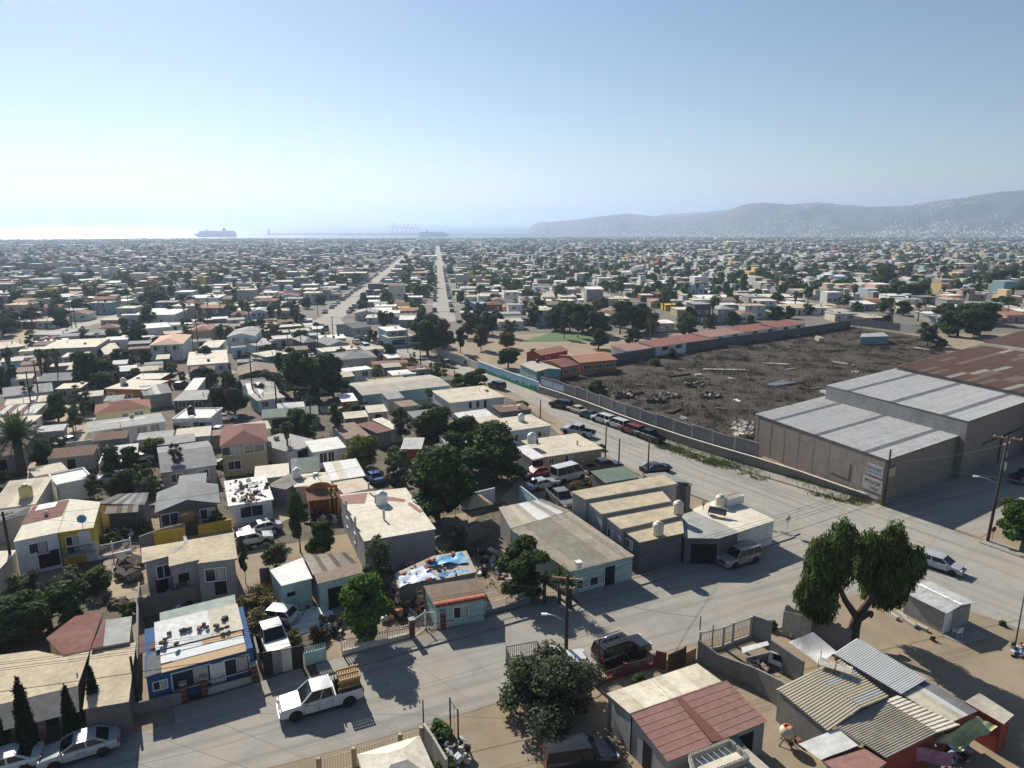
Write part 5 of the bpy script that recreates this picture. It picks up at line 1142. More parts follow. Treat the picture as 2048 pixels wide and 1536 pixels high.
# unfinished block box
rt = poly('block_room', 'unfinished block room with an open hollow block parapet', cvl(b3, [(1120, 1620), (1425, 1500), (1315, 1402), (1085, 1492)]), 2.6, 'r_cream', 'block', cat='house', ov=.02)
L = rt[3]; cnt = 0
for a, b_ in ((L[0], L[1]), (L[1], L[2]), (L[2], L[3]), (L[3], L[0])):
    Ln = (b_ - a).length; k_ = int(Ln / .42); ang = math.atan2((b_ - a).y, (b_ - a).x)
    for j in range(k_):
        p = a.lerp(b_, (j + .5) / k_)
        for zz in (.1, .3):
            m = MB(); m.box((-.17, 0, 0), (.05, .15, .19), 'concrete'); m.box((.17, 0, 0), (.05, .15, .19), 'concrete'); m.box((0, 0, 0), (.05, .15, .19), 'concrete'); m.box((0, .065, -.002), (.30, .03, .19), 'concrete'); m.box((0, -.065, -.002), (.30, .03, .19), 'concrete')
            if (cnt == 0): BLK = m.mesh('hollow_block')
            put('hollow_block', BLK, rt[0], (p.x, p.y, p.z + zz), ang); cnt += 1
poly('roof_room', 'beige roofed rooms beside the unfinished block room', cvl(b3, [(1430, 1620), (1640, 1620), (1420, 1425), (1335, 1445)]), 2.5, 'r_fibre', 'w_white', cat='house')
# red block gate fence of the red roofed house
railing('fence', 'maroon iron fence with plants before the dusty red house', cvl(b3, [(570, 1060), (715, 1005), (885, 955)]), 1.0, 'maroon_paint', gap=.16, base=.35, basemat='maroon_paint', pr=.14)
block_row('wooden_fence', 'fence of dark wooden boards in front of the dusty red house', b3, [(890, 960), (950, 975), (960, 985), (1050, 945), (1062, 940), (1120, 910)], [1.5, .9, 1.5, 1.6, 1.0, 1.6], ['maroon_paint', 'wood', 'wood_dark', 'wood_dark', 'wood', 'wood_dark'])
railing('fence', 'grey barred fence with concrete posts above the dirt yard', cvl(b3, [(1140, 880), (1275, 850), (1330, 825), (1430, 790)]), 1.9, 'iron', gap=.14, pr=.1, postmat='concrete', base=.3)
wallrun('yard_wall', 'long weathered block wall beside the corrugated sheds', [b3(1130, 930), b3(1240, 980), b4(60, 1080), b4(200, 1190), b4(480, 1420)], [2.0, 1.5, 1.7, 2.2, 2.2], 'block')
wallrun('yard_wall', 'dark steel plate wall at the street end of the yard', [b3(1440, 790), b3(1550, 830)], 2.1, 'panel_steel', th=.05)
wallrun('yard_wall', 'grey block room wall with a leaning car door', [b4(145, 930), b4(330, 1060)], 2.0, 'block'); wallrun('yard_wall', 'stub of block wall across the roofless room', [b4(10, 960), b4(150, 925)], .9, 'block')
wallrun('yard_wall', 'broken topped block wall behind the grey tarpaulin', [b4(225, 735), b4(400, 790), b4(600, 890)], 2.1, 'block', step=.42)
poly('canopy', 'narrow pale sheet canopy on posts over the roofless room', cvl(b4, [(-10, 880), (145, 830), (135, 808), (-15, 845)]), 2.0, 'r_sheet', 'iron', walls=False, cat='canopy', th=.04)
r = thing('panel_stack', 'stack of tall weathered panels leaning on the block wall', 'panels', pt(*b4(240, 775)), R(-25))
for i in range(3): q = MB(); q.box((i * .75, 0, 1.05), (.72, .05, 2.1), 'r_fibre', 0, R(-8)); q.obj('panel', r)
# ---- corrugated sheds
M('sheet_tan', (.50, .46, .36), .6, .08, 1., stain=(.42, .37, .28), samt=.3, sscale=.5); M('sheet_white', (.62, .63, .62), .45, .05, 1., metal=.2)
rt = poly('sheet_shed', 'ridged shed roofed with widely grooved cream sheets', cvl(b4, [(183, 1085), (478, 1330), (672, 1193), (375, 990)]), [2.4, 2.4, 3.0, 3.0], 'sheet_tan', 'block', roof='sheets', mats=['sheet_tan'], n_=10, ridges=2, amp=.11, cat='shed', wall_edges=(0, 3))
qsheets(rt[0], extra(rt[1], rt[2], cvl(b4, [(377, 990), (674, 1193), (828, 1130), (545, 915)]), [3.02, 3.02, 2.6, 2.6]), 10, 2, .11, ['sheet_tan', 'sheet_tan', 'grey_sheet'])
rt = poly('sheet_shed', 'wide beige corrugated shed roof with a brighter cream strip', cvl(b4, [(505, 1285), (812, 1482), (1110, 1335), (805, 1150)]), 2.5, 'r_fibre', 'w_red', roof='sheets', mats=['r_fibre'], n_=11, ridges=2, amp=.08, cat='shed', wall_edges=(1, 2))
qsheets(rt[0], extra(rt[1], rt[2], cvl(b4, [(805, 1150), (1108, 1337), (1240, 1292), (880, 1120)]), [2.55, 2.55, 2.75, 2.75]), 4, 3, .05, ['r_cream'])
rt = poly('sheet_shed', 'white metal sheet roof sloping beside the dirt yard', cvl(b4, [(510, 882), (900, 1116), (1046, 1030), (650, 790)]), [2.7, 2.7, 3.1, 3.1], 'sheet_white', 'block_dark', roof='sheets', mats=['sheet_white'], n_=16, ridges=2, amp=.07, cat='shed', wall_edges=(0, 2, 3))
rt = poly('sheet_shed', 'cream and grey corrugated roof at the dirt yard\'s edge', cvl(b4, [(900, 1116), (1178, 1282), (1340, 1212), (1046, 1030)]), [2.55, 2.55, 2.9, 2.9], 'r_cream', 'w_red', roof='sheets', mats=['r_cream'], n_=1, ridges=1, amp=0, cat='shed', wall_edges=(1,))
Lq = rt[3]
for i, mt in enumerate(['r_cream', 'r_cream', 'r_beige', 'sheet_white', 'r_lead', 'r_lead']):
    a0, a1 = i / 6., (i + 1) / 6.; qsheets(rt[0], [p + Vector((0, 0, .03)) for p in (Lq[0].lerp(Lq[3], a1), Lq[0].lerp(Lq[3], a0), Lq[1].lerp(Lq[2], a0), Lq[1].lerp(Lq[2], a1))][::1], 1, 4, .04, [mt])
poly('block_room', 'red walled room with flat beige roof at the shed\'s end', cvl(b4, [(1265, 1155), (1490, 1285), (1548, 1232), (1350, 1105)]), 2.4, 'r_fibre', 'w_red', cat='house')
poly('roof_room', 'dusty pink roof slab beside the pale sheet', cvl(b4, [(455, 1500), (640, 1640), (820, 1500), (690, 1425)]), 2.3, 'r_pinkred', 'w_grey', cat='house', roof='slab')
cloth('sheet_roof', 'pale lilac flat sheet propped beside the concrete mixer', cvl(b4, [(310, 1400), (440, 1492), (675, 1402), (535, 1312)]), [2.2, 2.0, 2.2, 2.4], 'w_white', amp=.05, cat='canopy')
cloth('tarpaulin', 'grey tarpaulin hung like a tent beside the block wall', cvl(b4, [(255, 815), (430, 945), (530, 870), (395, 760)]), [1.7, 2.2, 2.5, 2.9], 'tarp_grey', amp=.05, sag=.55)
M('tarp_yellow', (.50, .50, .22), .7, .2, 2., stain=(.25, .38, .42), samt=.7, sscale=1.1); M('quilt', (.35, .15, .22), .9, .2, 2., stain=(.45, .32, .40), samt=.7, sscale=1.3)
cloth('tarpaulin', 'crumpled yellow and blue tarpaulin at the red wall', cvl(b4, [(1080, 1400), (1245, 1440), (1455, 1300), (1330, 1240)]), [1.5, 1.4, 2.2, 2.4], 'tarp_yellow', amp=.4, sag=.2, seed=4)
cloth('blanket', 'pink checked blanket hung over the shed side', cvl(b4, [(975, 1500), (1190, 1530), (1200, 1450), (985, 1420)]), [.9, .8, 1.9, 2.0], 'quilt', amp=.15, seed=6, cat='blanket')
junk('junk_pile', 'scrap heap along the weathered block wall', b4, 240, 1280, 420, 1400, 40, .5, 14, zmax=.5); junk('junk_pile', 'bright clothes heap in the corner of the yard', b4, 1090, 1440, 1300, 1520, 40, .5, 15, zmax=.7, mats=['w_red', 'tarp_blue', 'quilt', 'void', 'w_pink']); junk('junk_pile', 'scraps in the roofless block room', b4, 30, 950, 150, 1010, 45, .5, 16, zmax=.6)
junk('junk_pile', 'bags and coloured rags dumped at the kerb', b4, 1530, 840, 1640, 900, 60, .4, 17, zmax=.35, mats=['w_pink', 'tarp_pale', 'void', 'plastic_white', 'w_red', 'tarp_blue'])
# concrete mixer
r = thing('concrete_mixer', 'orange and cream concrete mixer standing in the dirt', 'concrete mixer', pt(*b4(240, 1400)), .3); q = MB(); q.lathe([(.15, .55), (.45, .75), (.5, 1.1), (.33, 1.35), (.3, 1.38)], 'tank_cream', n=14); q.obj('drum', r); q = MB(); q.lathe([(.30, 1.381), (.27, 1.40), (.02, 1.3)], 'w_orange', n=14); q.obj('mouth', r)
for a in range(4): q = MB(); q.bar((.55 * math.cos(a * 1.57), .55 * math.sin(a * 1.57), 0), (.1, 0, .8), .06, .06, 'iron'); q.obj('leg', r)
r = thing('folded_bed', 'metal bed frames with tan boards on the grooved roof', 'bed frame', pt(*b4(510, 975), 2.9), R(-32))
for k_ in range(2):
    q = MB(); q.span((-.9 + k_ * 1.1, -.5, .35), (.1 + k_ * 1.1, .5, .41), 'r_fibre'); q.obj('board', r); q = MB()
    for sx in (-.92, .1):
        for sy in (-.5, .5): q.bar((sx + k_ * 1.1, sy, 0), (sx + k_ * 1.1, sy, .9 if sx < 0 else .5), .04, .04, 'iron')
    q.obj('frame', r)
r = thing('wall_panel_stack', 'white car body leaning inside the roofless block room', 'car body', pt(*b4(235, 985)), R(-38)); q = MB(); q.box((0, 0, .8), (2.6, .12, .9), 'plastic_white', 0, R(-10)); q.obj('side_panel', r)
for s_ in (-.6, .55): q = MB(); q.box((s_, -.09, 1.0), (.75, .04, .45), 'void', 0, R(-10)); q.obj('window_opening', r)

# ---- shed on the dirt lot
sh = hgt(b4(1160, 655)[0], b4(0, 778)[1], b4(0, 655)[1])
rt = poly('block_shed', 'small grey rendered shed with a white ribbed sheet roof', cvl(b4, [(905, 527), (1160, 655), (1327, 592), (1066, 470)]), [sh, sh, sh, sh], 'r_whitesheet', 'w_grey', roof='none', cat='shed', wins=((1, .13, 0., .85, 2.0, 'd'),), ov=.22)
L = rt[3]; a, b_ = L[0].lerp(L[3], .5) + Vector((0, 0, .3)), L[1].lerp(L[2], .5) + Vector((0, 0, .3)); up = Vector((0, 0, .02))
qsheets(rt[0], [L[0] + up, L[1] + up, b_, a], 9, 4, .05, ['r_whitesheet']); qsheets(rt[0], [a, b_, L[2] + up, L[3] + up], 9, 4, .05, ['r_whitesheet'])
m = MB(); m.bar(a + up * 4, b_ + up * 4, .35, .05, 'r_white'); m.obj('ridge_cap', rt[0])
q = MB(); ins = Vector((0, 0, .02)); q.add([(L[1].x - .3, L[1].y + .33, sh - .2), (L[2].x - .3, L[2].y - .3, sh - .2), (b_.x - .3, b_.y, b_.z - .08)], [(0, 1, 2)], 'w_grey'); q.obj('gable', rt[0])
patch('shed_slab', cvl(b4, [(1130, 780), (1270, 835), (1400, 790), (1290, 705)]), 'pavement', .05)
r = thing('plastic_chair', 'white plastic armchair beside the small shed', 'chair', pt(*b4(1220, 780)), R(200)); q = MB(); q.span((-.25, -.25, .42), (.25, .25, .46), 'plastic_white'); q.obj('seat', r); q = MB(); q.box((0, .26, .68), (.5, .05, .5), 'plastic_white', 0, R(-12)); q.obj('backrest', r)
for sx in (-.24, .24):
    q = MB(); q.bar((sx * 1.1, -.22, .66), (sx * 1.1, .26, .68), .06, .04, 'plastic_white'); q.obj('armrest', r)
    for sy in (-.22, .22): q = MB(); q.bar((sx * 1.15, sy * 1.15, 0), (sx, sy, .66 if sy < 0 else .44), .05, .05, 'plastic_white'); q.obj('leg', r)
for i, (x0, y0, x1, y1) in enumerate([(835, 655, 880, 690), (880, 650, 930, 690), (915, 690, 985, 735), (985, 725, 1050, 755)]):
    a, b_ = pt(*b4(x0, y0)), pt(*b4(x1, y1)); m = MB(); m.bar(Vector((0, 0, .15)), b_ - a + Vector((0, 0, .15)), .35, .3, 'concrete'); tag(m.obj('concrete_beam', None, a), 'old concrete beam lying in the dirt by the small shed', 'concrete beam', 'beams by the small shed')

# ---- canopy, wall and fence at the bottom
rt = thing('gazebo', 'grey fabric gazebo roof in the yard at the street', 'gazebo', pt(*b2(850, 1690)), R(24)); q = MB(); z0, z1 = 2.0, 2.7
q.add([(-2, -2, z0), (2, -2, z0), (2, 2, z0), (-2, 2, z0), (0, 0, z1), (-.5, -.5, 2.75), (.5, -.5, 2.75), (.5, .5, 2.75), (-.5, .5, 2.75)], [(0, 1, 6, 5), (1, 2, 7, 6), (2, 3, 8, 7), (3, 0, 5, 8), (5, 6, 4), (6, 7, 4), (7, 8, 4), (8, 5, 4)], 'r_cream'); q.obj('canopy', rt)
for sx in (-1.95, 1.95):
    for sy in (-1.95, 1.95): q = MB(); q.tube([(sx, sy, 0), (sx, sy, z0)], .03, 'iron'); q.obj('leg', rt)
railing('fence', 'cream spiked railing along the street beside the gazebo', cvl(b2, [(400, 1590), (600, 1530), (865, 1448), (985, 1408)]), 1.35, 'w_cream', gap=.16, spear=.1, pr=.12, postmat='w_tan')
wallrun('yard_wall', 'concrete block wall beside the gazebo yard', cvl(b2, [(1000, 1405), (1050, 1480), (1130, 1620)]), 1.7, 'concrete')
railing('iron_fence', 'rusty bare fence frame standing in the dirt', cvl(b2, [(1150, 1330), (1195, 1400)]), 2.6, 'iron', gap=.5, cat='fence')
junk('rubbish_heap', 'rubbish bins and white bags by the block wall', b2, 1110, 1400, 1260, 1520, 50, .5, 21, zmax=.6, mats=['plastic_white', 'grey_sheet', 'iron', 'r_fibre'])
r = thing('canopy_tent', 'tan square canopy with a little peaked top', 'canopy', pt(*c2(1640, 1460)), R(30)); q = MB()
q.add([(-1.7, -1.7, 2.2), (1.7, -1.7, 2.2), (1.7, 1.7, 2.2), (-1.7, 1.7, 2.2), (0, 0, 3.1)], [(0, 1, 4), (1, 2, 4), (2, 3, 4), (3, 0, 4)], 'tan_sheet'); q.obj('fabric', r)
for sx in (-1.65, 1.65):
    for sy in (-1.65, 1.65): q = MB(); q.tube([(sx, sy, 0), (sx, sy, 2.2)], .03, 'iron'); q.obj('leg', r)
wallrun('yard_wall', 'pale wall behind the tan canopy', cvl(c2, [(1545, 1390), (1790, 1330)]), 1.9, 'w_white'); wallrun('yard_wall', 'light blue yard wall beside the parked truck', cvl(c3, [(145, 1330), (275, 1440)]), 2.2, 'w_ltblue'); wallrun('yard_wall', 'block wall along the shop side', cvl(b3, [(-330, 210), (-200, 260), (-50, 195)]), 1.9, 'block')
wallrun('yard_wall', 'grey yard wall beside the aqua wing', cvl(b2, [(60, 480), (120, 470), (150, 560)]), 1.6, 'block_dark'); wallrun('yard_wall', 'long plot wall beside the burnt cars', cvl(b2, [(0, 660), (20, 820), (55, 960)]), 1.3, 'block')
junk('timber_pile', 'pile of grey branches and planks in the bare yard', b1, 690, 350, 790, 470, 90, 1.4, 31, cat='timber', zmax=.5, mats=['bark_grey', 'wood_dark', 'bark']); junk('timber_pile', 'scattered firewood at the yard\'s foot', b1, 620, 580, 720, 620, 50, .8, 32, cat='timber', zmax=.3, mats=['bark_grey', 'wood_dark'])
junk('roof_scrap', 'tyres and scraps on the white cluttered roof', c1, 1680, 1180, 1960, 1350, 60, .6, 33, zmax=.2, lift=2.68, mats=['iron', 'char_block', 'r_white', 'plastic_white', 'r_maroon'])
patch('dirt_yard', cvl(b1, [(540, 600), (790, 560), (800, 330), (700, 380), (600, 470)]), 'lane_dirt', .02)
patch('dirt_lot', cvl(b4, [(480, 700), (900, 640), (1130, 780), (1600, 900), (1620, 1180), (1100, 1000), (640, 790)]), 'dirt', .006)

# ================================================================== WAREHOUSES
WA, WB, WC, WD = (1510, 828), (1775, 920), (1929, 868), (1652, 792)
wh = hgt(1772, 1012, 920)
rt = poly('warehouse', 'grey block warehouse with bleached ribbed roof on the street corner', [WA, WB, WC, WD], [wh, wh, wh, wh], 'r_sheet', 'w_warehouse', roof='none', cat='warehouse', ov=.15, th=.05)
L = rt[3]; seq = []
NS = 26
mats = ['r_lead' if i in (4, 13, 22) else 'r_sheet' for i in range(NS)]
up = Vector((0, 0, .25))
def roof_run(root, L, NS, dark, base, ridges=3, amp=.05):
    # sheets run away from the street front (edge 0-1) to the rear
    for i in range(NS):
        a0, a1 = i / NS, (i + 1) / NS
        qsheets(root, [L[0].lerp(L[1], a0), L[0].lerp(L[1], a1), L[3].lerp(L[2], a1), L[3].lerp(L[2], a0)], 1, ridges, amp, [dark if i in (round(NS * .16), round(NS * .5), round(NS * .84)) else base], seed=i)
roof_run(rt[0], L, 26, 'r_lead', 'r_sheet')
W1 = rt
# pilasters and plinth on the street face
for i in range(9):
    q = L[0].lerp(L[1], .03 + .94 * i / 8); m = MB(); m.span((q.x - .15, .12, -.4), (q.x + .15, .22, wh - .3), 'block'); m.obj('pilaster', rt[0])
for z in (wh * .45, wh - .25): m = MB(); m.span((.3, .14, z), (L[1].x - .3, .215, z + .18), 'block'); m.obj('tie_beam', rt[0])
wh2 = wh + 2.3
rt = poly('warehouse', 'taller middle warehouse with grey metal side and ribbed roof', [(1652, 771), (1937, 843), (2120, 780), (1792, 737)], wh2, 'r_sheet', 'w_warehouse', roof='none', cat='warehouse', th=.05)
roof_run(rt[0], rt[3], 24, 'r_lead', 'r_sheet'); a, b_ = rt[3][1], rt[3][2]; m = MB(); m.span((.1, .02, wh - .6), (a.x - .1, .1, wh2 - .06), 'r_lead'); m.obj('metal_flank', rt[0])
add_win(rt[0], rt[3][1].x, 1, 0, 'f', .5, 0, .1, .1, 'o') if False else None
q = MB(); d = b_ - a; ang = math.atan2(d.y, d.x); pz = a.lerp(b_, .42); q.box((0, -.1, 2.1), (3.2, .1, 4.2), 'r_lead'); q.obj('sliding_door', rt[0], (pz.x, pz.y, 0), ang)
q = MB(); q.span((-8, -.1, 4.3), (5, -.02, 4.45), 'iron'); q.obj('door_track', rt[0], (pz.x, pz.y, 0), ang)
for s_, z in ((.75, 3.2), (.7, 1.2)): q = MB(); q.box((s_, -.17, z), (.9, .03, .8), 'plastic_white'); q.obj('notice_board', rt[0], (pz.x, pz.y, 0), ang)
rt = poly('warehouse', 'rusty red roofed warehouse behind the middle one', [(1792, 733), (2120, 803), (2330, 745), (1958, 690)], wh2 + .6, 'r_rust', 'r_darkgrey', roof='none', cat='warehouse', th=.05)
L = rt[3]; rg = random.Random(5)
for j in range(6):
    for i in range(26):
        a0, a1, t0, t1 = i / 26., (i + 1) / 26., j / 6. , (j + 1) / 6.
        def bl(s_, t): return L[0].lerp(L[1], s_).lerp(L[3].lerp(L[2], s_), t)
        qsheets(rt[0], [bl(a0, t0), bl(a1, t0), bl(a1, t1), bl(a0, t1)], 1, 3, .05, [rg.choice(['r_rust'] * 12 + ['r_brown', 'r_brown', 'r_fibre'])], seed=i * 7 + j)
m = MB(); m.bar(L[3] + Vector((0, 0, .3)), L[2] + Vector((0, 0, .3)), .3, .6, 'r_cream'); m.obj('rear_parapet', rt[0])
poly('warehouse', 'rust brown warehouse roof behind the cream parapet', [(1965, 684), (2200, 730), (2330, 690), (2080, 650)], wh2 + .6, 'r_rust', 'r_lead', roof='sheets', mats=['r_rust', 'r_rust', 'r_maroon'], n_=20, ridges=3, amp=.05, cat='warehouse')
# signs on the corner warehouse
M('sign_white', (.36, .35, .335), .8, .15, 2., stain=(.24, .225, .21), samt=.5, sscale=1.); M('sign_blue', (.08, .13, .28), .7, .1); M('ink', (.03, .028, .027), .8, .1)
def text(body, size, mat, parent, loc, rot, name='lettering'):
    cu = bpy.data.curves.new(name, 'FONT'); cu.body = body; cu.size = size; cu.align_x = 'CENTER'; cu.extrude = .004; cu.resolution_u = 2
    t = bpy.data.objects.new('tmp', cu); COL.objects.link(t); bpy.context.view_layer.update()
    me = bpy.data.meshes.new_from_object(t.evaluated_get(bpy.context.evaluated_depsgraph_get())); bpy.data.objects.remove(t)
    me.materials.clear(); me.materials.append(MATS[mat]); o = put(name, me, parent, loc); o.rotation_euler = rot; return o
root, o_, rz_, L = W1; X1 = L[1].x
def sign(x, z, w_, h_, mat, lab):
    r = thing('wall_sign', lab, 'sign', o_ + Matrix.Rotation(rz_, 3, 'Z') @ Vector((x, .10, z)), rz_); m = MB(); m.span((-w_ / 2, -.05, -h_ / 2), (w_ / 2, 0, h_ / 2), mat); m.obj('board', r); return r
s1 = sign(X1 - 1.6, wh - 1.6, 2.3, 1.4, 'sign_white', 'white sign with blue lettering under the warehouse eave')
rq = random.Random(2)                                  # worn blue paint, no longer readable
for k_ in range(9):
    for z0_, z1_ in ((-.05, .5), (-.45, -.15)): q = MB(); x = -1. + k_ * .23; q.box((x, -.056, (z0_ + z1_) / 2), (rq.uniform(.05, .15), .008, (z1_ - z0_) * rq.uniform(.5, 1)), 'sign_blue', 0, 0, rq.uniform(-.35, .35)); q.obj('paint_stroke', s1)
s2 = sign(X1 - 1.75, wh - 3.5, 2.9, 1.7, 'sign_white', 'faded white wall sign reading POLICIA on the warehouse')
text('POLICIA', .62, 'ink', s2, (0, -.06, .12), (R(90), 0, 0)); text('OOC', .5, 'ink', s2, (.35, -.06, -.6), (R(90), 0, 0))
s3 = sign(X1 - 2.2, wh - 5.0, 3.0, .3, 'sign_white', 'thin strip of faded white paint low on the warehouse wall')
s4 = sign(X1 - 7.0, wh - 3.0, 3.2, 2.2, 'block', 'faded grey whitewashed square on the warehouse wall')
a, b_ = L[1], L[2]; ang = math.atan2((b_ - a).y, (b_ - a).x); q_ = a.lerp(b_, .07)
r = thing('wall_sign', 'pale tan notice around the corner of the warehouse', 'sign', o_ + Matrix.Rotation(rz_, 3, 'Z') @ Vector((q_.x, q_.y, wh - 1.5)), rz_ + ang); m = MB(); m.span((-.8, -.08, -.6), (.8, 0.05, .6), 'r_tan'); m.obj('board', r)

# ================================================================== WALLED VACANT LOT AND SCHOOL
LW = [(1078, 786), (1120, 800), (1180, 822), (1240, 846), (1300, 868), (1370, 892), (1440, 914), (1510, 935), (1600, 960), (1700, 990), (1755, 1004)]
for i, (a, b_) in enumerate(zip(LW[:7], LW[1:8])):
    pass
seg = [LW[0], LW[1], LW[2], LW[3], LW[4], LW[5], LW[6], LW[7]]
P_ = [pt(*p) for p in seg]; o = P_[0]; r = thing('lot_wall', 'tall stepped block wall round the vacant lot', 'wall', o)
pts = resample(P_, 15); hs_ = 3.4
for i in range(14):
    a, b_ = pts[i], pts[i + 1]; a = Vector((a.x, a.y, tz(a.y))) - o; b_ = Vector((b_.x, b_.y, tz(b_.y))) - o; d = (b_ - a).normalized(); nn = Vector((-d.y, d.x, 0))
    a2, b2_ = a + nn * .6, b_ + nn * .6; zt = max(a.z, b_.z) + hs_ + .15 * (i % 2)
    m = MB(); mid = (a2 + b2_) / 2; m.box((mid.x, mid.y, (zt - 1) / 2), ((b_ - a).length * .985, .18, zt + 1), 'block', math.atan2(d.y, d.x)); m.obj('wall_panel', r)
    if i in (0, 1): q = MB(); e_ = mid - nn * .1; q.box((e_.x, e_.y, mid.z + 2.35), ((b_ - a).length * .9, .02, 1.3), 'tarp_pale', math.atan2(d.y, d.x)); q.obj('painted_patch', r)
    m = MB(); m.box((a2.x, a2.y, (zt - 1) / 2), (.3, .26, zt + 1.1), 'concrete', math.atan2(d.y, d.x)); m.obj('pier', r)
pl = wallrun('plinth_wall', 'low brown plinth wall with a cream cap along the boulevard', LW, [1.5] * 8 + [1.2, .8, .5], 'w_warehouse', th=.25, cap='r_cream')
# mural
mu0, mu1 = (956, 741), (1076, 785)
P_ = [pt(956, 741), pt(1000, 757), pt(1040, 772), pt(1077, 785)]; o = P_[0]; r = thing('mural_wall', 'school wall painted with green hills under a blue sky', 'mural wall', o)
M('mural_sky', (.30, .50, .66), .8, .12, .4, stain=(.55, .66, .72), samt=.6, sscale=.5); M('mural_green', (.045, .26, .10), .8, .15, .6, stain=(.10, .36, .16), samt=.5, sscale=.7); M('mural_yellow', (.6, .45, .08), .8, .1)
hw = 2.3
for a, b_ in zip(P_, P_[1:]):
    a, b_ = a - o, b_ - o; d = (b_ - a); Ln = d.length; ang = math.atan2(d.y, d.x); m = MB(); m.span((0, 0, -.4), (Ln, .16, hw), 'mural_sky'); m.obj('wall_panel', r, a, ang); m = MB(); m.span((0, -.03, hw), (Ln, .2, hw + .08), 'white_paint'); m.obj('coping', r, a, ang)
    rg = random.Random(int(Ln * 10)); x = 0; m = MB()
    while x < Ln - .5:
        w_ = min(rg.uniform(1.2, 2.6), Ln - x); hh = rg.uniform(.7, 1.35); n_ = 8
        m.add([(x, -.012, -.3)] + [(x + w_ * i / n_, -.012 - .001 * rg.random(), .35 + (hh - .35) * math.sin(math.pi * i / n_)) for i in range(n_ + 1)] + [(x + w_, -.012, -.3)], [tuple(range(n_ + 3))[::-1]], 'mural_green'); x += w_ * .8
    m.obj('painted_hills', r, a, ang)
    for i in range(3): m = MB(); m.lathe([(.0, -.02), (.22, -.02), (.22, .0)], 'mural_yellow' if i else 'w_red', n=8); ob = m.obj('painted_flower', r, a + d * (.2 + .3 * i) + Vector((0, 0, 1.1)), ang); ob.rotation_euler = (R(90), 0, ang)
wallrun('school_wall', 'dark block wall between the school and the vacant lot', [(1080, 766), (1150, 742), (1250, 724), (1340, 708), (1450, 692), (1620, 668), (1700, 655)], 2.6, 'block_dark'); wallrun('school_wall', 'white and brown school wall beyond the mural', [(955, 740), (930, 730), (890, 716), (860, 705)], 2.0, 'w_cream')
wallrun('lot_wall', 'long grey wall at the rear of the vacant lot', [(1700, 650), (1800, 662), (1850, 672), (1880, 690)], 2.6, 'block')
# school row
row = [((1253, 702), (1330, 694), (1300, 688)), ((1312, 694), (1385, 684), (1350, 678)), ((1375, 684), (1450, 676), (1420, 668)), ((1420, 675), (1500, 664), (1470, 658)), ((1490, 664), (1570, 654), (1540, 648)), ((1555, 655), (1622, 646), (1600, 640))]
for i, (A, B, C) in enumerate(row):
    B = (A[0] + (B[0] - A[0]) * .86, A[1] + (B[1] - A[1]) * .86)
    house('school_block', 'white classroom block with a red roof, %s along the row from the orange school block' % ['first', 'second', 'third', 'fourth', 'fifth', 'sixth'][i], A, B, C, 2.35 + .4 * (i % 2), 'shed', 'r_red' if i % 3 else 'r_pinkred', 'w_white', (('f', .3, 1.4, 2.4, 1.0, 'o'), ('f', .75, 1.4, 2.4, 1.0, 'o')), cat='school', rise=.5, group='red roofed classroom row', Dmin=7)
M('turf', (.075, .135, .045), .95, .15, .3); patch('football_pitch', [(1040, 684), (1170, 682), (1205, 667), (1110, 664)], 'turf', .05)
# lot surface and dry scrub
M('lot_soil', (.047, .036, .026), .95, .45, .25, stain=(.070, .052, .037), samt=.6, sscale=.12, bump=.5)
patch('lot_ground', [(1084, 775), (1200, 815), (1300, 852), (1440, 902), (1512, 922), (1660, 820), (1800, 760), (1900, 710), (1850, 674), (1700, 653), (1450, 682), (1250, 712), (1150, 728)], 'lot_soil', .03)

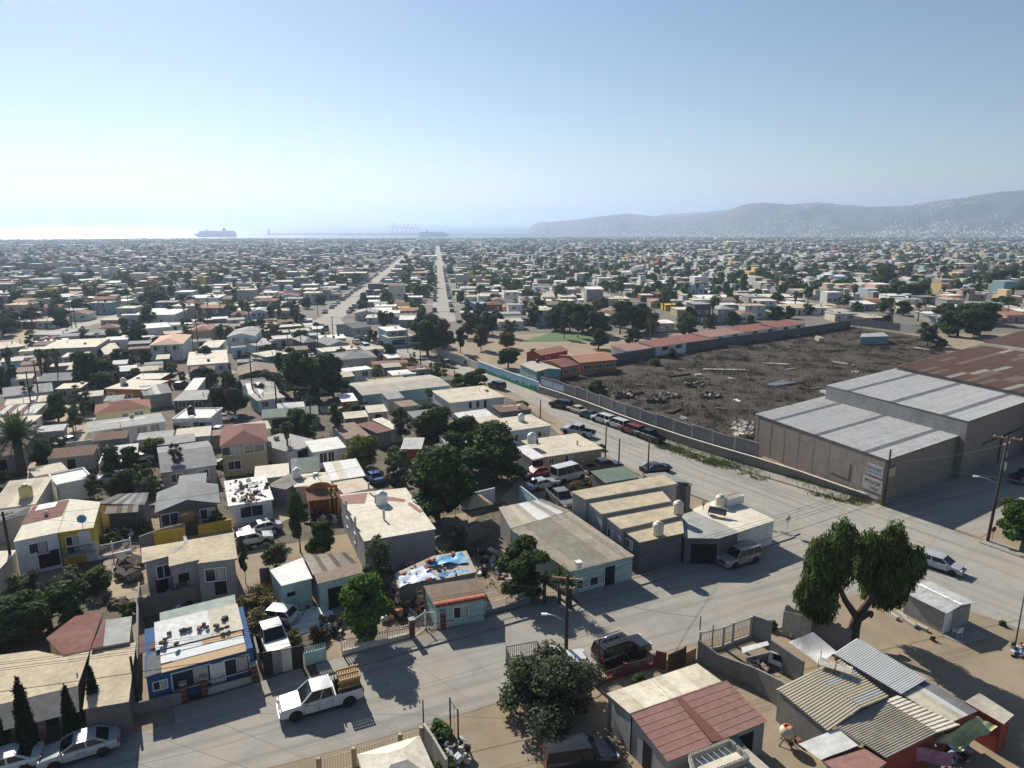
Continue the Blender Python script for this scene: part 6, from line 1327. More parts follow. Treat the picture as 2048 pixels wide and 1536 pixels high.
# ================================================================== TREES ONE CAN NAME
TR = [
 # kind, crop, foot x, foot y, top y, label, width
 ('bright', b2, 660, 800, 395, 'bright green leafy tree in front of the aqua house', 1.0), ('pepper', b4, 625, 800, 140, 'large twin crowned pepper tree on the dirt lot', .80),
 ('ficus', b4, 1590, 300, 30, 'clipped round ficus on the street corner', 1.1), ('greylow', b3, 280, 1215, 885, 'spreading grey green tree over the dirt drive', 1.25),
 ('dark', b3, 130, 530, 235, 'dark leafy tree shading the tarp house', 1.2), ('dark', c2, 1370, 1450, 905, 'tall dark tree beside the pale roofed house', 1.15), ('dark', c2, 1800, 1180, 770, 'broad dark green tree behind the parked cars', 1.45), ('dark', c2, 1560, 1130, 800, 'dark tree squeezed between the two broad ones', 1.1),
 ('yellow', c2, 830, 1085, 840, 'yellow green tree leaning over the cream ribbed roof', 1.15), ('dark', c2, 1080, 1110, 935, 'low dark tree over the shaded parked cars', 1.2), ('dark', c2, 1340, 930, 640, 'broad dark tree behind the stained white building', 1.35), ('olive', c2, 1110, 880, 640, 'grey green tree beside the maroon felt roof', .9), ('tall', c2, 620, 870, 610, 'tall dark poplar like tree by the brown gravel roof', .7),
 ('dark', c2, 330, 560, 225, 'crown of the tall dark clump nearest the aqua house', .9), ('dark', c2, 500, 580, 230, 'middle crown of the tall dark tree clump', 1.0), ('dark', c2, 610, 560, 280, 'crown of the tall dark clump nearest the large grey house', .9), ('dark', c2, 200, 540, 400, 'round dark bush at the foot of the tall dark clump', 1.1), ('olive', c2, 430, 700, 545, 'olive tree beside the green roofed shed', 1.1),
 ('fanpalm', c2, 285, 1035, 735, 'lone fan palm beside the grey roofed house', 1.0), ('fanpalm', c2, 1310, 680, 500, 'palm in front of the stained white building', 1.1),
 ('skirtpalm', c1, 85, 450, 195, 'skirted palm standing apart by the pale lane', 1.1), ('skirtpalm', c1, 315, 450, 205, 'skirted palm at the lane end of the row of three', 1.0), ('skirtpalm', c1, 370, 450, 212, 'middle skirted palm of the row of three', 1.0), ('skirtpalm', c1, 430, 455, 200, 'skirted palm at the white house end of the row of three', 1.0),
 ('datepalm', c1, 165, 1140, 700, 'large date palm with a wide feathery crown', 1.0),
 ('dark', c1, 650, 480, 225, 'dark spreading tree between the palms and the scrap yard', 1.1), ('dark', c1, 800, 480, 290, 'dark tree below the scrap yard', 1.1), ('dark', c1, 740, 510, 370, 'dark bushy tree at the lane corner', 1.3), ('mid', c1, 430, 740, 510, 'bushy tree at the bend of the dirt lane', .95), ('dark', c1, 1010, 185, 30, 'round dark tree behind the peach roofed villa', 1.3), ('bright', c1, 1610, 140, 30, 'bright green tree by the tan tiled house', .9), ('dark', c1, 1240, 440, 350, 'dark bush by the paved lane', 1.2),
 ('dark', c1, 1600, 680, 480, 'broad dark citrus tree in the middle of the block', 1.2), ('dark', c1, 1720, 690, 490, 'second dark citrus tree of the block', 1.2), ('mid', c1, 1310, 650, 570, 'low green tree before the plain grey roof', 1.5), ('ficus', c1, 1860, 480, 385, 'long clipped hedge tree before the brown gable', 1.6), ('dark', c1, 2020, 520, 390, 'round dark bush beside the patched shack', 1.1),
 ('grey', c1, 1310, 1180, 920, 'thin grey tree before the lead grey roof', .8), ('mid', c1, 1090, 1255, 1070, 'glossy green tree beside the parked cars', 1.1), ('yellow', c1, 1130, 1010, 860, 'yellowish scrub tree behind parked cars', 1.3), ('drybush', c1, 1390, 890, 780, 'reddish dry bush before the small white house', 1.2), ('olive', c1, 690, 1300, 1130, 'grey green shrub tree by the white court', 1.0), ('bright', c1, 1590, 1510, 1390, 'bright round lemon tree before the charcoal house', 1.1), ('dark', c1, 1480, 1180, 1090, 'low dark tree by the lead grey roof', 1.4), ('dark', c1, 1900, 1080, 990, 'dark shrub beneath the maroon hipped house', 1.4),
 ('mid', b2, 420, 310, 100, 'green tree above the aqua house', 1.05), ('olive', b2, 150, 390, 245, 'yellow green shrub tree over the aqua yard', 1.6), ('tall', b2, 290, 300, -50, 'dark conifer beside the tiled porch', .55), ('grey', b2, 740, 480, 225, 'wispy grey tree behind the bright green tree', 1.2), ('olive', b2, 1200, 285, 150, 'small olive tree behind the tarp shack', 1.0), ('purplebush', b2, 395, 800, 735, 'dark purple shrub in the white paved yard', 1.3),
 ('tall', b1, 1410, 480, 205, 'narrow black green conifer beside the grey house', .35), ('drybush', b2, 40, 640, 520, 'dry brown bush by the wrecked cars', 1.2), ('drybush', b2, 60, 790, 660, 'dry tawny bush between the wrecked cars', 1.2), ('drybush', b2, 260, 820, 750, 'dry shrub at the wrecked pickup', 1.),
 ('olive', b1, 160, 640, 420, 'loose olive tree in the overgrown yard', 1.3), ('grey', b1, 430, 660, 420, 'grey leaved tree in the overgrown yard', 1.5), ('mid', b1, 560, 520, 380, 'green creeper covered tree by the bare yard', 1.7), ('dark', b1, 150, 800, 560, 'dark round tree at the tan garage', 1.6), ('dark', b1, 290, 745, 470, 'dark tree beside the maroon roof', 1.5), ('dark', b1, 20, 880, 760, 'dark shrub at the garage roof edge', 1.6), ('bush', b1, 745, 660, 590, 'green bush by the firewood', 1.2), ('bush', b1, 640, 250, 190, 'flowering bush below the sagging porch', 1.5), ('bush', b1, 840, 190, 130, 'flowering shrub at the charcoal house', 1.2),
 ('cypress', b1, 175, 1475, 1045, 'slim dark cypress second from the tan block', 1.0), ('cypress', b1, 420, 1395, 1080, 'slim cypress between the awning and the tan block', 1.1), ('cypress', b1, 560, 1295, 965, 'slim cypress in front of the tan block', 1.0), ('cypress', b1, 10, 1500, 1165, 'slim cypress at the awning\'s west end', 1.1),
 ('palmyucca', b3, 340, 600, 370, 'yucca clump beside the aqua shop', 1.2), ('ficus', c3, 155, 700, 595, 'clipped round tree at the boulevard\'s edge', 1.35), ('ficus', c3, 60, 350, 215, 'clipped ficus behind the mural wall', 1.3), ('bright', c3, 700, 580, 425, 'bright green bush tree leaning over the lot wall', 1.35), ('bush', c3, 745, 590, 515, 'green bush beside the bright bush tree', 1.3), ('olive', c3, 240, 290, 210, 'olive tree before the red school block', 1.3), ('olive', c3, 60, 200, 75, 'olive tree by the football pitch', 1.0), ('dark', c3, 720, 210, 60, 'round dark tree above the school yard', 1.2), ('dark', c3, 970, 180, 50, 'dark tree at the school row\'s end', 1.1), ('tall', c3, 470, 140, -40, 'tall thin tree at the pitch with a narrower crown', .8), ('tall', c3, 570, 130, -60, 'tall thin tree at the pitch with a fuller crown', .9), ('bright', c3, 1340, 110, -40, 'bright green tree behind the school row', 1.0), ('skirtpalm', c3, 1095, 130, -60, 'skirted palm behind the school row', 1.0), ('skirtpalm', c3, 1135, 130, -60, 'second skirted palm behind the school row', 1.0), ('dark', c3, 1260, 280, 205, 'dark round bush inside the vacant lot', 1.3), ('bush', c3, 1140, 330, 280, 'low bush inside the vacant lot', 1.5),
 ('dark', c2, 1300, 260, 0, 'big dense leafy tree over the boulevard bend', 1.1), ('tall', c2, 1420, 270, -10, 'big open crowned tree over the boulevard bend', 1.1), ('tall', c2, 1540, 240, 60, 'open tree beside the boulevard bend', .9), ('dark', c2, 900, 160, 70, 'dark street tree before the light blue houses', 1.2), ('grey', c2, 1190, 380, 250, 'bare branched street tree at the yellow house', 1.0), ('dark', c2, 1195, 390, 330, 'small dark tree at the yellow house corner', 1.2), ('olive', c2, 1690, 220, 30, 'olive green tree by the school', 1.0), ('yellow', c2, 1880, 210, 90, 'yellow green tree by the school', 1.1), ('bush', c2, 1620, 330, 275, 'bush behind the school wall', 1.5),
 ('olive', c4, 1340, 190, 20, 'big olive tree at the rear of the lot', 1.5), ('dark', c4, 1560, 120, -90, 'large dark tree behind the lot beside the big olive tree', 1.4), ('dark', c4, 1720, 110, -80, 'large dark tree behind the lot beside the yellow brown tree', 1.4), ('yellow', c4, 1680, 120, 30, 'yellow brown tree behind the rust roofs', 1.2), ('dark', c4, 1440, 210, 130, 'dark shrub at the lot\'s rear fence', 1.3), ('fanpalm', c4, 1060, 20, -170, 'tall palm beyond the vacant lot', 1.0), ('fanpalm', c4, 1270, 10, -130, 'stout palm beyond the vacant lot', 1.2),
 ('bush', b2, 1130, 1560, 1480, 'green shrub by the rubbish bins', 1.2), ('bush', b2, 1080, 1380, 1300, 'dark creeper on the yard wall', 1.6), ('bush', b3, 800, 1060, 1000, 'flowering shrub inside the maroon fence', 1.), ('drybush', c3, 550, 1240, 1180, 'dry tawny bush by the tan stepped house', 1.3), ('drybush', c3, 670, 1210, 1150, 'dry reddish bush by the green roofed shed', 1.4), ('bush', c3, 735, 950, 905, 'bush at the ochre house corner', 1.1), ('bush', c4, 1930, 1360, 1300, 'dead shrub beside the corner ficus', 1.2), ('bush', b3, 1545, 740, 690, 'weeds at the end of the steel wall', 1.), ('bush', b4, 160, 740, 690, 'grass tuft on the pavement strip', .8), ('bush', b4, 1480, 720, 690, 'weed tuft by the kerb', .9), ('bush', b4, 1080, 805, 780, 'small weed near the shed door', .9),
]
# special crowns
pcl = []; rg = random.Random(12)
for cx_, n_ in ((-2.7, 15), (2.1, 16)):
    for i in range(n_): a = rg.uniform(0, 6.28); q = rg.uniform(0, 1.5); rr = rg.uniform(.6, 1.15); pcl.append((cx_ + q * math.cos(a) * 1.1, q * math.sin(a), rg.uniform(2.3, 6.3), rr, rr, rr * rg.uniform(1., 1.6)))
m = MB(); m.tube([(0, 0, -.2), (0, 0, .8), (.15, 0, 1.7)], [.5, .42, .36], 'bark', 9); m.tube([(0.1, 0, 1.5), (-.9, .1, 2.6), (-2.2, 0, 4.6)], [.3, .22, .1], 'bark'); m.tube([(.1, 0, 1.5), (.8, 0, 2.5), (1.9, .1, 4.9)], [.32, .25, .1], 'bark'); m.tube([(.15, 0, 1.3), (1.0, .2, 1.7), (1.3, .2, 1.6)], [.22, .22, .25], 'bark')
for c in pcl: m.tube([((-1.6 if c[0] < 0 else 1.4), 0, 3.6), c[:3]], [.09, .03], 'bark', 5)
proto('pepper', [('trunk', m.mesh('pepper_trunk')), ('crown', cloud('pepper_crown', pcl, 33000, .20, 'leaf_pepper', 12, droop=.7, shell=.6, aspect=1.7, up=.1))], 7.6)
gl = ball(9, 3.2, 2.4, 1.9, 77, (.3, .45)); proto('greylow', [('trunk', limbs('greylow_trunk', gl, .8, .2, 'bark', 77)), ('crown', cloud('greylow_crown', gl, 16000, .16, 'leaf_grey', 77, shell=.95))], 5.0)
m = MB(); vs, fs = [], []
for cx_, cy_, hh in ((0, 0, 2.2), (.8, .3, 1.7), (-.7, .2, 1.8), (.2, -.6, 1.4)):
    m.tube([(cx_, cy_, -.1), (cx_, cy_, hh)], .1, 'bark')
    for i in range(60):
        a, e = rg.uniform(0, 6.28), rg.uniform(-.4, 1.4); d = Vector((math.cos(a) * math.cos(e), math.sin(a) * math.cos(e), math.sin(e))); s_ = Vector((-d.y, d.x, 0)).normalized() * .05; p = Vector((cx_, cy_, hh)); o = len(vs); vs += [p - s_, p + s_, p + d * .9]; fs.append((o, o + 1, o + 2))
c_ = MB(); c_.add(vs, fs, 'leaf_dark'); proto('palmyucca', [('trunk', m.mesh('yucca_stems')), ('crown', c_.mesh('yucca_leaves'))], 3.0)
for k_, cvf, x, yb, ytp, lab, wd in TR:
    u, v = cvf(x, yb); h = hgt(u, v, cvf(x, ytp)[1]); cat = 'bush' if k_ in ('bush', 'drybush', 'purplebush') else 'tree'
    ob = plant(k_, u, v, max(.4, h), lab, cat, wide=wd, rz=0. if k_ == 'pepper' else None)
    OCC.append((ob.location.x, ob.location.y, 1.5))

# ================================================================== THE VACANT LOT'S SCRUB, THE VERGE
def inpoly(p, poly_):
    c = False; j = len(poly_) - 1
    for i in range(len(poly_)):
        a, b_ = poly_[i], poly_[j]
        if (a.y > p[1]) != (b_.y > p[1]) and p[0] < (b_.x - a.x) * (p[1] - a.y) / (b_.y - a.y) + a.x: c = not c
        j = i
    return c
def scatter(poly_px, n_, seed, clump=0.):
    from mathutils import noise as mn
    pl = [pt(*p) for p in poly_px]; x0, x1 = min(p.x for p in pl), max(p.x for p in pl); y0, y1 = min(p.y for p in pl), max(p.y for p in pl); rg = random.Random(seed); out = []
    while len(out) < n_:
        x, y = rg.uniform(x0, x1), rg.uniform(y0, y1)
        if inpoly((x, y), pl) and (not clump or mn.fractal(Vector((x * clump, y * clump, seed)), 1., 2., 3) > rg.uniform(-.25, .45)): out.append((x, y, tz(y)))
    return np.array(out)
def tufts(name, label, cat, poly_px, n_, per, h, rad, wd, mat, seed, upr=.9, clump=.09):
    rg = np.random.default_rng(seed); c = scatter(poly_px, n_, seed, clump); c = np.repeat(c, per, 0); n2 = len(c)
    sc = np.repeat(.4 + rg.random(n_) ** 2 * 1.2, per)
    off = rg.normal(size=(n2, 2)) * rad; base = c.copy(); base[:, :2] += off * sc[:, None]
    d = rg.normal(size=(n2, 3)) * (1 - upr) * 1.2; d[:, :2] += off / rad * .25; d[:, 2] = 1; d /= np.linalg.norm(d, axis=1)[:, None]
    L = (h * sc * (.4 + .9 * rg.random(n2)))[:, None]; a = rg.random(n2) * 6.28; sd_ = np.stack([np.cos(a), np.sin(a), 0 * a], 1) * (wd * (.6 + .8 * rg.random(n2)))[:, None]
    t = base + d * L; v = np.stack([base - sd_, base + sd_, t + sd_ * .35, t - sd_ * .35], 1).reshape(-1, 3); f = np.arange(len(v)).reshape(-1, 4)
    return kind(tag(put(name, npmesh(name, v, f, mat)), label, cat), 'stuff')
LOT = [(1100, 782), (1200, 818), (1300, 852), (1440, 900), (1505, 915), (1520, 830), (1650, 790), (1790, 735), (1900, 705), (1840, 678), (1700, 655), (1450, 684), (1250, 714), (1150, 730)]
tufts('dry_scrub', 'grey brown dry scrub covering the vacant lot', 'scrub', LOT, 1500, 18, .5, .6, .03, 'twig_dry', 3, .45)
tufts('dry_grass', 'tawny and olive weeds across the vacant lot', 'weeds', LOT, 1500, 14, .35, .6, .05, 'leaf_weed', 4, .4)
tufts('dry_scrub', 'taller bare thickets on the vacant lot', 'scrub', LOT, 150, 80, 1.2, .9, .025, 'twig_dry', 13, .4)
tufts('dry_scrub', 'olive thickets on the vacant lot', 'scrub', LOT, 120, 60, .8, .8, .06, 'leaf_weed', 14, .5)
VERGE = [(1310, 893), (1400, 922), (1500, 955), (1600, 985), (1720, 1012), (1760, 1002), (1640, 968), (1500, 932), (1400, 904), (1330, 880)]
tufts('verge_grass', 'green weeds along the foot of the lot wall', 'grass', VERGE, 380, 26, .36, .38, .045, 'grass_green', 5, .7)
tufts('dry_grass', 'dry weeds in the yard of wrecked cars', 'weeds', [b2(0, 840), b2(250, 860), b2(220, 560), b2(120, 480), b2(0, 520)], 90, 20, .6, .35, .03, 'leaf_dry', 6, .7)
tufts('dry_grass', 'weeds between the aqua house and tarp house', 'weeds', [b2(150, 860), b2(900, 780), b2(1330, 640), b2(1500, 330), b2(1100, 260), b2(560, 480), b2(150, 600)], 200, 18, .45, .4, .04, 'leaf_weed', 17, .7)
tufts('dry_grass', 'weeds in the overgrown yard by the tan garage', 'weeds', [b1(0, 850), b1(400, 640), b1(560, 560), b1(640, 420), b1(300, 450), b1(0, 640)], 160, 18, .5, .45, .04, 'leaf_weed', 18, .7)
tufts('dry_grass', 'weeds behind the houses and along plot walls', 'weeds', [(0, 1180), (280, 1080), (500, 1010), (700, 960), (830, 980), (870, 900), (700, 840), (400, 860), (100, 960)], 300, 16, .5, .5, .04, 'leaf_weed', 7, .7)
M('plank_grey', (.33, .31, .28), .9, .2, 2.)
for i, (x, y, n_, L_, a, lab) in enumerate([(1640, 365, 1, 0, 0, ''), (830, 375, 7, 5, .1, 'reddish beams stacked by the lot\'s school wall'), (980, 545, 9, 6, .5, 'dark timbers stacked near the bright bush tree'), (1290, 670, 8, 5, .9, 'dark steel lengths lying above the lot wall'), (1320, 410, 8, 7, .45, 'long dark timbers in the middle of the lot'), (640, 400, 5, 4, .2, 'pale boards by the school wall')]):
    if not lab: continue
    o = pt(*c3(x, y)); r = thing('timber_stack', lab, 'timber', o, a); rg = random.Random(i)
    for k_ in range(n_): q = MB(); q.box((rg.uniform(-.3, .3), (k_ % 5) * .35 + rg.uniform(-.05, .05), .12 + .2 * (k_ // 5)), (L_ * rg.uniform(.7, 1), .22, .18), 'plank_grey' if 'pale' in lab else 'wood_dark', rg.uniform(-.08, .08)); q.obj('beam', r)
for i, (x, y, n_, L_, a, lab) in enumerate([(300, 480, 12, 8, .55, 'bundle of grey steel pipes on the lot'), (240, 325, 3, 7, -.3, 'white fallen beams on the lot'), (690, 320, 5, 4, -.6, 'white planks scattered before the sheds'), (1060, 325, 5, 8, .12, 'dark beams stacked by the grey warehouse'), (825, 385, 3, 3, 1.0, 'white leaning slabs by the warehouse wall'), (700, 230, 8, 6, .3, 'rusty frames near the lot\'s shack')]):
    o = pt(*c4(x, y)); r = thing('pipe_bundle' if 'pipe' in lab else 'timber_stack', lab, 'pipes' if 'pipe' in lab else 'timber', o, a); rg = random.Random(i + 50)
    for k_ in range(n_): q = MB(); q.box((rg.uniform(-.6, .6), (k_ % 6) * .45 + rg.uniform(-.1, .1), .12 + .2 * (k_ // 6)), (L_ * rg.uniform(.7, 1), .16, .14), 'galvanised' if 'pipe' in lab else 'plastic_white' if 'white' in lab else 'wood_dark', rg.uniform(-.1, .1)); q.obj('pipe' if 'pipe' in lab else 'beam', r)
q = MB(); o = pt(*c3(1640, 370)); q.span((-5, -.6, 0), (5, .6, .35), 'concrete'); tag(q.obj('concrete_slab', None, o, -.1), 'long pale concrete slab lying on the lot', 'concrete slab')
rgd = random.Random(8); lp = scatter(LOT, 26, 71); DM = {'plank_grey': 'grey board', 'plastic_white': 'white plank', 'wood_dark': 'dark timber', 'r_fibre': 'weathered sheet', 'r_rust': 'rusty sheet', 'concrete': 'concrete chunk'}
for x, y, z in lp:
    mt = rgd.choice(list(DM)); q = MB(); L_ = rgd.uniform(1.2, 4.5); wd_ = rgd.uniform(.2, 1.2) if 'r_' in mt or mt == 'concrete' else .25
    q.box((0, 0, .2), (L_, wd_, .12 if mt != 'concrete' else .5), mt, 0, rgd.uniform(-.12, .12), rgd.uniform(-.06, .06)); q.box((rgd.uniform(-.5, .5), .4, .16), (L_ * .7, .2, .1), mt, rgd.uniform(-.4, .4))
    tag(q.obj('debris', None, (x, y, z + .02), rgd.uniform(0, 3.1)), DM[mt] + ' lying in the vacant lot scrub', 'debris', 'lot debris: ' + DM[mt])
for i, (x, y) in enumerate([(1420, 480), (1250, 560), (900, 560), (1150, 590), (1550, 560)]): junk('scrap_heap', ['dark scrap mound in the middle of the lot', 'dark scrap mound above the lot wall', 'dark mound beside the bright bush tree', 'brown mound among the dry thickets', 'brown mound toward the warehouse'][i], c3, x - 70, y - 18, x + 70, y + 18, 70, .9, 70 + i, zmax=.55, mats=['wood_dark', 'bark', 'lot_soil', 'iron', 'plank_grey'])
junk('rubble_heap', 'pale rubble heap against the warehouse flank', c3, 1700, 750, 1860, 870, 160, .9, 61, zmax=.6, mats=['concrete', 'plank_grey', 'r_cream', 'block'])
poly('shack', 'teal shack with a flat grey roof on posts in the lot', [c4(850, 125), c4(1060, 118), c4(1020, 90), c4(860, 100)], 2.4, 'r_grey', 'w_teal', cat='shack', wall_edges=(3, 0))
r = thing('car_wreck', 'white truck cab lying tilted in the scrub', 'car wreck', pt(*c4(550, 160)), .4); q = MB(); q.box((0, 0, .9), (2.2, 1.8, 1.3), 'tank_cream', 0, .25, .2); q.obj('cab', r); q = MB(); q.box((1.12, -.1, 1.25), (.06, 1.4, .55), 'void', 0, .25, .2); q.obj('window', r)

BC = [(a + b_) / 2 for a, b_ in zip(resample(be, 40), resample(bw, 40))]

# infill of yards: sheds, lean-tos, plot walls and shrubs between the named houses
BL = [pt(*p) for p in [(-150, 1000), (60, 690), (420, 650), (640, 655), (800, 712), (900, 745), (1010, 790), (1080, 850), (960, 900), (880, 960), (780, 1010), (620, 1075), (420, 1010), (230, 1010)]]
OC = {}
def occ_add(x, y, r_): OC.setdefault((int(x // 12), int(y // 12)), []).append((x, y, r_))
for t_ in OCC: occ_add(*t_)
def clear(x, y, rad, pad=.8):
    i, j = int(x // 12), int(y // 12)
    return all((ox - x) ** 2 + (oy - y) ** 2 > (rad + r_ * pad) ** 2 for a in (-1, 0, 1) for b_ in (-1, 0, 1) for (ox, oy, r_) in OC.get((i + a, j + b_), ()))
rg = random.Random(17); x0, x1, y0, y1 = min(p.x for p in BL), max(p.x for p in BL), min(p.y for p in BL), max(p.y for p in BL); ns = 0; tries = 0
LANES = [pt(*p) for l_ in ([(-60, 1230), (60, 1085), (85, 990), (110, 900), (150, 840), (185, 770), (215, 745)], [(20, 790), (28, 730), (45, 690)], [(190, 1180), (260, 1115), (330, 1100), (400, 1080), (480, 1060), (600, 1010), (700, 985)], [(640, 820), (720, 812), (800, 806), (860, 800)]) for p in l_]
SN = {'r_cream': 'cream', 'r_grey': 'grey', 'r_fibre': 'weathered', 'r_white': 'white', 'r_rust': 'rusty', 'r_lead': 'lead grey', 'r_brown': 'brown', 'r_sheet': 'bare metal', 'r_beige': 'beige'}; SW = {'w_grey': 'grey', 'w_white': 'white', 'w_cream': 'cream', 'block': 'block', 'w_dkgrey': 'charcoal', 'w_ltblue': 'pale blue', 'w_brown': 'brown'}
while ns < 130 and tries < 9000:
    tries += 1; x, y = rg.uniform(x0, x1), rg.uniform(y0, y1)
    if not inpoly((x, y), BL) or not clear(x, y, 2.0) or any((p.x - x) ** 2 + (p.y - y) ** 2 < 20 for p in LANES) or any((p.x - x) ** 2 + (p.y - y) ** 2 < 100 for p in BC): continue
    w_, d_, h = rg.uniform(3, 6), rg.uniform(2.8, 5), rg.uniform(2.1, 3.0); rmn = rg.choice(list(SN)); wmn = rg.choice(list(SW)); sl_ = rg.random() < .5
    e = Vector((math.cos(R(24)), math.sin(R(24)), 0)); o = Vector((x, y, tz(y))) - e * w_ / 2 - Vector((-e.y, e.x, 0)) * d_ / 2
    build_house('shed', 'small %s shed with a %s %s roof in the crowded yards' % (SW[wmn], SN[rmn], 'sheet' if sl_ else 'flat'), o, R(24 + rg.uniform(-4, 4)), w_, d_, h, 'shed' if sl_ else 'flat', rmn, wmn, (('f', .5, .1, 1., 1.9, 'o'),) if rg.random() < .6 else (), .12, .3, 'shed', '%s yard sheds, %s %s roof' % (SW[wmn], SN[rmn], 'sheet' if sl_ else 'flat'), [rmn] if sl_ and rg.random() < .6 else None)
    occ_add(x, y, 2.4); ns += 1
nb = 0; tries = 0; SH = ['bush', 'bush', 'olive', 'dark', 'mid', 'drybush', 'grey', 'dark']
while nb < 190 and tries < 9000:
    tries += 1; x, y = rg.uniform(x0, x1), rg.uniform(y0, y1)
    if not inpoly((x, y), BL) or not clear(x, y, .7, 1.15) or any((p.x - x) ** 2 + (p.y - y) ** 2 < 9 for p in LANES) or any((p.x - x) ** 2 + (p.y - y) ** 2 < 80 for p in BC): continue
    k_ = rg.choice(SH); hh = rg.uniform(1., 2.2) if 'bush' in k_ else rg.uniform(2.4, 5.2); nm2 = {'bush': 'green bush', 'olive': 'small olive tree', 'dark': 'small dark tree', 'mid': 'small green tree', 'drybush': 'dry brown bush', 'grey': 'thin grey tree'}[k_]
    plant(k_, 0, 0, hh, nm2 + ' growing in the crowded yards', 'bush' if 'bush' in k_ else 'tree', 'yard plants: ' + nm2, wide=rg.uniform(.9, 1.5), loc=Vector((x, y, tz(y)))); occ_add(x, y, 1.1); nb += 1
for i, (u, v, vt, k_, wd) in enumerate([(842, 692, 640, 'dark', 1.1), (868, 690, 628, 'dark', 1.2), (935, 676, 622, 'olive', 1.1), (962, 668, 618, 'dark', 1.2), (985, 672, 630, 'tall', 1.0), (1020, 676, 640, 'olive', 1.2), (1110, 660, 612, 'dark', 1.2), (1140, 662, 606, 'tall', 1.1), (1165, 664, 604, 'dark', 1.2), (1195, 672, 620, 'dark', 1.2), (1240, 668, 602, 'tall', 1.2), (1265, 664, 600, 'dark', 1.2), (1300, 672, 640, 'olive', 1.3), (1370, 672, 622, 'mid', 1.3), (1420, 664, 626, 'olive', 1.2), (1465, 655, 622, 'dark', 1.3), (1500, 652, 628, 'mid', 1.2), (1550, 640, 610, 'dark', 1.3), (600, 655, 625, 'dark', 1.1), (540, 645, 612, 'tall', .8), (560, 640, 610, 'tall', .8), (372, 625, 588, 'dark', 1.5), (310, 615, 572, 'dark', 1.6), (320, 625, 580, 'dark', 1.5), (20, 660, 618, 'dark', 1.6), (60, 650, 615, 'dark', 1.5), (5, 672, 628, 'dark', 1.6), (1780, 560, 528, 'dark', 1.6), (1770, 575, 535, 'dark', 1.5), (1800, 600, 562, 'dark', 1.8), (1830, 602, 565, 'dark', 1.8), (1690, 612, 588, 'olive', 1.8), (2010, 580, 535, 'dark', 1.3), (1990, 585, 540, 'dark', 1.3), (1890, 640, 606, 'dark', 1.9), (1930, 645, 602, 'mid', 1.9), (1960, 648, 604, 'dark', 1.9)]):
    nm2 = {'dark': 'large dark tree', 'olive': 'large olive green tree', 'tall': 'tall open tree', 'mid': 'large mid green tree'}[k_]
    where = 'in the tree belt behind the school' if 830 <= u < 1560 else 'among flat roofs west of the boulevard' if u < 830 else 'on the slope beyond the warehouses'
    plant(k_, u, v, hgt(u, v, vt), nm2 + ' ' + where, 'tree', nm2 + 's ' + where, wide=wd)
    q = pt(u, v); OCC.append((q.x, q.y, 2.5))

# ================================================================== THE TOWN BELOW
VB = [(-800, 1300), (-130, 1000), (-75, 720), (0, 690), (60, 655), (250, 652), (420, 646), (560, 640), (640, 632), (700, 640), (760, 660), (830, 655), (900, 660), (1000, 664), (1040, 655), (1210, 652), (1300, 666), (1400, 655), (1620, 630), (1700, 645), (1850, 662), (1920, 665), (2048, 640), (2400, 620)]
OC = {}
for x, y, r_ in OCC: OC.setdefault((int(x // 12), int(y // 12)), []).append((x, y, r_))
def free(x, y, rad):
    i, j = int(x // 12), int(y // 12)
    for a in (-1, 0, 1):
        for b_ in (-1, 0, 1):
            for (ox, oy, r_) in OC.get((i + a, j + b_), ()):
                if (ox - x) ** 2 + (oy - y) ** 2 < (rad + r_) ** 2: return False
    return all((p.x - x) ** 2 + (p.y - y) ** 2 > (rad + 9) ** 2 for p in BC)
rg = random.Random(99); CELLS = []; TREES = []
RP = [((.60, .57, .50), 5), ((.48, .44, .36), 5), ((.34, .34, .33), 5), ((.70, .69, .66), 5), ((.20, .20, .20), 2), ((.30, .14, .09), 1.6), ((.42, .25, .17), 1), ((.24, .18, .14), 1.5), ((.14, .17, .15), .5)]
WP = [((.50, .49, .465), 6), ((.38, .34, .28), 4), ((.24, .24, .23), 4), ((.36, .46, .52), 1.2), ((.50, .38, .20), 1), ((.48, .30, .26), .9), ((.20, .33, .36), .6), ((.30, .10, .07), .6), ((.14, .14, .14), 1.4), ((.58, .42, .10), .35)]
def pick(P_): return rg.choices(range(len(P_)), [w_ for _, w_ in P_])[0]
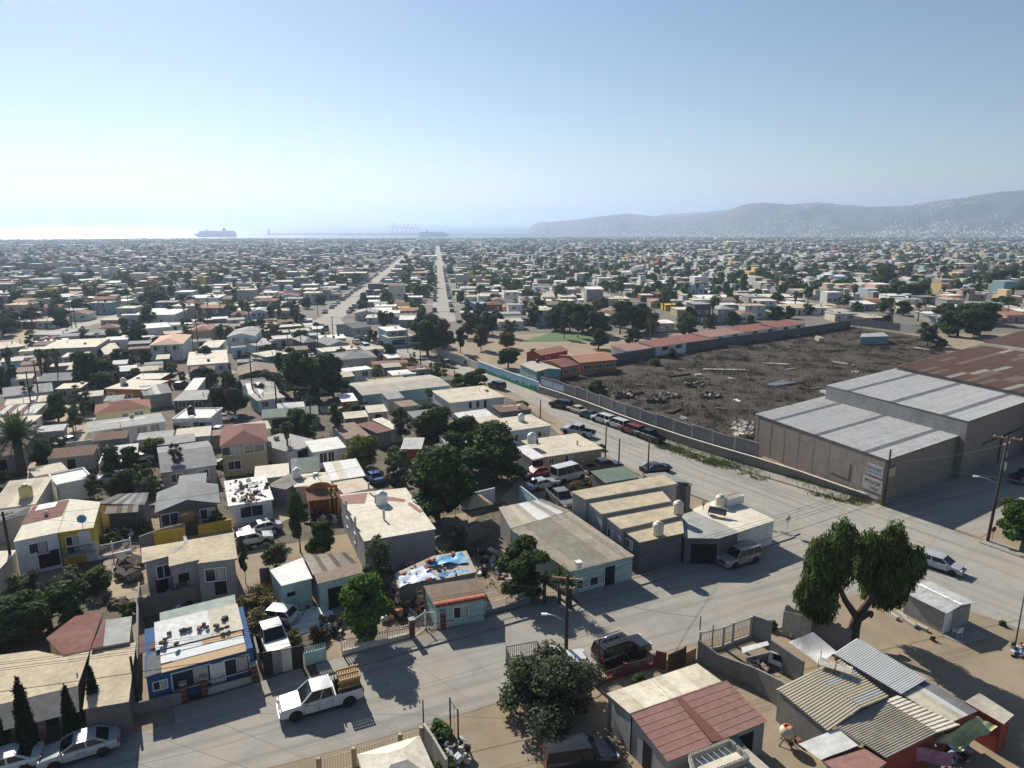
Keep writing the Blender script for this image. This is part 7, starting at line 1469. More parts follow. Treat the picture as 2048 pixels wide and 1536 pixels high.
def town(cell, y0, y1, big):
    b_ = y0
    while b_ < y1:
        a = -1.15 * (b_ + 600); a1 = 1.15 * (b_ + 600); cb = cell * 1.12
        while a < a1:
            ja, jb = a + rg.uniform(-.12, .12) * cell, b_ + rg.uniform(-.12, .12) * cell; a += cell * rg.uniform(.92, 1.1)
            q = gp(ja, jb); x, y = q.x, q.y
            if y < 60 or y > shore(x) - 60: continue
            z = gz(x, y); u, v = proj(x, y, z)
            if u < -480 or u > 2480 or v > lerp(VB, u) or v < 440: continue
            if not big and (min(abs(ja - s_) - {0: 1.5, -44: 3.}.get(s_, 0) for s_ in AVE) < 4.6 + cell * .36 or ((jb - CROSS[0]) % 130 < 2.5 + cell * .3 or (jb - CROSS[0]) % 130 > 127.5 - cell * .3)): continue
            if big and min(abs(ja - s_) for s_ in (-44, 0)) < 9 + cell * .5 and jb < 1500: continue
            if y < 420 and not free(x, y, cell * .33): continue
            if rg.random() < (.17 if not big else .2): TREES.append((x, y, z, v)); continue
            w_, d_ = cell * rg.uniform(.68, 1.0), cell * rg.uniform(.65, 1.05); h = rg.choices([rg.uniform(2.3, 3.1), rg.uniform(4.7, 5.7), rg.uniform(7, 9)], [.80, .185, .015])[0]
            if rg.random() < .03 and big: w_ *= 2.6; d_ *= 1.7; h += 3
            elif rg.random() < .03: w_ *= 2.1; d_ *= 1.6; h += 1.2
            CELLS.append((x, y, z, w_, d_, h, pick(RP), pick(WP), rg.random()))
            for _ in range(2 if big else 1):
                if rg.random() < (.22 if b_ > 300 else .45): TREES.append((x + cell * rg.choice((-.48, .48)), y - cell * rg.uniform(.3, .55), z, v))
        b_ += cb
town(9.4, -120, 520, False); town(11.5, 520, 1250, False); town(16, 1250, 3900, True)
seen = lambda x, y, z: -60 < proj(x, y, z)[0] < 2110
CELLS.sort(key=lambda c: (not seen(*c[:3]), c[0] ** 2 + c[1] ** 2))
NEARN = 205; ang0 = math.atan2(GX.y, GX.x)
RN = ['cream', 'tan', 'grey', 'white', 'dark grey', 'brick red', 'terracotta', 'brown', 'green']; WN = ['white', 'beige', 'grey', 'light blue', 'ochre', 'pink', 'teal', 'dark red', 'charcoal', 'yellow']
RM = ['r_cream', 'r_tan', 'r_grey', 'r_white', 'r_darkgrey', 'r_red', 'r_terracotta', 'r_brown', 'r_green']; WMn = ['w_white', 'w_cream', 'w_grey', 'w_ltblue', 'w_tan', 'w_pink', 'w_teal', 'w_red', 'w_dkgrey', 'w_yellow']
for i, (x, y, z, w_, d_, h, ri, wi, rr) in enumerate(CELLS[:NEARN]):
    rt_ = 'flat' if ri in (0, 1, 2, 3, 4, 8) and rr < .8 else rg.choice(['hip', 'gablex', 'gabley'] if ri in (4, 5, 6, 7, 2) else ['shed', 'parapet'])
    form = {'flat': 'flat', 'hip': 'hipped', 'gablex': 'pitched', 'gabley': 'gabled', 'shed': 'sloping', 'parapet': 'parapet'}[rt_]; two = h > 4.5
    wins = [('f', s_, .9, rg.uniform(.9, 1.6), 1.1) for s_ in (.22, .75)] + [('f', .5, 0., .9, 2., 'd' if rr < .5 else 'db')]
    if two: wins += [('f', s_, 3.5, rg.uniform(.9, 1.6), 1.1) for s_ in (.25, .7)]
    o = Vector((x, y, z)) - GX * w_ / 2 - GY * d_ / 2
    build_house('house', '%s %s house with a %s %s roof among the town streets' % (WN[wi], 'two storey' if two else 'low', RN[ri], form), o, ang0 + (R(rg.uniform(-3, 3))), w_, d_, h, rt_, RM[ri], WMn[wi], wins, group='%s %s town houses, %s %s roof' % (WN[wi], 'tall' if two else 'low', RN[ri], form))
    if rg.random() < .15 and rt_ == 'flat': tank((x + 1, y, z + h), 'water tank on a flat town roof', rg.choice(['plastic_black', 'tank_cream', 'plastic_white']), .9, 'town water tanks')
# everything beyond: one mass of roofs
attrmat('town_mass'); C = np.array(CELLS[NEARN:]); n_ = len(C)
rp = np.array([c for c, _ in RP]); wp = np.array([c for c, _ in WP]); rgn = np.random.default_rng(3)
gx, gy = np.array([GX.x, GX.y]), np.array([GY.x, GY.y])
def boxes(ctr, z0, z1, w_, d_):
    c = []
    for sx, sy in ((-1, -1), (1, -1), (1, 1), (-1, 1)):
        c.append(ctr + gx * (sx * w_ / 2)[:, None] + gy * (sy * d_ / 2)[:, None])
    lo = [np.c_[q, z0] for q in c]; hi = [np.c_[q, z1] for q in c]
    v = np.stack(lo + hi, 1).reshape(-1, 3); o = (np.arange(len(ctr)) * 8)[:, None]
    f = np.concatenate([o + np.array(k_) for k_ in ([0, 1, 5, 4], [1, 2, 6, 5], [2, 3, 7, 6], [3, 0, 4, 7], [4, 5, 6, 7])], 0); return v, f
V, F, TT = [], [], []; off = 0
def push(v, f, t):
    global off
    V.append(v); F.append(f + off); TT.append(t); off += len(v)
jit = (.8 + .4 * rgn.random(n_))[:, None]; rc, wc = np.clip(rp[C[:, 6].astype(int)] * jit, 0, .8), np.clip(wp[C[:, 7].astype(int)] * (.8 + .4 * rgn.random(n_))[:, None], 0, .8)
v, f = boxes(C[:, :2], C[:, 2] - 1, C[:, 2] + C[:, 5], C[:, 3], C[:, 4]); push(v, f, np.concatenate([wc] * 4 + [rc]))
k_ = C[:, 8] < .5; c2_ = C[k_]; sh_ = gx * (c2_[:, 3] * .25 * np.sign(rgn.random(len(c2_)) - .5))[:, None]; hh = c2_[:, 5] + rgn.uniform(.8, 2.8, len(c2_))
v, f = boxes(c2_[:, :2] + sh_, c2_[:, 2], c2_[:, 2] + hh, c2_[:, 3] * .4, c2_[:, 4] * .55); push(v, f, np.concatenate([wc[k_]] * 4 + [rc[k_][::-1]]))
near = C[:, 1] < 1300; cn = C[near]
for s_, z in ((-.3, 1.), (.05, 1.), (.32, 1.), (-.25, 3.6), (.25, 3.6)):
    k_ = (cn[:, 5] > z + 1.6) & (rgn.random(len(cn)) < .75); q = cn[k_]; ctr = q[:, :2] + gx * (q[:, 3] * s_)[:, None] - gy * (q[:, 4] / 2)[:, None]
    v, f = boxes(ctr, q[:, 2] + z, q[:, 2] + z + 1.1, np.full(len(q), 1.3), np.full(len(q), .12)); push(v, f, np.tile([.035, .037, .04], (len(f), 1)))
kind(tag(put('distant_houses', npmesh('distant_houses', np.concatenate(V), np.concatenate(F), 'town_mass', np.concatenate(TT))), 'mass of low flat roofed houses stretching down to the harbour', 'town'), 'stuff')
# houses on the hills
H_ = np.array(HALL).reshape(-1, 16, 4); rgn = np.random.default_rng(8); n_ = 11000; ci, rj, fa, fb = rgn.integers(0, len(H_) - 1, n_), np.minimum(13, (15 * rgn.random(n_) ** 1.9)).astype(int), rgn.random(n_)[:, None], rgn.random(n_)[:, None]
q = (H_[ci, rj] * (1 - fa) + H_[ci + 1, rj] * fa) * (1 - fb) + (H_[ci, rj + 1] * (1 - fa) + H_[ci + 1, rj + 1] * fa) * fb; q = q[(np.sin(q[:, 0] / 330. + q[:, 1] / 260.) + np.sin(q[:, 0] / 140. - q[:, 1] / 190.) > rgn.normal(size=n_) * .7 + 2.2 * q[:, 3] - .8)]
V, F, TT = [], [], []; off = 0; s_ = rgn.uniform(6, 12, len(q)); v, f = boxes(q[:, :2], q[:, 2] - 14, q[:, 2] + rgn.uniform(2.5, 6, len(q)), s_, s_ * .8); tc_ = np.clip(rp[rgn.integers(0, 4, len(q))] * 1.15, 0, .8); push(v, f, np.concatenate([tc_] * 5))
kind(tag(put('hillside_houses', npmesh('hillside_houses', np.concatenate(V), np.concatenate(F), 'town_mass', np.concatenate(TT))), 'pale houses dotted over the hazy hillside', 'houses'), 'stuff')

# ---- trees of the town
TREES.sort(key=lambda t: (not seen(*t[:3]), t[1])); NT = 170
for i, (x, y, z, v) in enumerate(TREES[:NT]):
    r_ = rg.random(); k_ = 'farfan' if r_ < .16 else 'fardark' if y > 330 else rg.choice(['dark', 'mid', 'olive', 'fardark', 'fardark'])
    lab = {'farfan': 'fan palm rising among the town houses', 'fardark': 'dark leafy tree among the town houses', 'dark': 'dense dark tree among the town houses', 'mid': 'mid green tree among the town houses', 'olive': 'olive green tree among the town houses'}[k_]
    plant(k_, 0, 0, rg.uniform(7, 11) if k_ == 'farfan' else rg.uniform(3.5, 7.5), lab, group=lab.replace('tree ', 'trees ').replace('palm ', 'palms '), wide=rg.uniform(.9, 1.4) if k_ != 'farfan' else 1., loc=Vector((x, y, z - .1)))
T_ = np.array(TREES[NT:]); rgn = np.random.default_rng(5); n_ = len(T_); V, F = [], []; off = 0
for (lo, hi, per, sz) in ((0, 900, 60, 1.2), (900, 1800, 22, 2.2), (1800, 9000, 7, 4.6)):
    q = T_[(T_[:, 1] >= lo) & (T_[:, 1] < hi)]
    if not len(q): continue
    R_ = rgn.uniform(1.9, 4.2, len(q)) * (1.3 if lo > 1700 else 1.); Hh = rgn.uniform(3.5, 8.5, len(q)); k_ = np.repeat(np.arange(len(q)), per); d = unit(len(k_), rgn); c = np.c_[q[k_, 0], q[k_, 1], q[k_, 2] + Hh[k_] * .58] + d * np.c_[R_[k_], R_[k_], Hh[k_] * .42] * (.5 + .5 * rgn.random(len(k_)))[:, None]
    nrm = d + unit(len(k_), rgn) * .7; nrm /= np.linalg.norm(nrm, axis=1)[:, None]; a = unit(len(k_), rgn); t1 = np.cross(nrm, a); t1 /= np.linalg.norm(t1, axis=1)[:, None] + 1e-9; t2 = np.cross(nrm, t1); s_ = (sz * (.4 + .5 * rgn.random(len(k_))))[:, None]
    v, f = leaf_quads(c, t1 * s_, t2 * s_); V.append(v); F.append(f + off); off += len(v)
kind(tag(put('distant_trees', npmesh('distant_trees', np.concatenate(V), np.concatenate(F), 'leaf_dark')), 'dark trees scattered through the far town', 'trees'), 'stuff')
print('TOWN', len(CELLS), len(TREES))

# ================================================================== VEHICLES
for nm, c in (('white', (.54, .54, .53)), ('silver', (.36, .38, .40)), ('black', (.012, .013, .015)), ('red', (.16, .018, .014)), ('cream', (.52, .47, .36)), ('grey', (.17, .165, .155)), ('navy', (.02, .03, .06)), ('bronze', (.26, .235, .20)), ('blue', (.05, .12, .30))): paint('paint_' + nm, c)
M('car_glass', (.015, .018, .02), .08, 0, spec=.35); M('bed_liner', (.03, .03, .032), .8, .2); M('chrome', (.6, .6, .6), .15, 0, metal=1.); M('interior', (.05, .048, .045), .9, .1)
SPEC = {  # length, width, height, wheelbase, wheel radius, upper outline of the lower body (x, z), cabin base x0..x1, cabin roof x0..x1, belt height
 'sedan': (4.6, 1.76, 1.42, 2.7, .31, [(-2.3, .62), (-2.22, .92), (-1.35, .98), (.95, .96), (2.0, .82), (2.28, .62)], -1.75, 1.1, -.95, .25, .95),
 'hatch': (4.1, 1.72, 1.46, 2.5, .31, [(-2.05, .62), (-2.0, .95), (-1.4, .98), (.85, .96), (1.8, .82), (2.04, .60)], -2.0, 1.0, -1.55, .2, .96),
 'suv': (4.8, 1.86, 1.78, 2.8, .37, [(-2.4, .7), (-2.36, 1.08), (-1.4, 1.10), (1.0, 1.08), (2.15, 1.0), (2.38, .7)], -2.36, 1.15, -2.15, .45, 1.08),
 'van': (5.2, 2.0, 2.35, 3.2, .36, [(-2.6, .7), (-2.58, 1.25), (0, 1.25), (1.7, 1.2), (2.4, .95), (2.58, .7)], -2.57, 2.0, -2.5, 1.0, 1.24),
 'pickup': (5.9, 2.0, 1.9, 3.7, .40, [(-2.95, .75), (-2.93, 1.18), (-1.0, 1.18), (1.25, 1.16), (2.7, 1.05), (2.93, .75)], -.85, 1.45, -.7, .6, 1.16)}
CARM = {}
def car_meshes(kind_, col):
    if (kind_, col) in CARM: return CARM[kind_, col]
    L, W, H, wb, wr, prof, c0, c1_, r0, r1, belt = SPEC[kind_]; hw = W / 2; pm = 'paint_' + col; out = []
    def at(x):
        for (a, za), (b_, zb_) in zip(prof, prof[1:]):
            if x <= b_: return za + (zb_ - za) * (x - a) / (b_ - a)
        return prof[-1][1]
    m = MB(); st = sorted(set([p[0] for p in prof] + [-wb / 2, wb / 2, 0, L / 2 - .25, -L / 2 + .25])); ring = []
    for x in st:
        e = min(1, (L / 2 - abs(x)) / .5); k_ = .86 + .14 * math.sqrt(max(0, e)); zt = at(x); zb_ = .24 + .1 * (1 - max(0, min(1, e)))
        sec = [(.78, zb_), (.97, zb_ + .12), (1.0, zb_ + (zt - zb_) * .5), (.97, zt - .07), (.90, zt)]
        ring.append([(x, s_ * hw * k_, z) for s_, z in sec] + [(x, -s_ * hw * k_, z) for s_, z in sec[::-1]])
    n_ = 10; vs = [p for r_ in ring for p in r_]; fs = []
    for i in range(len(st) - 1):
        if kind_ == 'pickup' and st[i] >= -2.95 and st[i + 1] <= -1.0 + 1e-6:
            fs += [(i * n_ + k_, i * n_ + (k_ + 1) % n_, (i + 1) * n_ + (k_ + 1) % n_, (i + 1) * n_ + k_) for k_ in range(n_) if k_ != 4]
        else: fs += [(i * n_ + k_, i * n_ + (k_ + 1) % n_, (i + 1) * n_ + (k_ + 1) % n_, (i + 1) * n_ + k_) for k_ in range(n_)]
    fs += [tuple(range(n_ - 1, -1, -1)), tuple(range(len(vs) - n_, len(vs)))]
    m.add(vs, [f[::-1] for f in fs], pm, True)
    for sx in (-1, 1):
        for sy in (-1, 1):
            cx_, y = sx * wb / 2, sy * (hw + .004); q = [(cx_ + (wr + .09) * math.cos(a), y, wr + (wr + .09) * math.sin(a)) for a in [math.pi * (i / 10.) - .0 for i in range(11)]] + [(cx_ - wr - .09, y, .26), (cx_ + wr + .09, y, .26)]
            m.add(q, [tuple(range(len(q))) if sy < 0 else tuple(range(len(q)))[::-1]], 'rubber')
    if kind_ == 'pickup':
        m.span((-2.85, -hw * .82, .72), (-1.02, hw * .82, .74), 'bed_liner')
        for sy in (-1, 1): m.span((-2.86, sy * hw * .84 - .02, .72), (-1.02, sy * hw * .84 + .02, 1.17), 'bed_liner')
        m.span((-2.87, -hw * .82, .72), (-2.84, hw * .82, 1.16), 'bed_liner'); m.span((-1.04, -hw * .82, .72), (-1.0, hw * .82, 1.17), 'bed_liner')
    for sy in (-1, 1):                                     # door gaps, sills, grille
        for f_ in ((.08, .5, .93) if kind_ != 'van' else (.45, .7, .93)): x = c0 + (c1_ - c0) * f_; m.span((x - .012, sy * (hw * .985) - .02, .42), (x + .012, sy * (hw * .985) + .022, belt - .12), 'rubber')
        m.span((-wb / 2 + wr + .1, sy * hw * .94 - .04, .2), (wb / 2 - wr - .1, sy * hw * .94 + .04, .3), 'rubber')
        for f_ in (.2, .62): x = c0 + (c1_ - c0) * f_; m.span((x - .09, sy * hw * .98 - .02, belt - .24), (x + .09, sy * hw * .98 + .04, belt - .2), 'chrome')
    m.span((L / 2 - .12, -hw * .45, .55), (L / 2 - .015, hw * .45, .78), 'plastic_black')
    bm2 = m.mesh('car_body'); bm2.set_sharp_from_angle(angle=R(38)); out.append(('body', bm2))
    # cabin: glass box with painted pillars and roof
    g_ = MB(); bw, tw = hw * .90, hw * .74; zt = H - .05; B = [(c0, -bw, belt - .03), (c1_, -bw, belt - .03), (c1_, bw, belt - .03), (c0, bw, belt - .03)]; Tp = [(r0, -tw, zt), (r1, -tw, zt), (r1, tw, zt), (r0, tw, zt)]
    g_.add(B + Tp, [(0, 1, 5, 4), (1, 2, 6, 5), (2, 3, 7, 6), (3, 0, 4, 7)], 'car_glass'); out.append(('windows', g_.mesh('car_windows')))
    r_ = MB(); o_ = .03; r_.slab([(r0 - .06, -tw - o_, zt + .01), (r1 + .06, -tw - o_, zt + .01), (r1 + .06, tw + o_, zt + .01), (r0 - .06, tw + o_, zt + .01)], .05, pm)
    r_.add([(r0, -tw, zt + .012), (r1, -tw, zt + .012), (r1, tw, zt + .012), (r0, tw, zt + .012), (r0 + .25, -tw * .7, H), (r1 - .2, -tw * .7, H), (r1 - .2, tw * .7, H), (r0 + .25, tw * .7, H)], [(0, 1, 5, 4), (1, 2, 6, 5), (2, 3, 7, 6), (3, 0, 4, 7), (4, 5, 6, 7)], pm, True)
    for i in range(4): r_.bar(Vector(B[i]), Vector(Tp[i]), .09, .09, pm)
    for f_ in ((.45,) if kind_ in ('sedan', 'hatch', 'pickup') else (.35, .68)):
        for sy in (-1, 1): r_.bar((c0 + (c1_ - c0) * f_, sy * bw * 1.005, belt - .02), (r0 + (r1 - r0) * f_, sy * tw * 1.01, zt), .1, .05, pm)
    out.append(('roof', r_.mesh('car_roof')))
    w_ = MB(); n2 = 14
    prof_ = [(wr * .62, -.1), (wr * .97, -.1), (wr, -.06), (wr, .06), (wr * .97, .1), (wr * .62, .1)]; w_.lathe(prof_, 'rubber', n=n2); wm_ = w_.mesh('tyre')
    rm_ = MB(); rm_.lathe([(.02, -.085), (wr * .6, -.095), (wr * .62, -.08), (wr * .62, .08), (wr * .6, .095), (.02, .085)], 'rim', n=n2); rm_ = rm_.mesh('rim')
    hl = MB(); hl.span((-.05, -.2, -.09), (.05, .2, .09), 'lamp_clear'); tl = MB(); tl.span((-.04, -.13, -.14), (.04, .13, .14), 'lamp_red'); bm_ = MB(); bm_.span((-.07, -hw * .86, -.1), (.07, hw * .86, .1), 'chrome' if kind_ in ('pickup', 'van') else pm); mr = MB(); mr.box((0, 0, 0), (.12, .2, .16), pm if col != 'white' else 'plastic_black')
    CARM[kind_, col] = (out, wm_, rm_, hl.mesh('headlight'), tl.mesh('tail_light'), bm_.mesh('bumper'), mr.mesh('mirror')); return CARM[kind_, col]
def car_at(kind_, col, p, ang, label, group=None, name='parked_car', full=True, s_=1.):
    L, W, H, wb, wr, prof, c0, c1_, r0, r1, belt = SPEC[kind_]; parts, wm_, rm_, hl, tl, bm_, mr = car_meshes(kind_, col)
    r = thing(name, label, {'pickup': 'pickup truck', 'van': 'van', 'suv': 'car'}.get(kind_, 'car'), p, ang, group); r.scale = (s_,) * 3
    for n_, me in parts: put(n_, me, r)
    for sx in (-1, 1):
        for sy in (-1, 1):
            w_ = put('wheel', wm_, r, (sx * wb / 2, sy * (W / 2 - .08), wr)); w_.rotation_euler = (R(90), 0, 0); put('rim', rm_, w_)
        if full:
            put('headlight', hl, r, (L / 2 - .1, sx * W * .36, .72 if kind_ in ('sedan', 'hatch') else .9)); put('tail_light', tl, r, (-L / 2 + .04, sx * W * .40, .82 if kind_ in ('sedan', 'hatch') else .98)); put('mirror', mr, r, (c1_ - .35, sx * (W / 2 + .08), belt + .05))
    if full: put('bumper', bm_, r, (L / 2 - .06, 0, .45)); put('bumper', bm_, r, (-L / 2 + .06, 0, .45))
    OCC.append((p[0], p[1], 2.)); return r
def car(kind_, col, rear, front, label, cvf=None, group=None, name='parked_car', full=True, near=True):
    a, b_ = (pt(*cvf(*rear)), pt(*cvf(*front))) if cvf else (pt(*rear), pt(*front)); d = b_ - a; d.z = 0; d.normalize(); n_ = Vector((-d.y, d.x, 0)); mid = (a + b_) / 2
    if n_.dot(Vector((0, 0, 0)) - mid) < 0: n_ = -n_                  # n_ points towards the viewer's side
    c = mid - n_ * (SPEC[kind_][1] / 2 - .1) if near else mid
    c.z = tz(c.y) + .02; return car_at(kind_, col, c, math.atan2(d.y, d.x), label, group, name, full)
truck = car('pickup', 'white', (700, 1412), (592, 1443), 'white crew cab pickup with wooden pallets in its bed', name='pickup_truck')
# the load
r = thing('pallet_stack', 'wooden pallets standing upright in the white pickup\'s bed', 'pallets', truck.location, truck.rotation_euler.z)
for k_ in range(3):
    y = -.75 + k_ * .62
    for i in range(9): q = MB(); q.span((-2.78 + i * .17, y, .76), (-2.70 + i * .17, y + .03, 1.95), 'wood'); q.obj('slat', r)
    for z in (.85, 1.35, 1.85): q = MB(); q.span((-2.8, y + .031, z - .05), (-1.3, y + .13, z + .05), 'wood'); q.obj('bearer', r)
for i in range(9): q = MB(); q.span((-2.78 + i * .17, -.76, 1.97), (-2.68 + i * .17, .75, 2.0), 'wood'); q.obj('slat', r)
for i in range(3): q = MB(); q.span((-2.8, -.7 + i * .65, 2.001), (-1.3, -.6 + i * .65, 2.08), 'wood'); q.obj('bearer', r)
q = MB()
for i in range(7): q.bar((-1.2 + .02 * i, -.7 + .2 * i, .76), (-1.15 + .04 * i, -.6 + .19 * i, 1.7 + .1 * (i % 3)), .06, .04, 'wood_dark')
tag(kind(q.obj('scrap_wood', None, truck.location, truck.rotation_euler.z), 'stuff'), 'dark broken boards behind the white pickup\'s cab', 'wood')
car('hatch', 'silver', (1040, 388), (1182, 434), 'silver hatchback turning at the crossroads', b4, name='hatchback_car')
car('suv', 'bronze', (1462, 362), (1345, 397), 'bronze grey off-road car before the tan stepped house', b3, name='off_road_car')
t = car('suv', 'black', (655, 962), (808, 908), 'black off-road car with a roof rack by the maroon fence', b3, name='off_road_car')
r = thing('roof_rack', 'black basket rack on the roof of the black car', 'roof rack', t.location + Vector((0, 0, 1.76)), t.rotation_euler.z)
for sy in (-.6, .6): q = MB(); q.bar((-1.9, sy, .25), (.2, sy, .25), .05, .05, 'iron'); q.bar((-1.9, sy, .05), (.2, sy, .05), .05, .05, 'iron'); q.obj('side_rail', r)
for x in (-1.9, -1.4, -.85, -.3, .2): q = MB(); q.bar((x, -.6, .05), (x, .6, .05), .05, .05, 'iron'); q.obj('cross_bar', r)
q = MB(); q.tube([(-1.8, .35, .2), (.1, .35, .2)], .06, 'chrome'); q.obj('pipe', r)
t = car('pickup', 'white', (150, 1020), (440, 965), 'white pickup with a tall black cage behind the grey tree', b3, name='pickup_truck', near=False)
r = thing('truck_cage', 'black stake cage on the white pickup', 'cage', t.location, t.rotation_euler.z); q = MB()
for sy in (-.95, .95):
    for i in range(16): q.bar((-3.4 + i * .17, sy, 1.1), (-3.4 + i * .17, sy, 2.3), .03, .03, 'iron')
for i in range(12): q.bar((-3.4, -.95 + i * .17, 1.1), (-3.4, -.95 + i * .17, 2.3), .03, .03, 'iron')
kind(q.obj('bars', r), 'stuff')
for z in (1.15, 2.3): 
    for a, b_ in (((-3.4, -.95, z), (-.9, -.95, z)), ((-3.4, .95, z), (-.9, .95, z)), ((-3.4, -.95, z), (-3.4, .95, z)), ((-.9, -.95, z), (-.9, .95, z))): q = MB(); q.bar(a, b_, .05, .05, 'iron'); q.obj('frame_bar', r)
car('sedan', 'silver', (585, 1470), (330, 1545), 'silver saloon parked before the cypress trees', b1); car('sedan', 'white', (120, 1575), (-120, 1640), 'white car half out of view beside the silver saloon', b1)
car('suv', 'black', (350, 1530), (560, 1500), 'black car in the tree\'s shade by the red roofed house', b3, near=False)
for i, (kd, cl, f, rr_, lab) in enumerate([('suv', 'black', (392, 642), (465, 655), 'black car at the head of the row under the lot wall'), ('sedan', 'cream', (507, 670), (567, 691), 'cream saloon in the row under the lot wall'), ('sedan', 'navy', (592, 710), (667, 731), 'dark navy saloon in the row under the lot wall'), ('suv', 'white', (690, 745), (765, 768), 'white car behind the navy saloon under the lot wall'), ('suv', 'white', (792, 780), (870, 805), 'white car before the red one under the lot wall'), ('suv', 'red', (897, 822), (975, 848), 'red car in the row under the lot wall'), ('pickup', 'black', (1017, 866), (1107, 900), 'black pickup at the end of the row under the lot wall')]): car(kd, cl, rr_, f, lab, c3)
car('sedan', 'red', (345, 1145), (232, 1170), 'dark red saloon under the broad dark tree', c3); car('van', 'white', (462, 1200), (600, 1165), 'white high roofed van with windows', c3, name='van'); car('pickup', 'black', (705, 1135), (850, 1110), 'black pickup parked beside the white van', c3, name='pickup_truck'); car('sedan', 'silver', (265, 1258), (400, 1228), 'silver saloon parked before the white van', c3); car('sedan', 'black', (1120, 1132), (1205, 1118), 'black car behind the green roofed shed', c3); car('pickup', 'silver', (590, 860), (505, 842), 'silver pickup by the light blue house', c3)
car('pickup', 'grey', (395, 1300), (495, 1385), 'dark stake bed truck beside the striped shed', c3, name='pickup_truck', near=False)
car('suv', 'black', (1808, 512), (1757, 497), 'black car driving along the boulevard', c2, name='moving_car'); car('pickup', 'silver', (1432, 348), (1396, 341), 'silver pickup in the tree\'s shade on the boulevard', c2); car('sedan', 'navy', (1285, 400), (1245, 402), 'dark car by the yellow corner house', c2); car('pickup', 'white', (792, 668), (735, 674), 'white pickup before the teal hall', c2, name='pickup_truck')
for i, (x, y, cl, lab) in enumerate([(840, 208, 'white', 'white saloon in the boulevard\'s middle lane'), (815, 228, 'silver', 'silver saloon near the grey hipped house'), (780, 175, 'white', 'white saloon by the grey gabled house'), (712, 92, 'silver', 'silver car near the black roofed hall'), (740, 102, 'white', 'white car near the black roofed hall'), (945, 182, 'black', 'black car at the light blue fence'), (850, 152, 'grey', 'grey car under the dark street tree'), (465, 52, 'white', 'white car where the boulevard narrows'), (525, 55, 'navy', 'navy car where the boulevard narrows'), (548, 72, 'grey', 'grey car where the boulevard narrows'), (790, 148, 'black', 'black car by the near kerb of the boulevard')]):
    car('sedan' if i % 3 else 'suv', cl, (x + 12, y + 6), (x - 12, y - 6), lab, c2, near=False)
car('sedan', 'silver', (1560, 192), (1447, 216), 'pale saloon by the charcoal gabled house', b1); car('hatch', 'white', (1420, 272), (1495, 258), 'white car roof showing beside the conifer', b1)
for kd, cl, rr_, f, lab in [('pickup', 'grey', (975, 1110), (895, 1125), 'grey white pickup in the lane behind the court'), ('hatch', 'silver', (840, 1185), (780, 1190), 'silver hatchback in the lane behind the court'), ('sedan', 'white', (945, 1180), (890, 1190), 'white saloon beside the glossy green tree'), ('sedan', 'cream', (1040, 1040), (960, 1060), 'cream saloon behind the grey white pickup'), ('suv', 'white', (1580, 850), (1475, 850), 'white off-road car by the small white house'), ('hatch', 'white', (1625, 738), (1680, 735), 'white hatchback beneath the citrus tree'), ('hatch', 'navy', (1310, 500), (1340, 485), 'dark car in the grassy yard'), ('sedan', 'black', (1635, 368), (1570, 365), 'black saloon before the white flat house'), ('hatch', 'silver', (490, 920), (440, 935), 'silver car at the foot of the white building'), ('pickup', 'red', (2040, 780), (1935, 790), 'red truck in the yard of the green roofed shed'), ('pickup', 'white', (960, 310), (890, 305), 'white truck in the scrap yard'), ('sedan', 'white', (270, 190), (245, 195), 'white car beside the pale lane'), ('sedan', 'silver', (1710, 1075), (1640, 1070), 'silver car below the tan maroon roofed house')]: car(kd, cl, rr_, f, lab, c1, near=False)
car('sedan', 'blue', (935, 1200), (870, 1150), 'pale blue saloon in the tree shaded court', c2, near=False); car('suv', 'grey', (1070, 1190), (1050, 1140), 'grey off-road car in the tree shaded court', c2, near=False)
car('hatch', 'white', (175, 700), (95, 690), 'white stripped car body in the weedy yard', b2, near=False, full=False, name='car_wreck'); car('pickup', 'white', (110, 780), (150, 870), 'white wrecked pickup behind the panel fence', b2, near=False, full=False, name='car_wreck')
t = car('pickup', 'grey', (2000, 1195), (2130, 1160), 'flatbed truck loaded with sacks in the warehouse shade', c4, name='flatbed_truck', near=False)
# parked cars along the two town avenues
rgc = random.Random(4); cc = ['white', 'silver', 'grey', 'navy', 'red', 'black', 'cream']; nm_ = {'white': 'white', 'silver': 'silver', 'grey': 'grey', 'navy': 'navy', 'red': 'red', 'black': 'black', 'cream': 'cream'}
for a in (0, -44):
    b_ = 30
    while b_ < 420:
        for sd_ in (-1, 1):
            if rgc.random() < .6:
                q = gp(a + sd_ * (3.6 if a == 0 else 4.8), b_ + rgc.uniform(-2, 2)); c_ = rgc.choice(cc); kd = rgc.choice(['sedan', 'suv', 'hatch'])
                car_at(kd, c_, (q.x, q.y, gz(q.x, q.y) + .06), math.atan2(GY.y, GY.x) + (math.pi if sd_ < 0 else 0), '%s %s parked along a town avenue' % (c_, {'sedan': 'saloon', 'suv': 'tall car', 'hatch': 'hatchback'}[kd]), '%s %ss parked along the avenues' % (c_, kd), full=False)
        b_ += 9

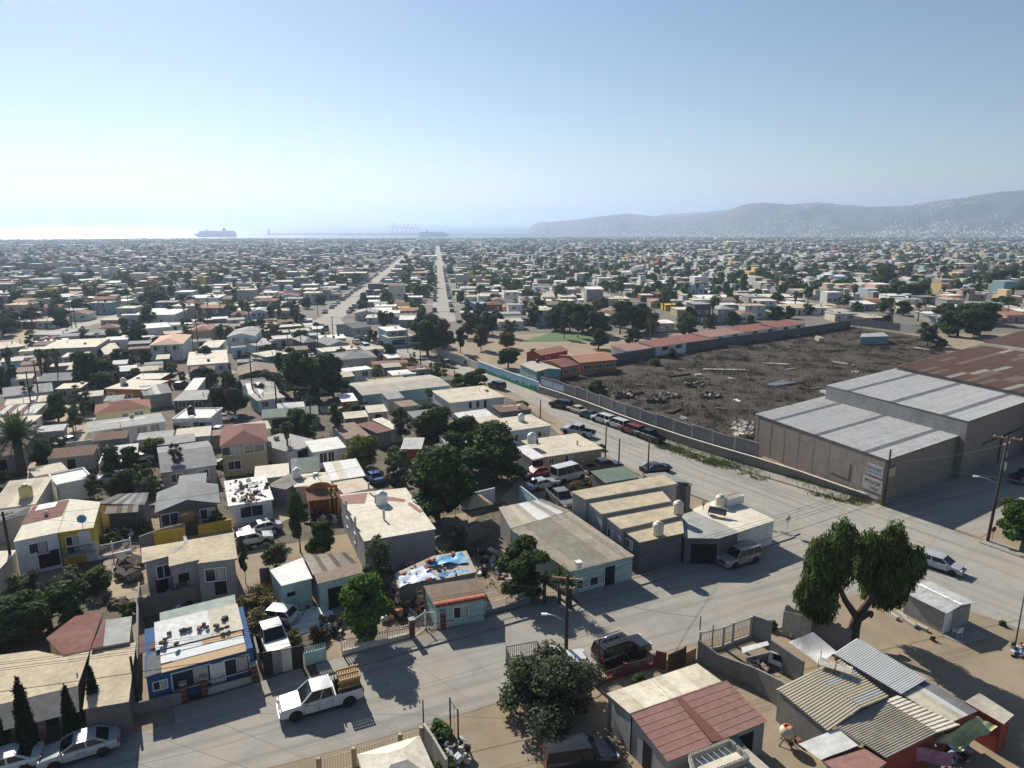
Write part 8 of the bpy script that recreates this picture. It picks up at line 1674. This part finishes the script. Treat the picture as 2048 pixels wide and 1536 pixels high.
# ================================================================== POLES AND WIRES
def pole(base, top, label, cvf=None, r=.14, arms=(), mat='pole_wood', name='utility_pole'):
    u, v = cvf(*base) if cvf else base; u2, v2 = cvf(*top) if cvf else top; p = pt(u, v); h = hgt(u, v, v2)
    rt = thing(name, label, 'pole', p, R(24)); q = MB(); q.tube([(0, 0, -.4), (0, 0, h)], [r, r * .72], mat, 8); q.obj('shaft', rt)
    for z, ln, a in arms:
        q = MB(); c_, s_ = math.cos(a), math.sin(a); q.bar((-ln / 2 * c_, -ln / 2 * s_, h - z), (ln / 2 * c_, ln / 2 * s_, h - z), .1, .12, 'wood'); q.obj('crossarm', rt)
        for k_ in (-.45, -.2, .2, .45): q = MB(); q.lathe([(.03, 0), (.05, .06), (.03, .14), (.01, .18)], 'plastic_white', (ln * k_ * c_, ln * k_ * s_, h - z + .06), 6); q.obj('insulator', rt)
    return rt, p, h
def lamp(rt, h, ang, ln=1.6):
    q = MB(); d = Vector((math.cos(ang), math.sin(ang), 0)); q.tube([Vector((0, 0, h)), d * ln * .6 + Vector((0, 0, h + .5)), d * ln + Vector((0, 0, h + .6))], .035, 'galvanised'); q.obj('lamp_arm', rt)
    q = MB(); e = d * (ln + .3) + Vector((0, 0, h + .58)); q.bar(d * ln + Vector((0, 0, h + .6)), e + d * .2, .22, .12, 'plastic_white'); q.obj('lamp_head', rt)
PM, pm, hm_ = pole((378, 915), (392, 430), 'main wooden power pole with street lamp by the parked truck', b3, .17, ((.3, 2.4, -.6), (1.1, 1.2, -.6))); lamp(PM, hm_ * .45, R(150), 1.5)
PR, pr_, hr_ = pole((1975, 1084), (2013, 872), 'leaning power pole with transformer at the corner', None, .17, ((.3, 2.6, R(-50)), (1.0, 1.6, R(10)))); PR.rotation_euler = (0, R(2.5), R(24)); lamp(PR, hr_ * .55, R(140), 2.0)
q = MB(); q.lathe([(.02, 0), (.24, 0), (.26, .1), (.26, .75), (.2, .85), (.02, .88)], 'galvanised', (.42, .1, hr_ * .68)); q.obj('transformer', PR)
PW, pw_, hw_ = pole((1767, 1012), (1781, 899), 'short dark pole at the warehouse corner', None, .15)
PL, pl_, hl_ = pole((80, 440), (14, 68), 'tall dark pole with lamp beside the white house', b1, .16, ((.3, 1.6, .3),)); lamp(PL, hl_ * .75, R(200), 1.2)
PP = {}
for i, (cvf, bs, tp, lab) in enumerate([(c3, (770, 1022), (762, 778), 'bare pole at the ochre house'), (c3, (868, 1068), (855, 868), 'bare pole between the ochre house and green roofed shed'), (c3, (1080, 1135), (1088, 878), 'tall bare pole by the boulevard kerb'), (c3, (295, 718), (290, 585), 'pole beside the clipped round tree'), (c2, (1497, 505), (1490, 365), 'pole by the stained white building'), (c2, (1612, 483), (1610, 392), 'pole with a box at the boulevard'), (c1, (615, 698), (600, 548), 'dark pole in the dirt lane'), (c1, (560, 965), (520, 752), 'dark pole beside the white court'), (c2, (415, 760), (405, 585), 'pale lamp post by the green roofed shed'), (c2, (910, 1240), (905, 1045), 'lamp post beside the tree shaded court'), (c2, (1155, 242), (1142, 55), 'tall pole at the boulevard bend'), (c2, (910, 245), (908, 150), 'pole in the boulevard middle'), (c2, (285, 280), (275, 90), 'tall pole by the aqua house'), (c2, (378, 240), (372, 60), 'tall pole between the aqua house and the dark clump'), (c1, (1885, 310), (1880, 150), 'pole above the dark clump'), (c4, (850, 100), (855, 25), 'pole at the lot\'s rear wall'), (c1, (160, 240), (150, 130), 'pole by the pale lane'), (b4, (1552, 845), (1583, 520), 'thin dark pole at the kerb of the dirt lot'), (b1, (475, 1205), (438, 993), 'thin post rising through the tan roofs'), (b1, (785, 1165), (743, 898), 'leaning timber post beside the blue house'), (b3, (563, 1030), (562, 800), 'thin steel post by the black car'), (b3, (1138, 860), (1138, 668), 'thin steel post at the barred fence'), (b3, (1213, 860), (1214, 718), 'second thin steel post at the barred fence'), (b2, (997, 1345), (995, 1145), 'thin post at the block wall by the gazebo'), (b4, (352, 680), (352, 590), 'short post by the pepper tree'), (b3, (1165, 128), (1168, 40), 'antenna mast on the grey roof')]):
    PP[lab] = pole(bs, tp, lab, cvf, .06 if 'thin' in lab or 'short' in lab or 'lamp' in lab or 'mast' in lab else .12, name='lamp_post' if 'lamp post' in lab else 'pole', mat='galvanised' if 'pale' in lab else 'pole_wood')
for (cvf, bs, tp, mt, lab) in [(b4, (245, 192), (248, 88), 'galvanised', 'round back of a road sign at the corner'), (b4, (1418, 250), (1430, 150), 'w_red', 'red stop sign at the corner beside the pole'), (c3, (250, 520), (250, 470), 'galvanised', 'road sign on the pavement by the mural')]:
    p = pt(*cvf(*bs)); h = hgt(cvf(*bs)[0], cvf(*bs)[1], cvf(*tp)[1]); r = thing('road_sign', lab, 'road sign', p, R(20)); q = MB(); q.tube([(0, 0, -.2), (0, 0, h)], .03, 'galvanised'); q.obj('post', r); q = MB()
    vs = [(.36 * math.cos(R(22.5 + 45 * i)), -.04, h - .35 + .36 * math.sin(R(22.5 + 45 * i))) for i in range(8)]; q.add(vs + [(a, b_ + .02, c_) for a, b_, c_ in vs], [tuple(range(8)), tuple(range(15, 7, -1))] + [(i, 8 + i, 8 + (i + 1) % 8, (i + 1) % 8) for i in range(8)], mt); q.obj('plate', r)
rgp = random.Random(31); nP = 0; tr_ = 0; PT = []
while nP < 42 and tr_ < 3000:
    tr_ += 1; u_, v_ = rgp.uniform(20, 2030), rgp.uniform(575, 900)
    if (u_ > 900 and v_ > 650) or (v_ > 760 and u_ > 640): continue
    p = pt(u_, v_)
    if not clear(p.x, p.y, .3, .7) or any((q.x - p.x) ** 2 + (q.y - p.y) ** 2 < 90 for q in BC): continue
    r = thing('utility_pole', 'dark wooden pole with a crossarm rising between the houses', 'pole', p, rgp.uniform(0, 3), 'wooden poles rising between the houses'); hh = rgp.uniform(7.5, 10)
    q = MB(); q.tube([(0, 0, -.3), (0, 0, hh)], [.15, .1], 'pole_wood', 6); q.obj('shaft', r); q = MB(); q.bar((-.8, 0, hh - .3), (.8, 0, hh - .3), .1, .1, 'pole_wood'); q.obj('crossarm', r); nP += 1; PT.append(p + Vector((0, 0, hh - .25)))
def wire(a, b_, sag, label, r=.014, group='overhead wires along the street'):
    a, b_ = Vector(a), Vector(b_); n_ = 14; pts = []
    for i in range(n_ + 1): t = i / n_; p = a.lerp(b_, t) - Vector((0, 0, sag * 4 * t * (1 - t))); pts.append(p - a)
    q = MB(); q.tube(pts, r, 'wire', 4, True, False); return tag(q.obj('overhead_wire', None, a), label, 'wire', group)
for i, a in enumerate(PT):                                # lines strung from pole to pole over the roofs
    for b_ in sorted((q for q in PT if q is not a), key=lambda q: (q - a).length)[:2]:
        if (b_ - a).length < 90:
            for s_ in (-.6, .6): wire(a + Vector((s_, 0, 0)), b_ + Vector((s_, 0, 0)), .9, 'dark cable strung between wooden poles over the roofs', .018, 'cables strung over the roofs')
OFFL = pt(-420, 1640) + Vector((0, 0, 8.4)); mt_ = pm + Vector((0, 0, hm_ - .25)); rt_ = pr_ + Vector((.3, 0, hr_ - .3))
mrot = lambda s_: Vector((math.cos(R(24) - .6) * s_, math.sin(R(24) - .6) * s_, 0))
for s_ in (-1.1, -.5, .5, 1.1):
    wire(mt_ + mrot(s_), OFFL + mrot(s_), .7, 'power line running west from the main power pole'); wire(mt_ + mrot(s_), rt_ + mrot(s_), .9, 'power line between the main pole and the transformer pole')
for z, l_ in ((2.0, 'thick telephone cable running west from the main pole'),): wire(pm + Vector((0, 0, hm_ - z)), OFFL - Vector((0, 0, 1.8)), .6, l_, .022)
wire(pm + Vector((0, 0, hm_ - 1.8)), pr_ + Vector((0, 0, hr_ - 2.2)), .8, 'thick telephone cable to the transformer pole', .022)
for (b_, lab) in [(pt(*b3(1045, 195), 3.6), 'service wire to the tan stepped house'), (pt(*b3(1050, 190), 3.5), 'second service wire to the tan stepped house'), (pt(*b2(1200, 420), 2.8), 'service wire to the tarp house'), (pt(*b3(1000, 1150), 3.1), 'service wire to the dusty red roof'), (pt(*b3(1138, 670), 2.9), 'service wire to the thin steel post'), (pt(*b1(1400, 860), 2.8), 'service wire to the blue house')]: wire(pm + Vector((0, 0, hm_ - 1.2)), b_, .35, lab, .012)
wire(pw_ + Vector((0, 0, hw_ - .6)), pr_ + Vector((0, 0, hr_ * .62)), .5, 'cable sagging from the warehouse pole to the corner pole', .014); wire(pw_ + Vector((0, 0, hw_ - 1.6)), rt_ - Vector((0, 0, .6)), .4, 'second cable from the warehouse pole', .012)
ks = list(PP); 
for a, b_ in ((0, 1), (1, 2), (3, 0), (4, 3), (5, 4), (6, 7)): A, B = PP[ks[a]], PP[ks[b_]]; wire(A[1] + Vector((0, 0, A[2] - .3)), B[1] + Vector((0, 0, B[2] - .3)), .5, 'cable from the %s' % ks[a], .014, 'cables between bare poles')
wire(pl_ + Vector((0, 0, hl_ - .3)), pt(*b1(1560, 130), 7), .6, 'cable crossing the lane from the tall dark pole', .014, 'cables over the lane'); wire(pl_ + Vector((0, 0, hl_ - .6)), pt(*c2(905, 1050), 7), .7, 'second cable from the tall dark pole', .014, 'cables over the lane')

# ================================================================== HARBOUR
M('ship_white', (.55, .57, .60), .6, .05, .02); M('ship_dark', (.12, .14, .18), .6, .05, .02); M('crane_blue', (.16, .22, .30), .6, .05)
def cruise(u, v, L, flip, label):
    a, b_ = u - 1024., v - 768.; ry, rz = FPX * CP - b_ * SP, -(b_ * CP + FPX * SP); t = (SEA_Z - CAM_H) / rz; p = Vector((a * t, ry * t, SEA_Z))
    r = thing('cruise_ship', label, 'ship', p, 0); s_ = -1 if flip else 1; q = MB()
    hull = [(-.5, 0), (.42, 0), (.47, .028), (.53, .085), (-.5, .07)]; q.add([(s_ * x * L, y, z * L) for y in (-15, 15) for x, z in hull], [(0, 1, 2, 3, 4) if s_ > 0 else (4, 3, 2, 1, 0), (9, 8, 7, 6, 5) if s_ > 0 else (5, 6, 7, 8, 9)] + [(i, (i + 1) % 5, 5 + (i + 1) % 5, 5 + i)[::-s_] for i in range(5)], 'ship_dark'); q.obj('hull', r)
    q = MB(); up = [(-.495, .07), (.42, .07), (.40, .13), (.33, .155), (-.47, .155)]; q.add([(s_ * x * L, y, z * L) for y in (-14, 14) for x, z in up], [(0, 1, 2, 3, 4) if s_ > 0 else (4, 3, 2, 1, 0), (9, 8, 7, 6, 5) if s_ > 0 else (5, 6, 7, 8, 9)] + [(i, (i + 1) % 5, 5 + (i + 1) % 5, 5 + i)[::-s_] for i in range(5)], 'ship_white'); q.obj('superstructure', r)
    for k_ in range(5): q = MB(); q.span((-.47 * L, -14.6, (.08 + .015 * k_) * L), (.36 * L, -14.05, (.084 + .015 * k_) * L), 'ship_dark'); q.obj('deck_row', r, None) if s_ > 0 else q.obj('deck_row', r, (.1 * L, 0, 0))
    q = MB(); x = s_ * -.22 * L; q.span((x - .04 * L, -6, .155 * L), (x + .03 * L, 6, .2 * L), 'ship_dark'); q.span((x - .02 * L, -4, .2 * L), (x + .01 * L, 4, .235 * L), 'ship_dark'); q.obj('funnel', r); q = MB(); x = s_ * .22 * L; q.bar((x, 0, .155 * L), (x, 0, .22 * L), 2.5, 2.5, 'ship_white'); q.span((x - 6, -12, .155 * L), (x + 6, 12, .17 * L), 'ship_white'); q.obj('bridge_mast', r); return r
cruise(432, 474, 235, True, 'cruise ship moored alone against the glittering bay'); cruise(868, 473, 180, False, 'second cruise ship berthed beside the container cranes')
def crane(u, v, h, label):
    a, b_ = u - 1024., v - 768.; ry, rz = FPX * CP - b_ * SP, -(b_ * CP + FPX * SP); t = (SEA_Z + 3 - CAM_H) / rz; p = Vector((a * t, ry * t, SEA_Z + 3)); r = thing('harbour_crane', label, 'crane', p, 0, None)
    for x in (-.2, .2):
        for y in (-8, 8): q = MB(); q.bar((x * h, y, 0), (x * h, y, h * .55), 2.2, 2.2, 'crane_blue'); q.obj('leg', r)
    q = MB(); q.span((-.5 * h, -5, h * .52), (.55 * h, 5, h * .58), 'crane_blue'); q.obj('boom', r); q = MB(); q.bar((-.15 * h, 0, h * .58), (0, 0, h), 2.5, 2.5, 'crane_blue'); q.bar((.15 * h, 0, h * .58), (0, 0, h), 2.5, 2.5, 'crane_blue'); q.obj('mast', r); q = MB(); q.bar((0, 0, h), (.5 * h, 0, h * .58), 1.2, 1.2, 'crane_blue'); q.bar((0, 0, h), (-.45 * h, 0, h * .58), 1.2, 1.2, 'crane_blue'); q.obj('stay', r)
crane(790, 466, 78, 'tallest container crane, standing apart on the quay'); crane(809, 466, 68, 'container crane of the close pair nearer the tallest crane'); crane(817, 466, 68, 'container crane of the close pair nearer the second ship'); crane(832, 466, 66, 'container crane next to the second ship')
def tower(u, v, h, w_, label):
    a, b_ = u - 1024., v - 768.; ry, rz = FPX * CP - b_ * SP, -(b_ * CP + FPX * SP); t = (SEA_Z + 5 - CAM_H) / rz; p = Vector((a * t, ry * t, SEA_Z + 5)); r = thing('harbour_tower', label, 'tower', p); q = MB(); q.lathe([(w_ * .35, 0), (w_ * .35, h * .75)], 'ship_dark', n=10); q.obj('shaft', r); q = MB(); q.lathe([(w_ * .35, h * .75), (w_ * .6, h * .8), (w_ * .6, h)], 'ship_dark', n=10); q.obj('head', r)
tower(538, 468, 32, 16, 'dark harbour control tower on the breakwater')
for i, (u, h) in enumerate([(551, 26), (560, 22), (580, 20), (470, 22), (648, 34)]): a = u - 1024.; p = Vector((a * 5020 / (FPX * CP + 300 * SP), 5010, SEA_Z + 5)); q = MB(); q.bar((0, 0, 0), (3 if i == 4 else 0, 0, h), 1.6, 1.6, 'ship_dark'); q.box((0, 0, 1), (6, 6, 2), 'ship_dark'); tag(q.obj('harbour_mast', None, p), 'thin mast rising from the breakwater', 'mast', 'masts on the breakwater')

# ------------------------------------------------------------------ sea haze over the whole place
hz = bpy.data.materials.new('haze_air'); hz.use_nodes = True
n, l = hz.node_tree.nodes, hz.node_tree.links; n.clear()
pv = n.new('ShaderNodeVolumePrincipled'); out = n.new('ShaderNodeOutputMaterial')
pv.inputs['Color'].default_value = (.52, .66, .88, 1); pv.inputs['Density'].default_value = HAZE; pv.inputs['Anisotropy'].default_value = .42
l.new(pv.outputs[0], out.inputs['Volume'])
hb = MB(); MATS['haze_air'] = hz
hb.span((-95000, -300, SEA_Z - 8), (95000, 101000, 330), 'haze_air')
kind(hb.obj('haze'), 'stuff')
